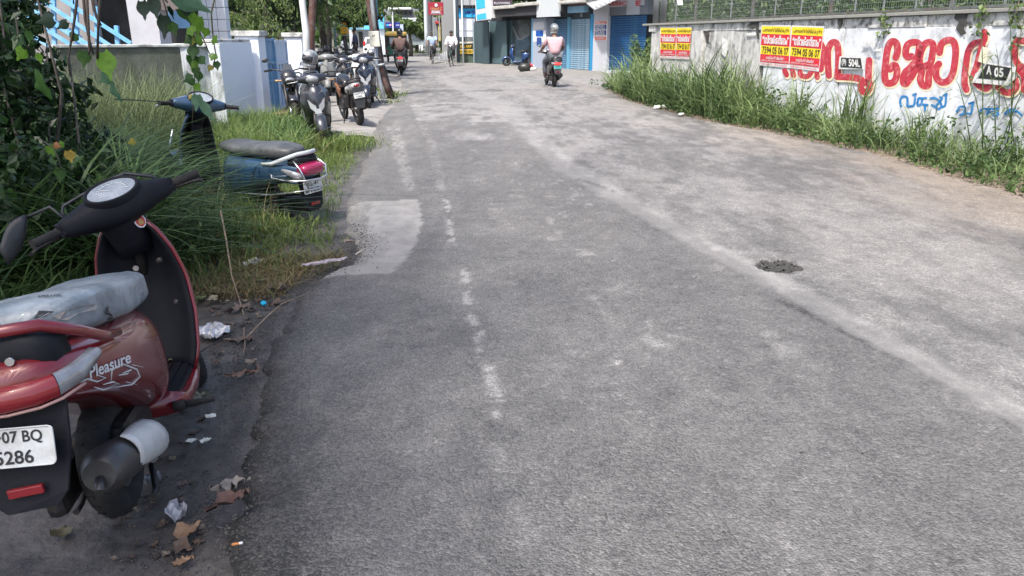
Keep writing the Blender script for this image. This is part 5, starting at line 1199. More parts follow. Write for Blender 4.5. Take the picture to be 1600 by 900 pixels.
# bicycles
def bicycle(label, loc, heading, col, sc=1.0):
    r = thing('bicycle', label, 'bicycle', loc, (0, 0, heading), 'bicycles coming down the road', sc)
    for y in (-.53, .53):
        w_ = MB(); w_.torus((0, y, .33), (1, 0, 0), .31, .010, 28, 6)
        for i in range(14):
            a = 2 * math.pi * i / 14; w_.tube([(0, y, .33), (0, y + .30 * math.sin(a), .33 + .30 * math.cos(a))], .0018, 3)
        w_.cyl((-.03, y, .33), (.03, y, .33), .02); wo = w_.build('wheel', M_steel, r); t_ = MB(); t_.torus((0, y, .33), (1, 0, 0), .332, .018, 28, 6); t_.build('tyre', M_rub, wo)
        f = MB(); f.loft([[V((.028 * math.cos(t), y + (.36 + .01 * math.sin(t)) * math.sin(a), .33 + (.36 + .012 * math.sin(t)) * math.cos(a))) for t in [R(180 * k / 5) for k in range(6)]] for a in [R(-75 + 15 * i) for i in range(10)]], 0, False, closed=False)
        fo = f.build('mudguard', col, r, fix=False); fo.modifiers.new('t', 'SOLIDIFY').thickness = .003
    m = MB(); m.tube([(0, .42, .92), (0, .38, .74), (0, -.0, .29)], .017, 8); m.tube([(0, .39, .80), (0, -.14, .80)], .014, 8); m.tube([(0, 0, .29), (0, -.16, .88)], .014, 8)
    for s in (-1, 1): m.tube([(s * .05, -.53, .33), (0, 0, .29)], .009, 6); m.tube([(s * .05, -.53, .33), (0, -.14, .80)], .008, 6); m.tube([(s * .05, .53, .33), (s * .05, .44, .66), (0, .41, .76)], .011, 6)
    m.build('frame', col, r)
    s_ = MB(); s_.ell((0, -.19, .92), (.085, .14, .03)); s_.build('saddle', M_black, r)
    hb_ = MB(); hb_.tube([(-.27, .22, .98), (-.24, .36, 1.0), (-.08, .44, .99), (.08, .44, .99), (.24, .36, 1.0), (.27, .22, .98)], .012, 8); hb_.tube([(0, .42, .9), (0, .44, .99)], .014, 8); hb_.build('handlebar', M_chrome, r)
    c = MB(); c.lathe([(.06, 0), (.09, 0), (.09, .004), (.06, .004)], (.05, 0, .29), (1, 0, 0), 18); c.tube([(.07, 0, .29), (.09, .13, .20)], .010, 6); c.tube([(-.07, 0, .29), (-.09, -.13, .38)], .010, 6); c.build('crank', M_steel, r)
    for a in ((.13, .13, .20), (-.13, -.13, .38)):
        p_ = MB(); p_.box(a, (.09, .07, .02), bev=.004); p_.build('pedal', M_rub, r)
    k = MB(); k.box((0, -.52, .74), (.13, .34, .015), bev=.004); k.tube([(.05, -.6, .73), (.05, -.53, .33)], .006, 5); k.tube([(-.05, -.6, .73), (-.05, -.53, .33)], .006, 5); k.build('carrier', M_dark, r)
    return r
def cyc_pose():
    return dict(pelvis=(0, -.18, .99), chest=(0, -.08, 1.28), neck=(0, -.03, 1.46), head=(0, .02, 1.61), shl=(-.19, -.06, 1.40), shr=(.19, -.06, 1.40), ell=(-.27, .05, 1.16), elr=(.27, .05, 1.16), wrl=(-.27, .20, 1.02), wrr=(.27, .20, 1.02),
        handl=(-.27, .26, 1.0), handr=(.27, .26, 1.0), hipl=(-.10, -.14, .93), hipr=(.10, -.14, .93), knl=(-.14, .22, .83), knr=(.12, .18, .62), anl=(-.12, .0, .47), anr=(.12, .08, .28), toel=(-.13, .14, .42), toer=(.13, .22, .23))
for px, py, ang, col, sh, lab1, lab2 in ((704, 103, 176, P('cycle_green', (.03, .06, .05), .4), wsh, 'bicycle ridden by the man in the white shirt, nearer the shop doors', 'dark-haired man in a white shirt and black trousers cycling towards the camera'),
                                  (675.5, 99, 182, P('cycle_black', (.02, .02, .025), .4), bsh, 'bicycle ridden by the man in the sky blue shirt below the maroon board', 'balding man in a sky blue shirt cycling towards the camera below the maroon board')):
    q = G(px, py, 0); d = V((-math.sin(R(ang)), math.cos(R(ang)), 0)); l = (q.x - d.x * .5, q.y - d.y * .5, 0)
    bicycle(lab1, l, R(ang), col, 1.0); r = thing('person', lab2, 'person', l, (0, 0, R(ang))); human(r, cyc_pose(), sh, blk, 'long' if sh is wsh else 'short')
# far walkers and riders
def walker(label, px, py, ang, sh, tr, sleeves='short', D=None, sc=1.0):
    q = G(px, py, 0); r = thing('person', label, 'person', (q.x, q.y, 0), (0, 0, R(ang)), None, sc)
    human(r, dict(pelvis=(0, 0, .93), chest=(0, .01, 1.25), neck=(0, .02, 1.45), head=(0, .04, 1.60), shl=(-.19, 0, 1.38), shr=(.19, 0, 1.38), ell=(-.24, -.06, 1.12), elr=(.24, .08, 1.12), wrl=(-.24, -.02, .88), wrr=(.24, .20, .90),
        hipl=(-.09, 0, .90), hipr=(.09, 0, .90), knl=(-.10, .16, .52), knr=(.10, -.02, .50), anl=(-.10, .18, .10), anr=(.10, -.22, .14), toel=(-.10, .32, .05), toer=(.10, -.12, .05)), sh, tr, sleeves); return r
walker('man all in pale blue and white walking towards the camera beside the white pole', 658, 83, 190, P('pale_blue_shirt', (.55, .64, .78), .85), P('white_dhoti', (.70, .70, .72), .9), 'long')
walker('man in a dark coat standing beside the white hatchback under the trees', 557, 96, 100, P('dark_blue_shirt', (.04, .05, .09), .85), blk, 'long', sc=1.1)
l, h = road_at(645, 80, 185); l = (l[0], l[1] - 8, 0)
scooter('far oncoming scooter ridden by a man in a dark red shirt', (l[0] - .5, l[1] + 6, 0), h, 0, 1.1, paint=P('silver_scooter', (.2, .2, .21), .4), name='ridden_scooter')
bar_rider('person', 'far oncoming scooter rider in a dark red shirt and pale cap', (l[0] - .5, l[1] + 6, 0), h, P('maroon_shirt', (.10, .02, .02), .85), blk, P('helmet_white', (.7, .7, .7), .4), sc=1.1)
# auto-rickshaw seen from behind
q = G(620, 97, 0)
au = thing('auto_rickshaw', 'yellow-roofed black and green three-wheeled auto-rickshaw driving away', 'auto-rickshaw', (q.x, q.y, 0), (0, 0, R(6)))
YA = P('auto_yellow', (.72, .50, .12), .5, stain=((.5, .38, .2), .5, 5)); GA = P('auto_green', (.01, .07, .05), .35, coat=.4)
def ap(nm, fn, mat, par=au, **k): m = MB(); fn(m); return m.build(nm, mat, par, **k)
ap('tub', lambda m: m.loft([superring(0, .62, .62, .26, 24, 6, y) for y in (0.0, .5, 1.3)]), P('auto_black', (.02, .02, .022), .4)); ap('rear_panel', lambda m: m.box((0, -.02, .66), (1.16, .06, .46), bev=.03), GA)
ap('canopy', lambda m: m.loft([superring(0, 1.60, w_, h_, 24, 4, y) for y, w_, h_ in ((-.12, .55, .10), (-.02, .64, .13), (.6, .66, .15), (1.5, .62, .13), (1.9, .5, .09))]), YA)
ap('canopy_back', lambda m: m.box((0, -.0, 1.50), (1.22, .05, .13), bev=.02), P('canvas_black', (.025, .025, .026), .8)); ap('rear_window', lambda m: m.box((0, -.01, 1.22), (.72, .02, .34)), P('hazy_pane', (.35, .42, .48), .2))
for s in (-1, 1):
    ap('pillar', lambda m: m.tube([(s * .60, 0, .8), (s * .62, .0, 1.5)], .04, 8), M_black); ap('side_curtain', lambda m: m.box((s * .49, .0, 1.18), (.22, .04, .62), bev=.01), P('canvas_black', (.025, .025, .026), .8))
    ap('tail_lamp', lambda m: m.box((s * .52, -.06, .62), (.09, .03, .12), bev=.01), P('red_lens', (.22, .012, .018), .18)); ap('side_door', lambda m: m.box((s * .635, .55, .66), (.03, .8, .44), bev=.01), GA)
    w0 = MB(); w0.torus((s * .52, .35, .21), (1, 0, 0), .15, .06, 20, 8); wt = w0.build('wheel', M_rub, au)
ap('wheel', lambda m: m.torus((0, 2.1, .21), (1, 0, 0), .15, .06, 20, 8), M_rub); ap('front_cowl', lambda m: m.loft([superring(0, .75, w_, h_, 20, 3, y) for y, w_, h_ in ((1.5, .55, .4), (2.0, .40, .36), (2.3, .22, .25))]), GA)
ap('windscreen', lambda m: m.box((0, 1.75, 1.25), (1.0, .03, .5)), P('hazy_pane', (.35, .42, .48), .2)); ap('bumper', lambda m: m.tube([(-.6, -.1, .40), (.6, -.1, .40)], .025, 8), M_dark)
plate(au, frame((0, -.075, .52), (1, 0, 0), (0, 0, 1), (0, -1, 0)), .34, .10, [('KL07 BX 2214', .9)])
# white hatchback, rear view
q = G(588, 90, -.05)
car = thing('parked_car', 'white hatchback with red tail lamps parked beyond the leaning pole', 'car', (q.x - .15, q.y, -.05), (0, 0, R(4)))
def cp(nm, fn, mat, par=car, **k): m = MB(); fn(m); return m.build(nm, mat, par, **k)
CW = P('car_white', (.75, .76, .78), .25, coat=.8, var=.02)
sec = [(-.0, .74, .36, .80), (.05, .80, .28, .95), (.35, .83, .25, 1.0), (2.6, .83, .25, .98), (3.3, .80, .26, .90), (3.65, .70, .32, .72)]
cp('body', lambda m: m.loft([superring(0, (a + b) / 2, w_, (b - a) / 2, 28, 5, y) for y, w_, a, b in sec]), CW, sub=1)
cp('cabin', lambda m: m.loft([[V((x * w_, y, z)) for x, z, y in ((-1, .93, y0), (-.84, 1.47, y0 + dy), (.84, 1.47, y0 + dy), (1, .93, y0))] for y0, dy, w_ in ((.04, .18, .74), (.5, .0, .78), (1.9, -.1, .78), (2.6, -.7, .74))]), CW, bevel=.06)
cp('rear_window', lambda m: m.prism([(-.58, 1.0), (.58, 1.0), (.50, 1.36), (-.50, 1.36)], lambda a, b, c: V((a, .045 + (b - .93) * .33 - .012 - c, b)), .012), P('tinted_glass', (.03, .04, .045), .08, coat=.8))
for s in (-1, 1):
    cp('side_window', lambda m: m.prism([(.35, 1.0), (2.2, 1.0), (1.8, 1.38), (.5, 1.38)], lambda a, b, c: V((s * (.775 - (b - 1.0) * .25 + c), a, b)), .02), P('tinted_glass', (.03, .04, .045), .08))
    cp('tail_lamp', lambda m: m.box((s * .70, .03, 1.02), (.16, .10, .34), bev=.03), P('car_red_lens', (.40, .02, .02), .2, coat=.6)); cp('wing_mirror', lambda m: m.ell((s * .92, 2.3, 1.0), (.09, .05, .06)), CW)
    for y in (.62, 3.0):
        hub = cp('wheel', lambda m: m.lathe([(.001, -.08), (.17, -.08), (.19, .08), (.001, .09)], (s * .74, y, .30), (s, 0, 0), 20), M_steel); w0 = MB(); w0.torus((s * .74, y, .30), (1, 0, 0), .23, .075, 24, 8); w0.build('tyre', M_rub, hub)
cp('bumper', lambda m: m.box((0, -.03, .45), (1.58, .14, .28), bev=.05), CW); plate(car, frame((0, -.11, .60), (1, 0, 0), (0, 0, 1), (0, -1, 0)), .5, .11, [('KL 07 CE 9042', .9)])
# ================================================================ shop row beyond the wall
FA = G(1008, 118, .0); FB = G(740, 98.5, .0); FD = (FB - FA); FLEN = FD.length; FD.normalize(); FN = V((-FD.y, FD.x, 0)); FN = FN if FN.y < 0 else -FN
def Fp(px, py, off=0.0): return onplane(px, py, FA + FN * off, FN)
shop = None
def fa(px, off=0.0): return (Fp(px, 60, off) - FA).dot(FD)
def fz(px, py, off=0.0): return Fp(px, py, off).z
def fbox(nm, x0, y0, x1, y1, c0, c1, mat, par, bev=0.0, zmin=None, zmax=None):
    """block on the facade: photo pixel rectangle on its front face, from offset c0 to c1 (towards the road)"""
    a0, a1 = fa(x0, c1), fa(x1, c1); xm = (x0 + x1) / 2; z1, z0 = fz(xm, y0, c1), fz(xm, y1, c1)
    if zmin is not None: z0 = zmin
    if zmax is not None: z1 = zmax
    o = V(par.location) if par is not None else V((0, 0, 0)); c = FA + FD * ((a0 + a1) / 2) + FN * ((c0 + c1) / 2) + V((0, 0, (z0 + z1) / 2)) - o
    m = MB(); m.box(c, (abs(a1 - a0), abs(c1 - c0), z1 - z0), Euler((0, 0, math.atan2(FD.y, FD.x))), bev=bev); return m.build(nm, mat, par)
def ftext(par, s, x0, y0, x1, y1, off, mat, bold=.02):
    c = [V((x0, y1, 0)), V((x1, y1, 0)), V((x1, y0, 0)), V((x0, y0, 0))]; o = V(par.location)
    def T(a, b, _): q = (c[0] * (1 - a) + c[1] * a) * (1 - b) + (c[3] * (1 - a) + c[2] * a) * b; return Fp(q.x, q.y, off) - o
    m = MB(); add_text(m, s, T, 0, 0, 1, 1, bold=bold); return m.build('lettering', mat, par, fix=False)
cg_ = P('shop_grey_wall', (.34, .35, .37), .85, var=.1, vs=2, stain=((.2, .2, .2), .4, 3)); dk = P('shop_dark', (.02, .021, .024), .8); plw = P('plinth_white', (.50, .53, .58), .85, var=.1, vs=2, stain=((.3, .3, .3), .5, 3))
shutb = P('shutter_blue', (.010, .07, .19), .45, .2, stain=((.04, .13, .24), .7, 2.5)); shutp = P('shutter_pale', (.16, .30, .42), .4, .4, stain=((.55, .65, .72), .9, 1.1), stretch=(1, 1, .3), thr=(.44, .6)); framb = P('frame_blue', (.03, .22, .42), .4)
sh = thing('shop_building', 'low grey shop with a deep blue roller shutter next to the end of the wall', 'shop', FA)
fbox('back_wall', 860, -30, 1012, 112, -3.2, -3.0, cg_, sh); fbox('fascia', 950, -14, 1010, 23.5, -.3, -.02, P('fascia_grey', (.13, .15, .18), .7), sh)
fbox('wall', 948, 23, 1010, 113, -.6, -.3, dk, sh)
fbox('column', 925.5, 6, 948.5, 113.5, -.3, .06, P('column_grey', (.42, .43, .47), .8, var=.06, vs=2), sh, bev=.01)
fbox('plinth', 949, 113, 1030, 131, -.3, .55, plw, sh, bev=.02); fbox('plinth', 926, 113.7, 948.6, 122, -.3, .3, plw, sh, bev=.02)
fbox('fascia_panel', 977, 9, 997, 23, -.02, .01, P('fascia_pale', (.30, .33, .37), .6), sh)
ftext(sh, 'ASSIC', 944, 2, 980, 9, .03, P('sign_red', (.42, .05, .06), .5), .03); ftext(sh, 'E', 993, 1, 1001, 9, .03, P('sign_red', (.42, .05, .06), .5), .04)
fbox('letter_board', 942, -6, 1004, 10, -.02, .015, P('board_pale', (.35, .38, .42), .6), sh)
def slats(par, x0, x1, yt, yb, n, mat, nm='slat', off=-.1):
    z1 = fz((x0 + x1) / 2, yt, off); z0 = fz((x0 + x1) / 2, yb, off); a0, a1 = fa(x0, off), fa(x1, off); o = V(par.location); me = None
    hgt = (z1 - z0) / n; L_ = abs(a1 - a0)
    pr = [(0, .0), (hgt * .15, .018), (hgt * .5, .03), (hgt * .85, .018), (hgt, .0)]
    for i in range(n):
        if me is None:
            m = MB(); m.loft([[V((x, -c, z)) for z, c in pr] for x in (-L_ / 2, L_ / 2)], 0, False, True, False); me = m.mesh(nm, mat)
        ob = bpy.data.objects.new(nm, me); link(ob, par); p = FA + FD * ((a0 + a1) / 2) + FN * off + V((0, 0, z0 + i * hgt)) - o
        ob.location = p; ob.rotation_euler = (0, 0, math.atan2(FD.y, FD.x) + (math.pi if FN.dot(V((FD.y, -FD.x, 0))) < 0 else 0))
slats(sh, 949, 1010, 24, 113, 24, shutb)
# notice on the column
nt1 = thing('notice_board', 'white notice with two dark blue blocks on the grey shop column', 'notice', FA)
fbox('board', 928.5, 32.5, 947.5, 63, .06, .075, P('notice_white', (.72, .72, .72), .6), nt1); fbox('red_strip', 929, 33, 947, 37.5, .075, .08, P('notice_salmon', (.55, .14, .10), .6), nt1); fbox('red_strip', 929, 57, 947, 62.5, .075, .08, P('notice_salmon', (.55, .14, .10), .6), nt1)
for y in (38.5, 47.5): fbox('blue_block', 929.3, y, 946.7, y + 7.8, .075, .08, P('notice_blue', (.02, .045, .16), .6), nt1)
for i, (s_, y) in enumerate((('PRESS CLUB', 34), ('OFFSET', 39.5), ('PRINTING', 43), ('FLEX', 48.5), ('BANNERS', 52), ('CONTACT', 58.5))): ftext(nt1, s_, 931, y, 945, y + 2.8, .085, P('notice_white', (.72, .72, .72), .6), .01)
fbox('frame_post', 921.8, 22, 925.6, 116, -.05, .10, framb, sh); fbox('shutter_wall', 866, 10, 922, 30, -.5, -.15, P('lintel_dark', (.07, .09, .11), .7), sh)
slats(sh, 888.5, 921.8, 29.5, 115, 26, shutp); fbox('shutter_post', 885.5, 27, 889, 115.5, -.12, .0, P('post_blue_pale', (.12, .30, .44), .5), sh); slats(sh, 866, 885.5, 29, 114.5, 26, P('shutter_mid', (.12, .24, .38), .4, .3, var=.2, vs=2))
fbox('sign_box', 875, 9.5, 911, 20, .0, .25, P('sign_lightblue', (.20, .42, .62), .5, stain=((.45, .6, .7), .6, 2)), sh, bev=.02); fbox('sign_top', 885, 4, 914, 9.3, -.1, .2, P('sign_brown', (.22, .12, .12), .7), sh)
# tilted corrugated roof sheet
rf = thing('roof_sheet', 'pale corrugated sheet projecting over the shop shutters', 'roof sheet', FA)
A = Fp(905, -3, .3), Fp(929, 16, .9), Fp(966, -2, .9), Fp(950, -14, .2)
m = MB(); n = 22; rows = []
for i in range(n + 1):
    t = i / n; p = A[0].lerp(A[3], t); q = A[1].lerp(A[2], t); rows.append([p + V((0, 0, .02 * math.sin(i * 1.57))) - FA, q + V((0, 0, .02 * math.sin(i * 1.57))) - FA])
m.loft(rows, 0, False, True, False); o = m.build('sheet', P('roof_sheet_grey', (.50, .52, .53), .5, .3, var=.08, vs=3), rf); o.modifiers.new('t', 'SOLIDIFY').thickness = .01
# middle bay: kiosk, dark opening with printed figure, open doors
sh2 = thing('shop_building', 'open shop with dark doorway, printed figure panel and blue-grey door leaves', 'shop', FA)
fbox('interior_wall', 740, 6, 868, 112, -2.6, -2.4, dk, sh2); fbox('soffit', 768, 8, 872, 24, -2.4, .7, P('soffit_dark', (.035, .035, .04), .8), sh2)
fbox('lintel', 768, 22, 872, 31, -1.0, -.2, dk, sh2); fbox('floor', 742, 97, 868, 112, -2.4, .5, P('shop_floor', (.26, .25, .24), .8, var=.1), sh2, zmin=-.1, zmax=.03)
for k, (x0, x1, y) in enumerate(((770, 803, 12.5), (803, 838, 8), (870, 906, 4))): fbox('roof_edge', x0, y - 4, x1, y + 1.2, .4, .85, P('roof_edge_white', (.45, .45, .42), .7, stain=((.25, .22, .2), .6, 4)), sh2, bev=.03)
fbox('side_panel', 792, 30, 800, 99, -.6, -.3, P('teal_panel', (.16, .28, .31), .6), sh2)
for x0, x1, y0, y1, c, col in ((763.8, 791, 33, 99.5, .05, (.075, .125, .14)), (739.5, 763, 35, 98.5, .35, (.045, .075, .09))):
    fbox('door_leaf', x0, y0, x1, y1, c - .06, c, P('door_%d' % x0, col, .55, var=.12, vs=1.5), sh2, bev=.008); fbox('door_frame', x0 - .5, y0 - 1, x0 + .6, y1, c - .06, c + .03, P('door_edge', (.25, .32, .35), .5), sh2)
pn = thing('figure_poster', 'dim grey-teal printed panel showing a seated figure beside the doorway', 'poster', FA)
fbox('panel', 801, 26, 829.5, 99, -.32, -.28, P('panel_dark', (.05, .065, .075), .6, var=.4, vs=2), pn)
FGm = P('print_grey', (.13, .15, .155), .7, var=.3, vs=5)
def fpoly(nm, pts, off, mat, par):
    m = MB(); A = [Fp(x, y, off) - FA for x, y in pts]; m.add(A, [tuple(range(len(A)))]); o = m.build(nm, mat, par, fix=False); return o
fpoly('printed_head', [(808, 33), (811, 29.5), (815, 31), (817, 36), (814, 39), (810, 38)], -.272, FGm, pn); fpoly('printed_torso', [(812, 38), (824, 36), (828, 44), (827, 56), (822, 60), (812, 58), (809, 48)], -.270, FGm, pn)
fpoly('printed_arm', [(800, 40), (803, 42), (808, 54), (812, 60), (822, 54), (826, 56), (815, 63), (808, 62), (803, 50)], -.266, P('print_light', (.20, .23, .24), .7), pn); fpoly('printed_skirt', [(804, 62), (824, 58), (828, 66), (822, 97), (804, 97), (806, 76)], -.268, P('print_blue', (.07, .12, .16), .7, var=.4, vs=6), pn)
ks = thing('kiosk_cabinet', 'tall pale blue-grey cabinet with paper notices in front of the doorway', 'cabinet', FA)
fbox('cabinet', 830.5, 28.5, 853, 111.5, -.3, .35, P('kiosk_grey', (.30, .34, .42), .5, var=.06, vs=2), ks, bev=.01); fbox('edge_strip', 830.2, 28, 832, 111.5, .30, .365, P('kiosk_blue', (.14, .33, .52), .4), ks)
fbox('paper', 833, 34, 850, 46, .35, .362, P('paper_grey', (.50, .52, .54), .7, var=.2, vs=14), ks); fbox('paper', 833, 47.5, 852.5, 65, .35, .360, P('paper_white', (.68, .70, .72), .7), ks); fbox('blue_sticker', 837, 47.6, 848.5, 57, .36, .368, P('sticker_blue', (.01, .08, .36), .5), ks); fbox('blue_sticker', 838.5, 58.5, 846, 71, .36, .368, P('sticker_navy', (.02, .06, .22), .5), ks)
bb = thing('signboard', 'blank white hanging signboard above the pale cabinet', 'signboard', FA); fbox('board', 838, -8, 871.5, 26.5, .6, .72, P('sign_white', (.48, .51, .53), .5, var=.03), bb, bev=.01)
for x in (843, 866): fbox('bracket', x, -12, x + 1.2, -8, .2, .62, M_dark, bb)
# left end: turquoise sign box, dark gutter, brown board
tb = thing('signboard', 'turquoise and white boxed signboard jutting out at the shop corner', 'signboard', FA)
def fquad_box(nm, quad, c0, c1, mat, par):
    m = MB(); A = [Fp(x, y, c1) - FA for x, y in quad]; B = [p - FN * (c1 - c0) for p in A]; n = len(quad)
    m.add(A + B, [tuple(range(n)), tuple(range(2 * n - 1, n - 1, -1))] + [(i, n + i, n + (i + 1) % n, (i + 1) % n) for i in range(n)]); return m.build(nm, mat, par)
TQ = P('turquoise', (.04, .42, .62), .5)
fquad_box('board', [(743.5, 33), (765, 30), (758.5, -6), (742.5, -4)], .9, 1.0, P('board_white', (.55, .57, .59), .5), tb); fquad_box('blue_panel', [(745.5, 31.5), (760, 29), (759, 20), (745, 23)], 1.0, 1.01, TQ, tb); fquad_box('blue_panel', [(744.5, 14.5), (758, 12), (757, -4), (743.5, -3)], 1.0, 1.01, TQ, tb)
fquad_box('side_board', [(760, 28), (768, 28), (767, -8), (758.5, -8)], .5, .9, P('board_side', (.50, .50, .52), .5), tb)
fbox('arm', 759, -10, 762, -6, .0, .95, M_dark, tb)
bd = thing('signboard', 'brown signboard with small white letters above the dark shop eave', 'signboard', FA); fbox('board', 769, -12, 799.5, 8, .75, .80, P('board_brown', (.06, .035, .05), .6), bd); ftext(bd, 'FLOWERS', 772, 3, 797, 6.5, .815, plw, .02)
# roof over all bays
fbox('roof', 766, -26, 1012, -12, -4, .8, P('old_tile_roof', (.30, .20, .16), .9, var=.3, vs=3), sh2)
fbox('gutter_post', 906, 0, 907.5, 26, .0, .06, M_steel, sh)
# items at the shop front
l = Fp(800, 102, 1.6)
q = G(791, 104, 0)
scooter('blue scooter parked side-on in front of the grey-green shop doors', (q.x + 1.28, q.y + .1, 0.02), R(92), 4, 1.02, paint=P('deep_blue_paint', (.015, .05, .16), .25, .3, coat=.7), inner=M_black, mirrors=(1, 0), rail='grey')
q = G(818, 112, 0)
sk = thing('garbage_sack', 'black sack spilling pale and red scraps beside the cabinet', 'sack', q)
m = MB()
for k in range(7): m.ell((random.uniform(-.15, .35), random.uniform(-.1, .1), .1 + .05 * (k % 3)), (.18, .14, .16), Euler((k, k * 2, k * 3)), 10, 6)
m2 = MB(); m2.ell((.05, 0, .17), (.30, .2, .20), nu=14, nv=9); m2.build('sack', P('sack_black', (.02, .022, .02), .4, bump=1.0, bs=14), sk)
for k, c_ in enumerate(((.7, .66, .66), (.45, .05, .08), (.7, .68, .66), (.6, .58, .56))):
    m = MB(); m.ell((.30 + .05 * k, -.05 - .03 * (k % 2), .12 + .07 * ((k * 2) % 3)), (.11, .05, .08), Euler((k, k, 0)), 8, 5); m.build('scrap', P('scrap_%d' % k, c_, .7), sk)
# ---------------- far boards and poles
def fb(par, nm, x0, y0, x1, y1, Y, th, mat, bev=0.0):
    a, b = atY(x0, 45, Y), atY(x1, 45, Y); a.z, b.z = atY(x0, y1, Y).z, atY(x1, y0, Y).z; m = MB(); o = V(par.location); m.box((V(((a.x + b.x) / 2, Y + th / 2, (a.z + b.z) / 2))) - o, (abs(b.x - a.x), th, abs(b.z - a.z)), bev=bev); return m.build(nm, mat, par)
def btext(par, s, x0, y0, x1, y1, Y, mat, bold=.02):
    c = [V((x0, y1, 0)), V((x1, y1, 0)), V((x1, y0, 0)), V((x0, y0, 0))]; o = V(par.location)
    def T(a, b, _): q = (c[0] * (1 - a) + c[1] * a) * (1 - b) + (c[3] * (1 - a) + c[2] * a) * b; return atY(q.x, q.y, Y) - o
    m = MB(); add_text(m, s, T, 0, 0, 1, 1, bold=bold); return m.build('lettering', mat, par, fix=False)
Yj = 45.5
t = thing('advert_shopfront', 'shopfront of stacked bright advert panels with a blue lettered header behind the white pole', 'shop', atY(728, 97, Yj))
SB = P('sign_sky', (.02, .33, .62), .5); SW = P('sign_panel_white', (.60, .64, .74), .5, var=.05); NV = P('sign_navy', (.015, .03, .22), .5); SY = P('banner_yellow', (.60, .40, .03), .6); 
fb(t, 'roof', 712, -14, 760, 8, Yj - .3, 2.5, P('tin_grey', (.33, .34, .35), .6)); fb(t, 'photo_strip', 715, 8, 743, 13, Yj, .1, P('photo_strip', (.10, .09, .10), .6, var=.7, vs=9)); fb(t, 'header', 715, 13.2, 743, 27, Yj - .05, .15, SB)
btext(t, 'TATT', 721, 8.5, 741, 12.5, Yj - .02, plw, .03); btext(t, 'UM', 726, 17, 735, 22, Yj - .07, NV, .06); btext(t, 'Q', 736.5, 16, 742, 22.5, Yj - .07, NV, .07)
fb(t, 'white_panel', 715.5, 28, 742, 47.8, Yj, .1, SW); fb(t, 'white_panel', 715.5, 49, 741, 57.5, Yj, .1, SW); fb(t, 'photo_panel', 716, 58, 727, 65, Yj, .1, P('photo_dark', (.05, .07, .08), .6, var=.5, vs=8)); fb(t, 'photo_panel', 728, 57.5, 740, 65, Yj, .1, P('photo_dark2', (.12, .13, .14), .6, var=.7, vs=10))
fb(t, 'cream_strip', 715, 65.2, 741, 67.5, Yj - .02, .1, P('cream_strip', (.55, .52, .42), .6)); fb(t, 'black_banner', 715, 68.5, 741, 76.5, Yj - .02, .08, P('banner_black', (.02, .018, .015), .6)); btext(t, 'GALAXY', 719, 70.5, 737, 74.5, Yj - .06, SY, .04); fb(t, 'yellow_banner', 715, 77, 741, 84, Yj - .02, .08, SY); btext(t, 'JEWELLERY', 717, 78.5, 739, 82.5, Yj - .06, P('banner_black', (.02, .018, .015), .6), .03)
fb(t, 'base_wall', 713, 84.3, 742, 99, Yj + .05, .3, P('base_green', (.06, .09, .07), .85, var=.4, vs=3)); fb(t, 'rear_wall', 690, -14, 745, 97, Yj + 2.5, .3, P('back_grey', (.22, .23, .24), .85))
pole('utility_pole', 'thin white steel pole in front of the advert panels', 'pole', [atY(724, 98, Yj - 1.2), atY(723, 60, Yj - 1.2), atY(721.5, 0, Yj - 1.2), atY(719, -70, Yj - 1.2)], .045, P('pole_white', (.62, .66, .66), .5))
t2 = pole('utility_pole', 'thick dark and white pole between the cyclist in white and the advert panels', 'pole', [atY(715.5, 97, Yj - .8), atY(714, 50, Yj - .8), atY(712.5, 0, Yj - .8), atY(710.5, -90, Yj - .8)], .13, P('pole_dark', (.07, .09, .11), .7))
m = MB(); m.tube([atY(712.3, 97, Yj - 1.0) - V(t2.location), atY(711.2, 50, Yj - 1.0) - V(t2.location), atY(710, 0, Yj - 1.0) - V(t2.location), atY(708, -90, Yj - 1.0) - V(t2.location)], .06, 8); m.build('conduit', P('pole_white', (.62, .66, .66), .5), t2)
Yp = 52
pole('utility_pole', 'tall thick pale pole left of the maroon signboard', 'pole', [atY(666.5, 82, Yp), atY(666, 50, Yp), atY(664.5, 0, Yp), atY(662.5, -90, Yp)], .12, P('pole_pale', (.45, .50, .53), .7))
pole('utility_pole', 'dark weathered wooden pole close behind the pale pole', 'pole', [atY(673, 84, Yp + 1), atY(672, 50, Yp + 1), atY(670, 0, Yp + 1), atY(667, -90, Yp + 1)], .17, P('pole_wood', (.09, .10, .11), .8, var=.3, vs=4))
t = thing('signboard', 'maroon signboard with a round white emblem on two posts', 'signboard', atY(682, 100, 43.5)); Ym = 43.5
fb(t, 'board', 670, 3.5, 693.5, 23.5, Ym, .12, P('maroon', (.26, .012, .03), .5), .01)
m = MB(); c = atY(681.5, 8, Ym - .01) - V(t.location); m.cyl(c, c + V((0, -.02, 0)), .085, n=20); m.build('emblem', plw, t)
btext(t, 'Hotel C', 673, 10.5, 691, 15.5, Ym - .01, P('board_gold', (.45, .25, .10), .5), .01); btext(t, 'RESTAURANT', 674.5, 16, 688.5, 17.6, Ym - .01, plw); fb(t, 'white_strip', 675, 18, 688.5, 20, Ym - .02, .02, plw); btext(t, 'OPEN 24 HRS FAMILY', 673, 21, 690, 22.3, Ym - .01, plw)
for x in (676, 686): fb(t, 'post', x, 23.5, x + 1.3, 60, Ym + .03, .06, M_steel)
for x, yt in ((669.3, 60), (684.2, 58)): fb(t, 'stay', x, 60, x + .5, 97, Ym, .04, M_steel)
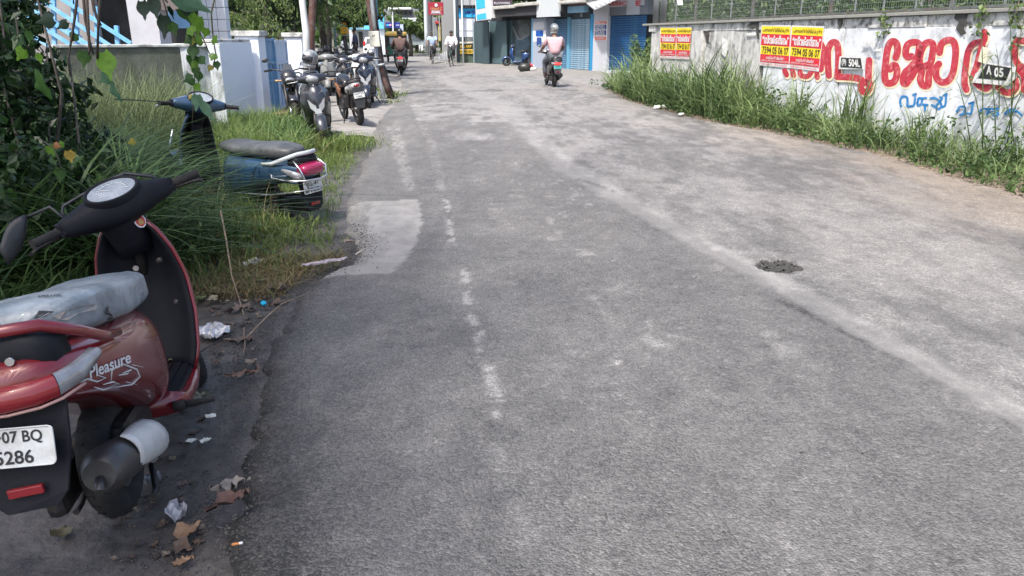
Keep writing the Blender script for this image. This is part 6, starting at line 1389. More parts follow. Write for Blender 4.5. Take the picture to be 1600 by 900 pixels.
# parked lorry with a grey box body and red cab top
q = atY(701, 85, 50)
t = thing('parked_lorry', 'grey box lorry with a red-orange top parked beyond the cyclists', 'lorry', (q.x, 50, 0))
fb(t, 'box_body', 691, 28, 712.5, 62, 50, 4, P('box_grey', (.42, .43, .45), .6, var=.06, vs=1.5), .03); fb(t, 'cap', 692.5, 13.5, 712.5, 28, 49.8, 3, P('lorry_red', (.42, .06, .035), .5, var=.15, vs=2), .03); fb(t, 'cap_edge', 693, 12.5, 711.5, 15.8, 49.6, .3, P('lorry_pink', (.65, .30, .24), .5), .02)
fb(t, 'door_gap', 704.5, 29, 705.3, 61, 49.97, .03, M_black); fb(t, 'door_bar', 707, 29, 707.5, 61, 49.95, .04, M_steel); fb(t, 'chassis', 692, 62, 712, 66, 50.1, 4, M_black)
for x in (694, 709): m = MB(); c = atY(x, 66, 50.4) - V(t.location); c.z = .42; m.torus(c, (1, 0, 0), .32, .12, 18, 8); m.build('wheel', M_rub, t)
t = thing('fuel_stall', 'narrow yellow and dark stall beneath the maroon signboard', 'stall', atY(682, 80, 49)); fb(t, 'cabinet', 676, 27, 684, 60, 49, .8, P('stall_grey', (.16, .18, .2), .5, var=.3, vs=3), .02); fb(t, 'yellow_column', 684.5, 36, 688.5, 64, 48.8, .5, P('stall_yellow', (.42, .33, .12), .6, var=.3, vs=4), .02); fb(t, 'red_top', 680, 33, 687, 37, 48.7, .9, P('stall_red', (.35, .03, .03), .5), .02); fb(t, 'side_post', 688.6, 27, 692, 70, 49.2, .5, M_black)
t = thing('railing', 'low pale striped barrier lying along the far verge behind the cyclists', 'railing', atY(690, 90, 46))
for i in range(9): fb(t, 'bar', 684 + i * 3, 78 + abs(i - 5) * 1.6, 685.6 + i * 3, 93, 46 + i * .15, .05, plw)
# far left boards
Yb = 60
t = thing('signboard', 'two stacked sky blue panels on a post beyond the leaning pole', 'signboard', atY(595, 85, Yb)); LB = P('panel_skyblue', (.10, .42, .72), .5); fb(t, 'panel', 588.5, 21, 601, 34, Yb, .2, LB, .02); fb(t, 'panel', 590.5, 34.8, 600, 45, Yb, .2, LB, .02); fb(t, 'base', 591, 45, 600, 85, Yb + .3, .3, P('base_white', (.6, .65, .7), .6))
t = thing('signboard', 'pair of navy blue illuminated-style boards either side of a white pole', 'signboard', atY(614, 80, Yb)); NB = P('board_navy', (.015, .025, .17), .4)
fb(t, 'board', 602.5, 34.5, 612.5, 44, Yb, .2, NB, .02); fb(t, 'board', 615.5, 34.5, 625, 44, Yb, .2, NB, .02); fb(t, 'pole', 613, 18, 615, 80, Yb - .2, .15, plw); fb(t, 'side_panel', 625.2, 38, 630, 48, Yb, .2, P('board_lilac', (.35, .4, .55), .5)); fb(t, 'swoosh', 604, 38, 608, 40.5, Yb - .02, .02, SB); fb(t, 'swoosh', 608, 37.8, 612, 40.2, Yb - .02, .02, P('board_pink', (.5, .25, .4), .5)); fb(t, 'swoosh', 619, 38.5, 624, 40, Yb - .02, .02, P('board_lilac', (.35, .4, .55), .5))
t = thing('far_house', 'far grey building with a long white eave above the trees', 'building', atY(625, 60, 75)); fb(t, 'wall', 600, 14, 655, 60, 76, 4, P('far_grey_wall', (.16, .17, .18), .9, var=.3, vs=.7)); fb(t, 'eave', 608, 11.5, 643, 14.5, 74.8, 6, P('eave_white', (.72, .74, .76), .6), .02)
for i in range(5): fb(t, 'window', 612 + i * 7, 18, 616 + i * 7, 23, 75.9, .1, M_black)
t = thing('tin_shed', 'low tin-roofed sheds with bright roof edges beyond the auto-rickshaw', 'shed', atY(645, 70, 68)); fb(t, 'wall', 632, 36, 668, 70, 68, 3, P('shed_wall', (.25, .30, .32), .85, var=.3, vs=1)); fb(t, 'roof_edge', 629, 28, 662, 30.5, 67, 4, P('tin_white', (.6, .62, .62), .5), .01)
m = MB(); a = atY(631, 38, 66.8) - V(t.location); b = atY(650, 32, 66.8) - V(t.location); m.tube([a, b], .06, 6); m.build('barge_board', P('tin_white', (.6, .62, .62), .5), t)
t = thing('shop_building', 'shaded white-fronted shop behind the white hatchback on the left', 'shop', atY(560, 72, 64)); fb(t, 'wall', 545, 46, 600, 76, 64, 3, P('shade_wall', (.40, .42, .45), .85, var=.15, vs=1)); fb(t, 'eave', 543, 43, 583, 46.5, 62.6, 2, P('tin_teal', (.12, .25, .32), .6), .02); fb(t, 'doorway', 560, 50, 566, 74, 63.95, .1, M_black); fb(t, 'blue_sign', 569, 40, 577, 46, 62.5, .1, LB)
# ================================================================ vegetation
GR1 = leafmat('grass_bright', (.055, .10, .02), (.22, .29, .085), .5, .45)
GR2 = leafmat('grass_deep', (.018, .045, .014), (.10, .17, .055), .45, .4)
GR3 = leafmat('grass_verge', (.025, .062, .018), (.23, .31, .13), .5, .4)
DRYM = leafmat('dry_stems', (.07, .10, .04), (.22, .27, .14), .8, .2)
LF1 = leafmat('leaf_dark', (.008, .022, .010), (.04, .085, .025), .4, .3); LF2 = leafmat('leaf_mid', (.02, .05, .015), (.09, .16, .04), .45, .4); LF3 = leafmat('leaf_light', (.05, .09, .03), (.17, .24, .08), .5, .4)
BARK = P('bark', (.07, .06, .05), .9, var=.35, vs=6, bump=.6, bs=20)
def blades(name, bx, by, bz, h, wd, bend, mat, tone=None, parent=None, seg=4, az=None):
    n = len(bx); az = rng.random(n) * 2 * np.pi if az is None else az; t = np.linspace(0, 1, seg + 1)[None]
    d = np.stack([np.cos(az), np.sin(az)], -1); tw = az + np.pi / 2 + rng.normal(0, .5, n); s = np.stack([np.cos(tw), np.sin(tw)], -1)
    fx = bx[:, None] + d[:, :1] * (bend * h)[:, None] * t ** 2; fy = by[:, None] + d[:, 1:] * (bend * h)[:, None] * t ** 2; fz = bz[:, None] + h[:, None] * (t - .38 * bend[:, None] * t ** 2.4)
    ww = wd[:, None] * np.clip(np.sin((t * .88 + .12) * np.pi) ** .7, .03, 1) * .5
    A = np.stack([fx - s[:, :1] * ww, fy - s[:, 1:] * ww, fz], -1); B = np.stack([fx + s[:, :1] * ww, fy + s[:, 1:] * ww, fz], -1)
    vv = np.stack([A, B], 2).reshape(n, -1, 3); base = np.arange(n)[:, None, None] * (2 * (seg + 1)); k = (np.arange(seg) * 2)[None, :, None]
    ff = base + k + np.array([0, 1, 3, 2])[None, None]
    tone = rng.random(n) if tone is None else tone
    tn = np.clip(tone[:, None] + (t[:, :-1] - .4) * .25, 0, 1)
    o = npmesh(name, vv.reshape(-1, 3), ff.reshape(-1, 4), mat, tn.ravel(), parent); tag(o, kind='stuff'); return o
def scatter(n, x0, x1, y0, y1, keep):
    x = rng.uniform(x0, x1, n); y = rng.uniform(y0, y1, n); k = keep(x, y); return x[k], y[k]
def clumpy(x, y, s, seed): return noise2(x * s + 50, y * s + 50, seed, 3)
def stuffobj(o, label, cat): return tag(o, label, cat, kind='stuff')
def leaves(name, c, size, mat, tone=None, parent=None, droop=0.0, asp=.55, up=.3):
    """rhombic leaves folded along the midrib; c (N,3)"""
    n = len(c); u = rng.normal(size=(n, 3)); u[:, 2] -= droop; u /= np.linalg.norm(u, axis=1)[:, None]
    w_ = rng.normal(size=(n, 3)); w_[:, 2] *= (1 - up); w_ -= (w_ * u).sum(1)[:, None] * u; w_ /= np.linalg.norm(w_, axis=1)[:, None]
    nn = np.cross(u, w_); s = (size if np.ndim(size) else np.full(n, size))[:, None]
    p0 = c - u * s * .5; p1 = c - u * s * .08 + w_ * s * asp * .5 + nn * s * .08; p2 = c + u * s * .5; p3 = c - u * s * .08 - w_ * s * asp * .5 + nn * s * .08
    v = np.stack([p0, p1, p2, p3], 1).reshape(-1, 3); b = np.arange(n)[:, None] * 4
    f = np.concatenate([b + np.array([0, 1, 2, 3])], 1)
    return npmesh(name, v, f, mat, rng.random(n) if tone is None else tone, parent)
def cloud(spec):
    """list of (centre, radii, n) -> points denser near the shell, tone per cluster"""
    P_, T_ = [], []
    for c, r, n in spec:
        d = rng.normal(size=(n, 3)); d /= np.linalg.norm(d, axis=1)[:, None]; q = rng.random(n) ** .45
        P_.append(np.array(c) + d * q[:, None] * np.array(r)); T_.append(np.clip(rng.normal(.45 + rng.uniform(-.2, .2), .2, n), 0, 1))
    return np.concatenate(P_), np.concatenate(T_)
def tree(label, base, H, cr, crown_c, nclu, nleaf, size, mat, r0=.16, group=None, name='tree', droop=.3, flat=.6, seed=0):
    rd = random.Random(seed); t = thing(name, label, 'tree', base, (0, 0, 0), group)
    cc = V(crown_c) - V(base); m = MB(); top = V((cc.x * .6, cc.y * .6, cc.z)); pts = [V((0, 0, -.2)), V((top.x * .15 + .1, top.y * .2, cc.z * .35)), V((top.x * .5, top.y * .5, cc.z * .7)), top]
    m.tube(pts, [r0, r0 * .8, r0 * .6, r0 * .3], 9); m.build('trunk', BARK, t)
    spec = []
    for i in range(nclu):
        a = rd.uniform(0, 6.28); rr = rd.uniform(.25, 1) ** .6; e = cc + V((math.cos(a) * cr[0] * rr, math.sin(a) * cr[1] * rr, rd.uniform(-1, 1) * cr[2] * (1 - .4 * rr)))
        if i < 9:
            l = MB(); s = pts[2].lerp(pts[3], rd.random()); l.tube([s, s.lerp(e, .5) + V((0, 0, -.1)), e], [r0 * .3, r0 * .2, r0 * .06], 6); l.build('limb', BARK, t)
        q = rd.uniform(.22, .42); spec.append(((e.x, e.y, e.z), (cr[0] * q, cr[1] * q, cr[2] * q * flat + .1), nleaf // nclu))
    p, tn = cloud(spec); o = leaves('crown', p, rng.uniform(.6, 1.3, len(p)) * size, mat, tn, t, droop); tag(o, kind='stuff'); return t

# --- left bank grass
def inl(x, y, a, b): e = edgeL(y); return (x < e - a) & (x > e - b)
nearsc = lambda x, y: ~((x > -1.75) & (y < 3.75))
bx_, by_ = .0, .0
cB = V(b2.location)
def clear_blue(x, y): # keep the tall blades off the middle of the blue scooter
    d = V((-math.sin(R(59)), math.cos(R(59)))); rx, ry = x - cB.x, y - cB.y; u = rx * d.x + ry * d.y; v_ = rx * -d.y + ry * d.x
    return ~((u > -.55) & (u < 1.6) & (v_ < .20) & (v_ > -.20 - .5 * (u > .75)))
x, y = scatter(60000, -3.6, -.9, 4.4, 12.6, lambda x, y: inl(x, y, .02, 1.25) & (clumpy(x, y, 1.6, 3) > .32) & (clumpy(x, y, 5, 4) > .30) & clear_blue(x, y))
dens = np.clip((edgeL(y) - x) / .5, .15, 1); k = rng.random(len(x)) < dens * np.clip((y - 4.6) / .8, .25, 1); x, y = x[k], y[k]; n = len(x)
hh = rng.uniform(.09, .26, n) * np.clip(.55 + (edgeL(y) - x) * .5, .5, 1.2) * np.where(y > 10, .6, 1)
o = blades('roadside_grass', x, y, np.full(n, -.10), hh, rng.uniform(.004, .009, n), rng.uniform(.3, 1.1, n), GR1, np.clip(clumpy(x, y, 2.5, 5) + rng.normal(0, .18, n), 0, 1))
stuffobj(o, 'short bright green grass along the left road edge beside the concrete patch', 'grass')
x, y = scatter(52000, -9, -1.5, 3.2, 12.4, lambda x, y: (x < edgeL(y) - .85 - np.clip(4.6 - y, 0, 1) * .35) & (clumpy(x, y, 1.3, 7) > .28) & clear_blue(x, y) & nearsc(x, y) & (x > -1.2 - .62 * y - 1.2) & (x < np.where(y < 4.2, -2.05, 9)))
n = len(x); tall = np.clip((-x - 1.9) / 1.5, 0, 1); low = ((y > 5.2) & (y < 9.5) & (x > -4.1) & (x < -1.2))
hh = rng.uniform(.26, .62, n) * (1 + .6 * tall * (y < 8)) * np.where(low, np.where(x < -2.6, .5, .66), 1); hh = np.where(y < 4.6, hh * .75, hh)
o = blades('tall_grass', x, y, np.full(n, -.10) + np.clip(-x - 2.6, 0, 3) * .06, hh * .9, rng.uniform(.008, .022, n), rng.uniform(.3, 1.3, n), GR2, np.clip(clumpy(x, y, 2, 8) * .8 + rng.normal(0, .2, n) + np.clip((y - 5.5) / 5, 0, .45), 0, 1), seg=5)
stuffobj(o, 'tall dense green grass filling the bank around the blue scooter', 'grass')
# sunlit fresher blades around the blue scooter
x, y = scatter(26000, -5.2, -1.9, 6.4, 12.4, lambda x, y: (x < edgeL(y) - .7) & (clumpy(x, y, 2.2, 17) > .42) & clear_blue(x, y)); n = len(x)
o = blades('fresh_grass', x, y, np.full(n, -.10), rng.uniform(.2, .5, n) * np.where(y < 9, .8, 1.5) * np.where((y > 9.6) & (x > -3.4), .4, 1), rng.uniform(.005, .010, n), rng.uniform(.4, 1.2, n), GR1, np.clip(clumpy(x, y, 3, 18) + rng.normal(0, .2, n), 0, 1)); stuffobj(o, 'fresh sunlit grass in front of the mossy wall behind the blue scooter', 'grass')
# pale feathery weeds before the mossy wall
x, y = scatter(14000, -6.2, -4.1, 8.6, 10.4, lambda x, y: clumpy(x, y, 2, 9) > .40); n = len(x)
o = blades('dry_weeds', x, y, np.full(n, -.1), rng.uniform(.5, 1.5, n), rng.uniform(.0025, .006, n), rng.uniform(.2, .9, n), DRYM, seg=5); stuffobj(o, 'pale feathery dry weeds standing against the mossy wall', 'weeds')
x, y = scatter(16000, -6, -1.6, 4.6, 12, lambda x, y: (x < edgeL(y) - .6) & (clumpy(x, y, 1.7, 31) > .52) & clear_blue(x, y) & nearsc(x, y)); n = len(x)
o = leaves('bank_weeds', np.stack([x, y, rng.uniform(-.05, .30, n)], -1), rng.uniform(.025, .07, n), leafmat('weed_leaf', (.022, .055, .016), (.12, .19, .06), .5, .4), None, None, .2, .6); stuffobj(o, 'small broad-leaved weeds mixed into the left grass bank', 'weeds')
x, y = scatter(2200, -5, -1.4, 4.4, 11, lambda x, y: (x < edgeL(y) - .5) & nearsc(x, y)); n = len(x)
o = blades('dead_stalks', x, y, np.full(n, -.1), rng.uniform(.2, .6, n), rng.uniform(.003, .006, n), rng.uniform(.2, 1.5, n), leafmat('withered', (.12, .09, .04), (.26, .22, .12), .8, .2)); stuffobj(o, 'scattered dead straw-coloured stalks in the left grass bank', 'grass')
# a few brown wisps and low plants at the corner near the concrete patch
x, y = scatter(2600, -2.0, -1.1, 4.35, 5.3, lambda x, y: inl(x, y, .05, .9)); n = len(x)
o = blades('withered_grass', x, y, np.full(n, -.1), rng.uniform(.06, .18, n), rng.uniform(.003, .007, n), rng.uniform(.5, 1.6, n), leafmat('withered', (.12, .09, .04), (.26, .22, .12), .8, .2)); stuffobj(o, 'withered brown grass tuft at the end of the grass bank', 'grass')
# --- right verge
def wallx(y): return W0.x - .2 * (y - W0.y)
x, y = scatter(90000, -1, 7, 4.2, 26.5, lambda x, y: (x > edgeR(y) + .0 + .18 * noise2(y * 1.5, y * 0, 12)) & (x < wallx(y) - .05)); 
f = (x - edgeR(y)) / np.maximum(wallx(y) - edgeR(y), .4); k = rng.random(len(x)) < .75 * np.clip(f * 4, .2, 1) * np.clip(1.4 - y / 40, .4, 1); x, y, f = x[k], y[k], f[k]; n = len(x)
hs = (.42 + .55 * clumpy(x, y, .8, 13)) * np.clip(.6 + f * 1.2, .5, 1.2) * np.where(y > 14, 1.25, 1)
hh = rng.uniform(.3, 1.0, n) ** 1.2 * hs * np.where(y > 13, 1.3, np.where(y > 10, .85, .66)) * (.45 + 1.1 * clumpy(x, y, 3.2, 77))
o = blades('verge_grass', x, y, np.full(n, -.03), hh, rng.uniform(.006, .018, n) * np.clip(y / 9, .8, 2), rng.uniform(.3, 1.5, n), GR3, np.clip((clumpy(x, y, 2.4, 14) - .5) * 2 + .5 + rng.normal(0, .2, n), 0, 1))
stuffobj(o, 'overgrown strip of grass and weeds along the foot of the lettered wall', 'grass')
# broad leaved weeds among it
x, y = scatter(90000, -1, 7, 4.2, 26, lambda x, y: (x > edgeR(y) - .06) & (x < wallx(y) - .08) & (clumpy(x, y, 1.3, 15) > .40)); n = len(x)
zz = rng.uniform(0, .62, n) * np.where(y > 12, 1, .65) * np.clip(.25 + (x - edgeR(y)) * .9, .25, 1) * (.5 + clumpy(x, y, 1.9, 16))
o = leaves('verge_weeds', np.stack([x, y, zz], -1), rng.uniform(.03, .085, n), leafmat('weed_leaf', (.022, .055, .016), (.12, .19, .06), .5, .4), None, None, .2, .6); stuffobj(o, 'low broad-leaved weeds mixed into the grass before the wall', 'weeds')
# tall reed stalks before the lettering
st = thing('tall_reed', 'tall arching reed stalks crossing the red letters at the right edge', 'reed', G(1545, 262, 0)); 
q0 = V(st.location)
for i, (bx, by, tx, ty) in enumerate(((1560, 250, 1556, 70), (1545, 255, 1500, 92), (1570, 255, 1592, 60), (1535, 262, 1530, 10), (1580, 258, 1575, 0), (1550, 262, 1610, 120), (1520, 250, 1490, 120), (1590, 262, 1560, 140), (1575, 240, 1640, 30), (1557, 258, 1545, 110))):
    b = G(bx, by, 0) - q0; tp = Wp(tx, ty, .25 + .05 * (i % 4)) - q0; m = MB(); md = b.lerp(tp, .5) + V((0, 0, .12)); m.tube([b, b.lerp(md, .6), md, md.lerp(tp, .6) + V((0, 0, .05)), tp], [.008, .007, .006, .004, .0015], 5)
    so_ = m.build('stem', leafmat('reed_green', (.06, .10, .03), (.15, .22, .07), .5, .3), st)
    for k in range(6):
        t_ = .25 + .12 * k; p = b.lerp(tp, t_) + V((0, 0, .12 * math.sin(t_ * 3.14))); a = i * 2.4 + k * 2.1; L_ = .42 + .1 * ((i + k) % 3); dv = V((math.cos(a), math.sin(a) * .5, 0)); sd = V((-dv.y, dv.x, 0)).normalized()
        rows = [[p + dv * L_ * u + V((0, 0, .42 * u - .62 * u * u)) * L_ - sd * .011 * math.sin(min(1, u * 1.1 + .1) * 3.0), p + dv * L_ * u + V((0, 0, .42 * u - .62 * u * u)) * L_ + sd * .011 * math.sin(min(1, u * 1.1 + .1) * 3.0)] for u in np.linspace(0, 1, 6)]
        l = MB(); l.loft(rows, 0, False, True, False); lo = l.build('blade', _M['reed_green'], st, fix=False); at_ = lo.data.attributes.new('tone', 'FLOAT', 'FACE'); at_.data.foreach_set('value', [random.random()] * len(lo.data.polygons))
for (bx, by, n_, hh_, lab) in ((1330, 215, 60, 1.15, 'tall grass clump rising in front of the white wall below the small black plate'), (1243, 200, 30, 1.0, 'upright grass clump below the larger posters'), (1158, 175, 40, 1.35, 'tall dark grass clump before the mouldy wall left of the larger posters'), (1450, 232, 50, .8, 'grass clump below the blue lettering')):
    c = G(bx, by, 0); x = rng.normal(c.x, .12, n_); y = rng.normal(c.y, .15, n_); o = blades('grass_clump', x, y, np.zeros(n_), rng.uniform(.6, 1, n_) * hh_, rng.uniform(.012, .022, n_), rng.uniform(.1, .6, n_), GR3, seg=5); tag(o, lab, 'grass')
# shrub at the wall end
c = G(1000, 122, 0)
t = thing('shrub', 'leafy shrub growing at the wall end before the deep blue shutter', 'shrub', c); p, tn = cloud([((.0, 0, .55), (.45, .4, .55), 900), ((.35, -.3, .9), (.35, .3, .6), 700), ((-.25, 0, 1.1), (.22, .2, .45), 260)])
tag(leaves('foliage', p, rng.uniform(.06, .13, len(p)), LF3, tn, t, .1, .5), kind='stuff'); m = MB(); m.tube([(0, 0, -.1), (.05, 0, .7), (-.2, 0, 1.3)], [.02, .015, .008], 6); m.build('stem', BARK, t)
# tufts at the pole foot and the forecourt edge
tuft = [(612, 150, .35, 130, .30), (586, 140, .35, 130, .22), (540, 226, .5, 500, .28), (500, 226, .45, 400, .25), (452, 222, .5, 380, .22), (437, 208, .3, 160, .28), (415, 196, .3, 200, .4), (385, 205, .5, 260, .45), (615, 158, .2, 60, .15), (1005, 128, .5, 140, .3), (722, 97, .8, 140, .35), (745, 97, .3, 30, .3), (668, 84, 2.2, 160, .7), (700, 92, .9, 120, .25)]
X_, Y_, H_ = [], [], []
for px, py, r_, n_, h_ in tuft:
    c = G(px, py, 0); X_.append(rng.normal(c.x, r_ * .5, n_)); Y_.append(rng.normal(c.y, r_ * .5, n_)); H_.append(rng.uniform(.5, 1, n_) * h_)
x, y, hh = map(np.concatenate, (X_, Y_, H_)); n = len(x); o = blades('grass_tufts', x, y, np.full(n, -.05), hh, rng.uniform(.006, .012, n) * np.clip(y / 12, .8, 3), rng.uniform(.3, 1.1, n), GR1); stuffobj(o, 'small grass tufts at the pole foot, gate and forecourt edge', 'grass')

# --- dark thicket at the upper left
t = thing('thicket', 'dark tangled thicket of leaves and stems filling the upper left behind the red scooter', 'thicket', (-4.4, 5.6, 0))
q0 = V(t.location); spec = []
for px, py, D, r_, n_ in ((5, 60, 5.6, .24, 300), (45, 40, 5.8, .14, 90), (20, 110, 5.4, .22, 240), (60, 140, 5.6, .2, 200), (20, 190, 5.0, .25, 260), (90, 190, 5.8, .22, 160), (150, 225, 6.2, .25, 120), (30, 270, 4.6, .28, 300), (0, 130, 5.0, .3, 260), (30, 5, 6.0, .2, 160), (80, 95, 5.8, .12, 60), (-30, 330, 4.2, .4, 300), (-90, 60, 5, .5, 500), (-90, 220, 4.6, .5, 500), (90, 280, 4.9, .22, 160), (125, 150, 6.2, .16, 70), (-10, 0, 5.8, .35, 300), (110, 250, 5.2, .25, 160)):
    c = atY(px, py, D) - q0; spec.append(((c.x, c.y, c.z), (r_, r_, r_ * .8), n_))
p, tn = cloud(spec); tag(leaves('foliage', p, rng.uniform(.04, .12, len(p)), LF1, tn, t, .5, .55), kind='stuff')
for i in range(16):
    px = rng.uniform(-60, 110); b = atY(px + rng.uniform(-30, 60), 400, rng.uniform(4.6, 6)) - q0; b.z = 0; e = atY(px, rng.uniform(-60, 120), rng.uniform(4.8, 6.2)) - q0
    m = MB(); m.tube([b, b.lerp(e, .5) + V((rng.uniform(-.2, .2), 0, rng.uniform(-.1, .2))), e], [.014, .010, .005], 5); m.build('stem', BARK, t)
# arching dark grass inside the thicket
x = rng.uniform(-6, -2.1, 9000); y = rng.uniform(4.3, 6.9, 9000); k = (x < -.55 * y + .3) & (x > -.9 * y - .5); x, y = x[k], y[k]; n = len(x)
o = blades('dark_grass', x, y, np.full(n, -.05), rng.uniform(.5, 1.25, n), rng.uniform(.010, .024, n), rng.uniform(.6, 1.6, n), GR2, rng.random(n) * .8, seg=6); stuffobj(o, 'long arching dark grass leaning out of the thicket', 'grass')

# --- leaves one can pick out: heart-shaped, on hanging vines
def heart(L_, W_, bendz=.15, n=7, fold=.12, tip=.25, stalk=True):
    rows = []
    for i in range(n + 1):
        u = i / n; w_ = W_ * .5 * (math.sin(min(1, u * 1.25 + .12) * math.pi * .93) ** .8) * (1 if u < .75 else max(.03, (1 - u) / .25) ** .8)
        if i == n: w_ = .001
        y_ = u * L_; z_ = -bendz * L_ * u * u
        rows.append([V((-w_, y_ - (.10 * L_ if i == 0 else 0), z_ + fold * w_)), V((-w_ * .5, y_, z_ + fold * .3 * w_)), V((0, y_, z_)), V((w_ * .5, y_, z_ + fold * .3 * w_)), V((w_, y_ - (.10 * L_ if i == 0 else 0), z_ + fold * w_))])
    m = MB(); m.loft(rows, 0, False, True, False)
    if stalk: m.tube([(0, -.35 * L_, .04 * L_), (0, 0, .002)], .0022, 4)
    return m
def lmat(nm, c, tr=.35):
    m = leafmat(nm, tuple(x * .8 for x in c), tuple(x * 1.15 for x in c), .35, tr); return m
LG = {'dark': lmat('leaf_nearblack', (.012, .028, .018), .15), 'mid': lmat('leaf_green', (.035, .085, .02)), 'lime': lmat('leaf_lime', (.12, .24, .03), .5), 'yel': lmat('leaf_yellow', (.28, .25, .05), .4), 'blue': lmat('leaf_bluegreen', (.06, .13, .075)), 'org': lmat('leaf_orange', (.35, .16, .07), .3), 'gold': lmat('leaf_gold', (.34, .24, .05), .4)}
lm_cache = {}
def hang_leaf(par, px, py, D, wpx, hpx, rot, kind, tilt=None, nm='leaf', hold=None):
    """leaf whose blade is about wpx x hpx photo pixels; rot = direction of the tip in the picture (0 = down)"""
    s = D * .98 / FPX; key = (round(wpx / hpx, 1), kind)
    if key not in lm_cache:
        m = heart(1, wpx / hpx, .18); me = m.mesh('leaf', LG[kind]); a = me.attributes.new('tone', 'FLOAT', 'FACE'); a.data.foreach_set('value', [random.random() for _ in me.polygons]); lm_cache[key] = me
    o = bpy.data.objects.new(nm, lm_cache[key]); link(o, par); p = atY(px, py, D) - V(par.location); o.location = p
    o.scale = (hpx * s,) * 3; tl = random.uniform(-.5, .5) if tilt is None else tilt
    o.rotation_euler = (Matrix.Rotation(R(rot), 4, 'Y') @ Matrix.Rotation(math.pi / 2 * -1 + tl, 4, 'X') @ Matrix.Rotation(0, 4, 'Y')).to_euler(); return o
vn = thing('hanging_creeper', 'bright green creeper hanging down in front of the stained white wall', 'creeper', atY(300, 0, 4.9))
q0 = V(vn.location)
for pts in ([(290, -40), (296, 20), (300, 60), (304, 110), (303, 150), (300, 195)], [(345, -40), (330, 20), (333, 60), (337, 84), (333, 108)], [(276, -60), (285, 0), (300, 30), (318, 62), (330, 90)]):
    m = MB(); m.tube([atY(a, b, 4.9 + .03 * i) - q0 for i, (a, b) in enumerate(pts)], [.005, .005, .0045, .004, .0035, .002][:len(pts)], 5); m.build('stem', P('vine_stem', (.10, .09, .04), .7), vn)
for a in ((300, 20, 16, 22, 10, 'lime'), (296, 42, 18, 20, -30, 'lime'), (312, 26, 15, 34, 20, 'lime'), (305, 58, 22, 20, 60, 'mid'), (301, 72, 20, 22, 0, 'mid'), (308, 88, 16, 18, 30, 'mid'), (316, 62, 18, 14, 80, 'lime'), (332, 60, 16, 14, -60, 'lime'), (303, 104, 14, 16, -20, 'mid'), (307, 96, 12, 16, 40, 'lime'),
          (310, 112, 14, 18, 10, 'mid'), (302, 122, 20, 16, 70, 'mid'), (304, 132, 14, 14, -40, 'lime'), (300, 148, 8, 10, 30, 'yel'), (312, 90, 14, 18, -50, 'mid'), (335, 84, 14, 14, 20, 'lime'), (337, 96, 12, 14, -10, 'mid'), (330, 102, 10, 12, 30, 'yel'), (294, 86, 10, 20, 0, 'mid'), (283, 12, 26, 14, -60, 'lime'), (322, 44, 14, 16, 20, 'lime'), (296, 62, 16, 14, -70, 'yel')): hang_leaf(vn, a[0], a[1], 4.9, a[2], a[3], a[4], a[5])
hang_leaf(vn, 268, -12, 4.4, 36, 62, -62, 'blue', .3, hold=1); hang_leaf(vn, 308, 148, 4.6, 20, 26, 10, 'blue'); hang_leaf(vn, 312, 158, 4.6, 16, 40, -35, 'blue')
bo = thing('overhanging_branch', 'near-black heart-shaped leaves on bare twigs drooping before the white column', 'branch', atY(225, -40, 4.6)); q0 = V(bo.location)
for pts in ([(120, -60), (180, -30), (250, -10), (262, 4)], [(200, -60), (222, -20), (226, 0)], [(240, -40), (258, 10), (262, 24)]):
    m = MB(); m.tube([atY(a, b, 4.6) - q0 for a, b in pts], .005, 5); m.build('twig', BARK, bo)
for a in ((221, 2, 22, 28, -5, 'dark', .1), (236, -3, 22, 32, -12, 'dark', .1), (256, 24, 26, 36, 8, 'dark', .2), (266, 36, 18, 20, -20, 'mid', .2), (263, 10, 8, 24, 0, 'dark', .8), (278, 14, 12, 26, -30, 'mid', .6), (286, 2, 40, 24, -70, 'dark', .4)): hang_leaf(bo, a[0], a[1], 4.6, a[2], a[3], a[4], a[5], a[6])
tw = thing('dry_creeper', 'bare brown creeper stems with scattered dark and lime leaves in front of the blue stair', 'creeper', atY(130, -40, 4.8)); q0 = V(tw.location)
for pts in ([(126, -60), (118, 20), (112, 60), (106, 95), (110, 120)], [(126, -60), (133, 30), (139, 60), (146, 85)], [(132, -60), (150, 25), (158, 40)], [(134, -40), (140, 80), (138, 84)], [(160, -60), (154, 30), (152, 92)]):
    m = MB(); m.tube([atY(a, b, 4.8) - q0 for a, b in pts], [.009, .008, .007, .005, .004][:len(pts)], 6); m.build('stem', P('dry_stem', (.045, .035, .028), .8), tw)
for a in ((84, 30, 24, 30, 80, 'dark', .2), (105, 34, 16, 22, 60, 'dark', .2), (118, 52, 16, 18, 40, 'mid', .2), (160, 82, 34, 44, -12, 'lime', .05), (130, 80, 24, 26, 10, 'mid', .2), (36, 76, 22, 24, 40, 'lime', .3), (58, 84, 12, 16, -10, 'lime', .3), (44, 48, 14, 20, 10, 'mid', .3), (170, 118, 22, 22, 60, 'blue', .3), (182, 140, 40, 14, 70, 'blue', .4), (70, 130, 50, 22, 70, 'mid', .4)): hang_leaf(tw, a[0], a[1], 4.8, a[2], a[3], a[4], a[5], a[6])
yl = thing('hanging_leaves', 'small sprig of yellow, orange and green leaves above the red scooter mirror stem', 'sprig', atY(90, 225, 4.1)); q0 = V(yl.location)
m = MB(); m.tube([atY(a, b, 4.1) - q0 for a, b in ((60, 215), (84, 232), (92, 250), (96, 265))], .003, 5); m.build('stem', BARK, yl)
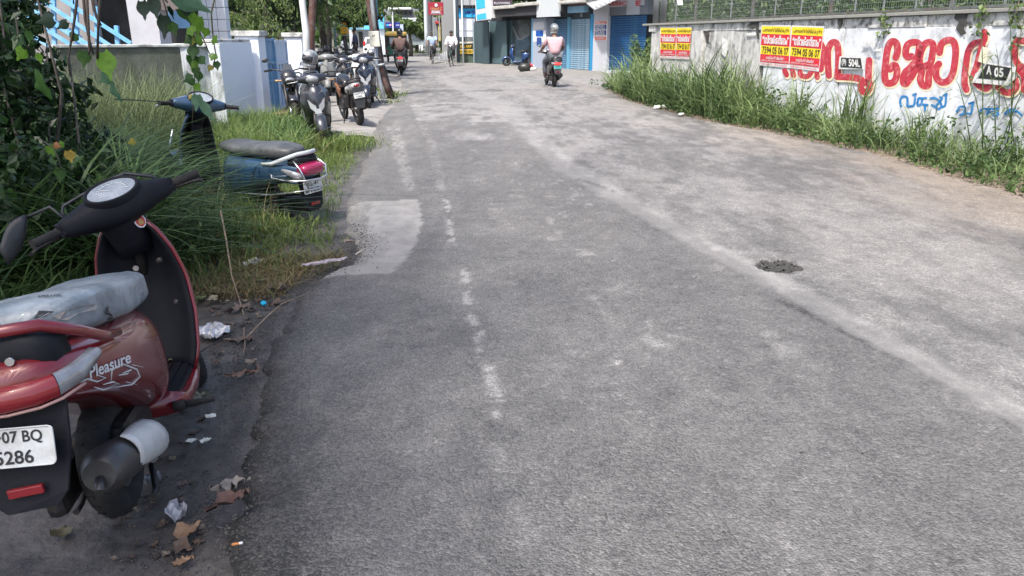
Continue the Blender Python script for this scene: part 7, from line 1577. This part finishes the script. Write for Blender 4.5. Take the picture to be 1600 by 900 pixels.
for a in ((76, 228, 20, 18, -20, 'lime', .2), (84, 226, 12, 12, -70, 'org', .2), (94, 226, 12, 8, -110, 'lime', .2), (106, 236, 20, 20, -10, 'gold', .15), (92, 262, 20, 26, 5, 'mid', .15), (22, 300, 20, 20, 60, 'mid', .3), (210, 220, 12, 14, 70, 'yel', .3)): hang_leaf(yl, a[0], a[1], 4.1, a[2], a[3], a[4], a[5], a[6])

# --- tree that shades the near left (behind and left of the photographer)
tree('tall spreading shade tree standing left of the photographer, above the frame', (-9.5, -4.5, 0), 12, (4.6, 5.2, 1.8), (-8.2, -3.0, 10.5), 70, 15000, .24, LF2, .32, name='shade_tree', seed=3)
# --- trees and hedges in view
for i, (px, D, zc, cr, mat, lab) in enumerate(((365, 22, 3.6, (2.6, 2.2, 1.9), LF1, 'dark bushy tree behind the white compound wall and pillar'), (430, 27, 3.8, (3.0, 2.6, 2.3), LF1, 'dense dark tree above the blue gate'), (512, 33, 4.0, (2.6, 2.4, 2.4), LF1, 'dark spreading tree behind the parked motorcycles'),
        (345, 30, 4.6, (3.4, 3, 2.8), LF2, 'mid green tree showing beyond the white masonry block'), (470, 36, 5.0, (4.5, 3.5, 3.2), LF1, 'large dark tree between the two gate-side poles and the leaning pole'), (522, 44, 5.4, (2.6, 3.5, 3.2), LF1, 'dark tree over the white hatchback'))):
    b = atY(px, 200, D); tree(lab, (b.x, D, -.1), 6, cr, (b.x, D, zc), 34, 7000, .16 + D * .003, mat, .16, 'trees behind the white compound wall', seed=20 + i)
# light feathery branches in front of them
def frond_obj(label, base, fr, mat, par_name='branch'):
    P_, T_ = [], []; t = thing('feathery_branch', label, 'branch', base); q0 = V(base)
    for (s, e, sag) in fr:
        s, e = V(s) - q0, V(e) - q0; m = MB(); pts = [s.lerp(e, u) + V((0, 0, sag * math.sin(u * 3.14) )) for u in np.linspace(0, 1, 6)]; m.tube(pts, [.02, .016, .012, .009, .006, .004], 5); m.build('twig', BARK, t)
        for u in np.linspace(.1, 1, 26):
            p = s.lerp(e, u) + V((0, 0, sag * math.sin(u * 3.14)))
            for k in range(14): P_.append(tuple(p + V((random.gauss(0, .10), random.gauss(0, .10), -abs(random.gauss(0, .16)) - .02 * k * 0)))); T_.append(random.uniform(.3, 1))
    tag(leaves('leaflets', np.array(P_), rng.uniform(.05, .12, len(P_)), mat, np.array(T_), t, 1.2, .35), kind='stuff')
A = lambda x, y, D: tuple(atY(x, y, D))
frond_obj('light green feathery branch drooping left of the leaning pole', A(545, -10, 24), [(A(500, -20, 24), A(570, 18, 23.5), .15), (A(520, -15, 24), A(585, 12, 23), .2), (A(510, 0, 24), A(560, 30, 23.5), .1), (A(480, -20, 24), A(530, 36, 23.6), .2), (A(470, 0, 24), A(515, 34, 23.6), .1)], LF3)
frond_obj('pale green feathery branch above the blue gate', A(420, 30, 19.5), [(A(360, -10, 19.5), A(440, 48, 19.2), .35), (A(380, 20, 19.5), A(430, 52, 19), .2), (A(345, -20, 19.5), A(400, 8, 19), .2), (A(350, 20, 19.4), A(395, 45, 19), .15), (A(400, -20, 20), A(455, 15, 19.5), .15)], LF3)
frond_obj('sunlit leafy branch right of the leaning pole top', A(612, -10, 30), [(A(580, -30, 30), A(612, 14, 29.5), .2), (A(600, -20, 30), A(622, 6, 30), .1), (A(560, -30, 30), A(598, 20, 29.5), .1)], LF3)
# hedge behind the mesh fence
spec = []; t = thing('hedge', 'overgrown light and dark green hedge pressing against the back of the mesh fence', 'hedge', WT(8, 0, -1.4)); q0 = V(t.location)
a = a_near
while a < a_far + 1.5:
    for z, r_ in ((.7, .8), (1.7, .75), (2.5, .8)):
        c = WT(a + random.uniform(-.3, .3), z + random.uniform(-.2, .2), -1.15 - random.uniform(0, .6)) - q0; spec.append(((c.x, c.y, c.z), (.6, .7, .6), 190))
    a += .62
p, tn = cloud(spec); tag(leaves('foliage', p, rng.uniform(.07, .15, len(p)), LF2, tn, t, .4, .45), kind='stuff')
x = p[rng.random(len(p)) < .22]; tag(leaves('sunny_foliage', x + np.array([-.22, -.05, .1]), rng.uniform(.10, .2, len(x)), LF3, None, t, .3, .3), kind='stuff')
m = MB()
for i, px in enumerate((1075, 1200, 1330, 1450, 1580)):
    b = WT(wab(Wp(px, 60))[0], 0, -1.6) - q0; m = MB(); m.tube([b, b + V((.1, 0, 1.4)), b + V((-.1, .2, 2.8))], [.05, .04, .02], 6); m.build('stem', BARK, t)
for i, (px, D, zc, cr, mat, lab) in enumerate(((1100, 34, 5, (3.6, 3, 2.8), LF2, 'tree beyond the far end of the mesh fence'), (1300, 26, 5, (3.6, 3, 2.8), LF2, 'tree behind the fence above the red lettering'), (1520, 18, 4.5, (3, 3, 2.4), LF2, 'tree behind the fence at the right edge'))):
    b = atY(px, 200, D); tree(lab, (b.x + 2.5, D, -.1), 6, cr, (b.x + 2.5, D, zc), 26, 4200, .2, mat, .16, 'trees behind the mesh fence', seed=40 + i)
# distant trees
for i, (px, D, zc, cr, lab) in enumerate(((625, 92, 4.5, (5, 3, 2.6), 'distant tree left of the long white eave'), (650, 84, 3.4, (4, 3, 2.4), 'distant pale tree under the long white eave'), (640, 64, 2.2, (2.4, 2, 1.2), 'low bush behind the oncoming scooter rider'), (690, 80, 5.5, (5, 3, 3.2), 'distant tree behind the maroon signboard'), (655, 95, 8, (9, 4, 4), 'far hazy tree mass beyond the bend'), (735, 78, 6.5, (5, 3, 3.0), 'distant tree above the advert panels'), (585, 90, 6.5, (6, 3, 4), 'far tree behind the blue panels'))):
    b = atY(px, 60, D); tree(lab, (b.x, D, -.1), 6, cr, (b.x, D, zc), 26, 3800, .34, LF3 if i in (1, 2, 3) else LF2, .2, 'distant trees at the bend', seed=60 + i)
wd_ = []
for i in range(46):
    a = R(-62 + i * 2.9); D = 118 + (i % 3) * 8; wd_.append(((math.sin(a) * D, math.cos(a) * D, 5), (7, 4, 6.5), 420))
p, tn = cloud(wd_); stuffobj(leaves('far_woodland', p, rng.uniform(.6, 1.5, len(p)), LF2, tn, None, .4, .7), 'solid belt of far woodland closing the view behind the houses', 'woodland')

# creepers hanging over the lettered wall
for i, (lab, pts) in enumerate((('small green creeper trailing down the wall beside the red letters', [(1378, 24), (1382, 34), (1386, 44), (1383, 52), (1379, 60)]), ('creeper strand hanging over the wall top right of the dark streak', [(1540, 6), (1536, 24), (1528, 44), (1534, 60)]), ('leafy creeper spilling over the wall top at the right edge', [(1592, 2), (1588, 24), (1596, 48), (1590, 76)]))):
    t = thing('wall_creeper', lab, 'creeper', Wp(*pts[0], .05)); q0 = V(t.location); m = MB(); P_ = [Wp(a, b, .05) - q0 for a, b in pts]; m.tube(P_, [.005] * (len(P_) - 1) + [.002], 5); m.build('stem', _M['vine_stem'], t)
    c = []
    for a, b in zip(P_[:-1], P_[1:]):
        for k in range(14 if i else 9): c.append(tuple(a.lerp(b, random.random()) + V((random.gauss(-.02, .03), random.gauss(0, .06), random.gauss(0, .04)))))
    tag(leaves('leaves', np.array(c), rng.uniform(.04, .09, len(c)), LF3, None, t, .6, .7), kind='stuff')
# ================================================================ litter, leaves, twigs, stones
def flatleaf(label, px, py, z, L_, W_, rot, col, cat='leaf', curl=.25, nm='fallen_leaf', grp=None):
    m = heart(L_ * .72, W_ * 1.3, curl * -.5, 9, .35, stalk=L_ > .11)
    k_ = .035 * L_; m.v = [(x + random.gauss(0, k_), y + random.gauss(0, k_ * .7), z + random.gauss(0, k_ * 1.6)) for x, y, z in m.v]; col = tuple((c * .6 + sum(col) / 3 * .4) * .62 for c in col); me_ = m.mesh(nm, P('leaf_col_%s' % '_'.join(str(round(c, 2)) for c in col), col, .7, var=.35, vs=18, stain=((.08, .05, .03), .6, 22), thr=(.52, .66)))
    o = bpy.data.objects.new(nm, me_); link(o); q = G(px, py, z); o.location = q + V((0, 0, .012)); o.rotation_euler = (random.uniform(-.1, .1), random.uniform(-.15, .15), R(rot))
    return tag(o, label, cat, grp)
YG = (.26, .30, .12); BR = (.20, .11, .06); PB = (.32, .24, .15); OR = (.42, .20, .06); GY = (.34, .27, .08); PK = (.22, .14, .11)
# leaf on the near scooter's floorboard
o = flatleaf('yellow-green leaf lying on the red scooter floorboard', 250, 568, .135, .10, .055, -80, (.30, .34, .14), curl=.1)
for a in (('pale yellow-green leaf with brown spots on the mud below the scooter footrest', 290, 632, -.08, .15, .06, -60, (.34, .36, .20)), ('green leaf beside the scooter apron on the mud', 308, 472, -.08, .12, .08, 20, (.14, .24, .05)),
          ('yellow curled leaf behind the green leaf', 330, 462, -.07, .14, .09, -60, GY), ('cream curled leaf with a long stalk on the mud', 325, 470, -.06, .10, .07, -110, (.42, .36, .20)), ('reddish brown leaf beside the stick', 358, 488, -.07, .17, .05, -75, PK), ('orange-brown narrow leaf on the mud', 366, 590, -.07, .16, .035, -72, (.36, .17, .09)),
          ('small tan leaf at the broken asphalt edge', 388, 572, -.07, .08, .05, -30, PB), ('large dark red-brown dead leaf on the asphalt', 340, 795, .012, .14, .075, -48, (.16, .06, .045)), ('grey-white crumpled leaf above the red-brown one', 345, 765, .012, .13, .05, -70, (.30, .27, .24)),
          ('yellow-orange dead leaf at the bottom of the mud strip', 278, 845, -.07, .11, .06, -40, OR), ('dark brown curled leaf at the bottom of the mud strip', 270, 862, -.07, .09, .06, -90, BR), ('orange leaf tip at the bottom edge of the picture', 272, 888, -.06, .08, .03, -60, OR),
          ('grey-brown dead leaf near the road lip', 425, 455, -.07, .16, .09, -110, PK), ('brown dead leaf just under the grass', 428, 478, -.07, .12, .06, -60, BR), ('pale brown leaf in the grass corner', 408, 408, -.07, .12, .05, -95, PB), ('tan leaf on the concrete patch edge', 538, 381, .0, .10, .05, -80, (.36, .22, .15)),
          ('dull brown leaf by the foil wrapper', 362, 535, -.07, .15, .04, -85, PK), ('yellow leaf fragment under the grass', 372, 432, -.07, .06, .03, 30, GY), ('small yellow-brown leaf in the shade at the lower left', 92, 845, -.09, .08, .05, 10, (.12, .11, .03))): flatleaf(*a)
for i in range(150):
    px, py = random.choice([(random.uniform(330, 440), random.uniform(430, 600)), (random.uniform(180, 330), random.uniform(640, 890)), (random.uniform(330, 430), random.uniform(430, 500))])
    q = G(px, py, -.08)
    if q.x > edgeL(q.y) - .02: continue
    flatleaf('small dead leaf scrap lying on the muddy verge', px, py, -.085, random.uniform(.025, .06), random.uniform(.015, .03), random.uniform(0, 360), random.choice([BR, PB, PK, (.10, .07, .05)]), grp='dead leaf scraps on the mud')
def crumple(label, nm, cat, px, py, z, rx, ry, h, mat, rot=0, n=9):
    m = MB(); rows = []
    for j in range(n + 1):
        rows.append([V(((2 * i / n - 1) * rx * math.sqrt(max(0.02, 1 - (2 * j / n - 1) ** 2)), (2 * j / n - 1) * ry, random.uniform(.0, h))) for i in range(n + 1)])
    m.loft(rows, 0, False, False, False); o = m.build(nm, mat); o.modifiers.new('t', 'SOLIDIFY').thickness = .0015; o.location = G(px, py, z) + V((0, 0, .01)); o.rotation_euler = (0, 0, R(rot)); return tag(o, label, cat)
crumple('crumpled silver foil wrapper on the mud by the scooter apron', 'foil_wrapper', 'wrapper', 334, 522, -.075, .085, .10, .03, P('foil', (.5, .5, .52), .35, .4, var=.3, vs=30), 20)
crumple('small crushed clear plastic cup near the bottom of the mud strip', 'plastic_cup', 'cup', 278, 812, -.075, .035, .04, .05, P('cloudy_plastic', (.38, .38, .42), .25), 10, 6)
crumple('dark crushed plastic bottle base under the exhaust', 'plastic_scrap', 'plastic', 235, 756, -.08, .04, .025, .03, P('grey_plastic', (.12, .13, .15), .3), 10, 6)
for i, (px, py) in enumerate(((330, 655), (300, 694), (322, 693))): crumple(['white paper scrap beside the asphalt lip', 'torn white scrap on the mud strip', 'tiny white scrap next to the torn one'][i], 'paper_scrap', 'paper', px, py, -.07, .022, .014, .012, P('scrap_white', (.6, .62, .58), .7), 20 * i, 5)
crumple('yellow and silver snack packet at the end of the grass', 'snack_packet', 'packet', 398, 418, -.07, .09, .05, .05, P('packet', (.35, .35, .36), .4, .3, stain=((.45, .38, .03), .9, 14)), 50); 
crumple('pale plastic strip along the grass corner', 'plastic_strip', 'plastic', 508, 413, -.02, .16, .025, .02, P('strip_lilac', (.35, .30, .33), .5), 35)
crumple('dirty white litter under the weeds by the wall', 'litter', 'litter', 1031, 170, .0, .14, .06, .07, P('scrap_white', (.6, .62, .58), .7), 10, 6); crumple('flat pale litter on the right verge', 'litter', 'litter', 1064, 180, .0, .12, .05, .03, P('scrap_white', (.6, .62, .58), .7), 60, 6)
m = MB(); m.cyl((0, 0, 0), (0, 0, .012), .016, n=18); m.lathe([(.016, .0), (.0165, .006), (.015, .013)], (0, 0, 0), (0, 0, 1), 18); o = m.build('bottle_cap', P('cap_cyan', (.01, .34, .55), .35)); o.location = G(412, 478, -.07) + V((0, 0, .012)); o.rotation_euler = (.3, .2, 0); tag(o, 'small bright cyan bottle cap near the asphalt lip', 'bottle cap')
m = MB(); m.cyl((0, 0, 0), (.02, .006, 0), .004, n=8, mat=0); m.cyl((.02, .006, 0), (.03, .009, 0), .004, n=8, mat=1); o = m.build('cigarette_butt', [P('butt_orange', (.40, .16, .05), .7), DW]); o.location = G(362, 851, .015); tag(o, 'orange and white cigarette butt on the asphalt', 'cigarette butt')
def twig(label, pts, r, mat, nm='twig'):
    q0 = V(pts[0]); m = MB(); n = len(pts); m.tube([V(p) - q0 for p in pts], [r * (1 - .55 * i / (n - 1)) for i in range(n)], 6); o = m.build(nm, mat); o.location = q0; return tag(o, label, nm)
STK = P('stick_tan', (.22, .17, .12), .8, var=.3, vs=20); DS = P('stick_dark', (.03, .028, .028), .7)
twig('long bent tan stick leaning from the grass down to the mud', [atY(345, 330, G(370, 450, 0).y + .35), atY(353, 372, G(370, 450, 0).y + .22), atY(362, 430, G(370, 460).y + .08), G(373, 465, -.05), G(381, 492, -.06)], .007, STK)
twig('thin tan twig trailing from the mud onto the asphalt', [G(383, 530, -.06), G(400, 512, -.04), G(420, 492, .0), G(440, 475, .02), G(494, 453, .01)], .005, STK)
twig('thin upright twig piece at the asphalt lip', [G(381, 512, -.05), G(383, 540, -.06), G(380, 556, -.07)], .004, STK)
twig('black cable lying across the mud from the front wheel', [G(303, 555, -.06), G(330, 540, -.06), G(360, 520, -.06), G(376, 508, -.05), G(396, 482, -.06)], .004, DS, 'cable')
twig('short brown twig under the grass', [G(375, 618 - 160, -.07), G(405, 448, -.06), G(444, 440, -.05)], .004, STK)
twig('pale stick fragment in the grass corner', [G(556, 397, .01), G(575, 386, .02)], .006, P('stick_pale', (.42, .38, .32), .8))
twig('thin dark twig bridging the grass towards the blue scooter', [atY(180, 155, 5.8), atY(225, 157, 6.2), atY(275, 161, 6.6)], .006, DS)
# loose stones along the broken asphalt edge, pothole rubble
def stones(label, n, fx, fy, s0, s1, zf, mat, nm='gravel'):
    base = np.array([[1, 0, 0], [0, 1, 0], [-1, 0, 0], [0, -1, 0], [0, 0, 1], [0, 0, -1]], float); F = np.array([[0, 1, 4], [1, 2, 4], [2, 3, 4], [3, 0, 4], [1, 0, 5], [2, 1, 5], [3, 2, 5], [0, 3, 5]])
    x, y = fx(n), fy(n) if callable(fy) else None; return x, y
def gravel(label, pts, s0, s1, mat):
    n = len(pts); base = np.array([[1, 0, 0], [0, 1, 0], [-1, 0, 0], [0, -1, 0], [0, 0, .8], [0, 0, -.8]], float); F = np.array([[0, 1, 4], [1, 2, 4], [2, 3, 4], [3, 0, 4], [1, 0, 5], [2, 1, 5], [3, 2, 5], [0, 3, 5]])
    v = base[None] * rng.uniform(.6, 1.3, (n, 6, 1)) * rng.uniform(s0, s1, (n, 1, 1)); a = rng.random(n) * 6.28; c, s = np.cos(a)[:, None], np.sin(a)[:, None]
    v = np.stack([v[..., 0] * c - v[..., 1] * s, v[..., 0] * s + v[..., 1] * c, v[..., 2]], -1) + np.asarray(pts)[:, None]; f = (np.arange(n)[:, None, None] * 6 + F[None]).reshape(-1, 3)
    return stuffobj(npmesh('gravel', v.reshape(-1, 3), f, mat, nper=3), label, 'gravel')
n = 9000; y = rng.uniform(1.0, 6, n); off = np.abs(rng.normal(0, .11, n)) * rng.choice([-1, 1], n, p=[.65, .35]); x = edgeL(y) + off + .0; z = np.where(off > 0.03, .0, -.075)
gravel('loose dark stones along the broken left asphalt edge', np.stack([x, y, z], -1), .0015, .006, P('gravel_dark', (.06, .058, .057), .85, var=.4, vs=40))
n = 260; a = rng.random(n) * 6.28; r_ = .16 * rng.random(n) ** .6; gravel('broken asphalt lumps inside the pothole', np.stack([ph.x + r_ * np.cos(a), ph.y + r_ * np.sin(a), np.full(n, -.035)], -1), .006, .018, P('gravel_black', (.035, .034, .033), .85, var=.4, vs=40))
n = 600; y = rng.uniform(7, 24, n); x = edgeR(y) + rng.normal(.05, .10, n); gravel('grit and straw bits along the right road edge', np.stack([x, y, np.full(n, -.005)], -1), .004, .014, P('grit', (.22, .18, .14), .9, var=.4, vs=30))
n = 40; px = rng.uniform(520, 1500, n); py = rng.uniform(330, 880, n); gravel('tiny stones scattered on the asphalt', [tuple(G(a, b, -.004)) for a, b in zip(px, py)], .003, .007, P('pebble', (.12, .11, .10), .8))
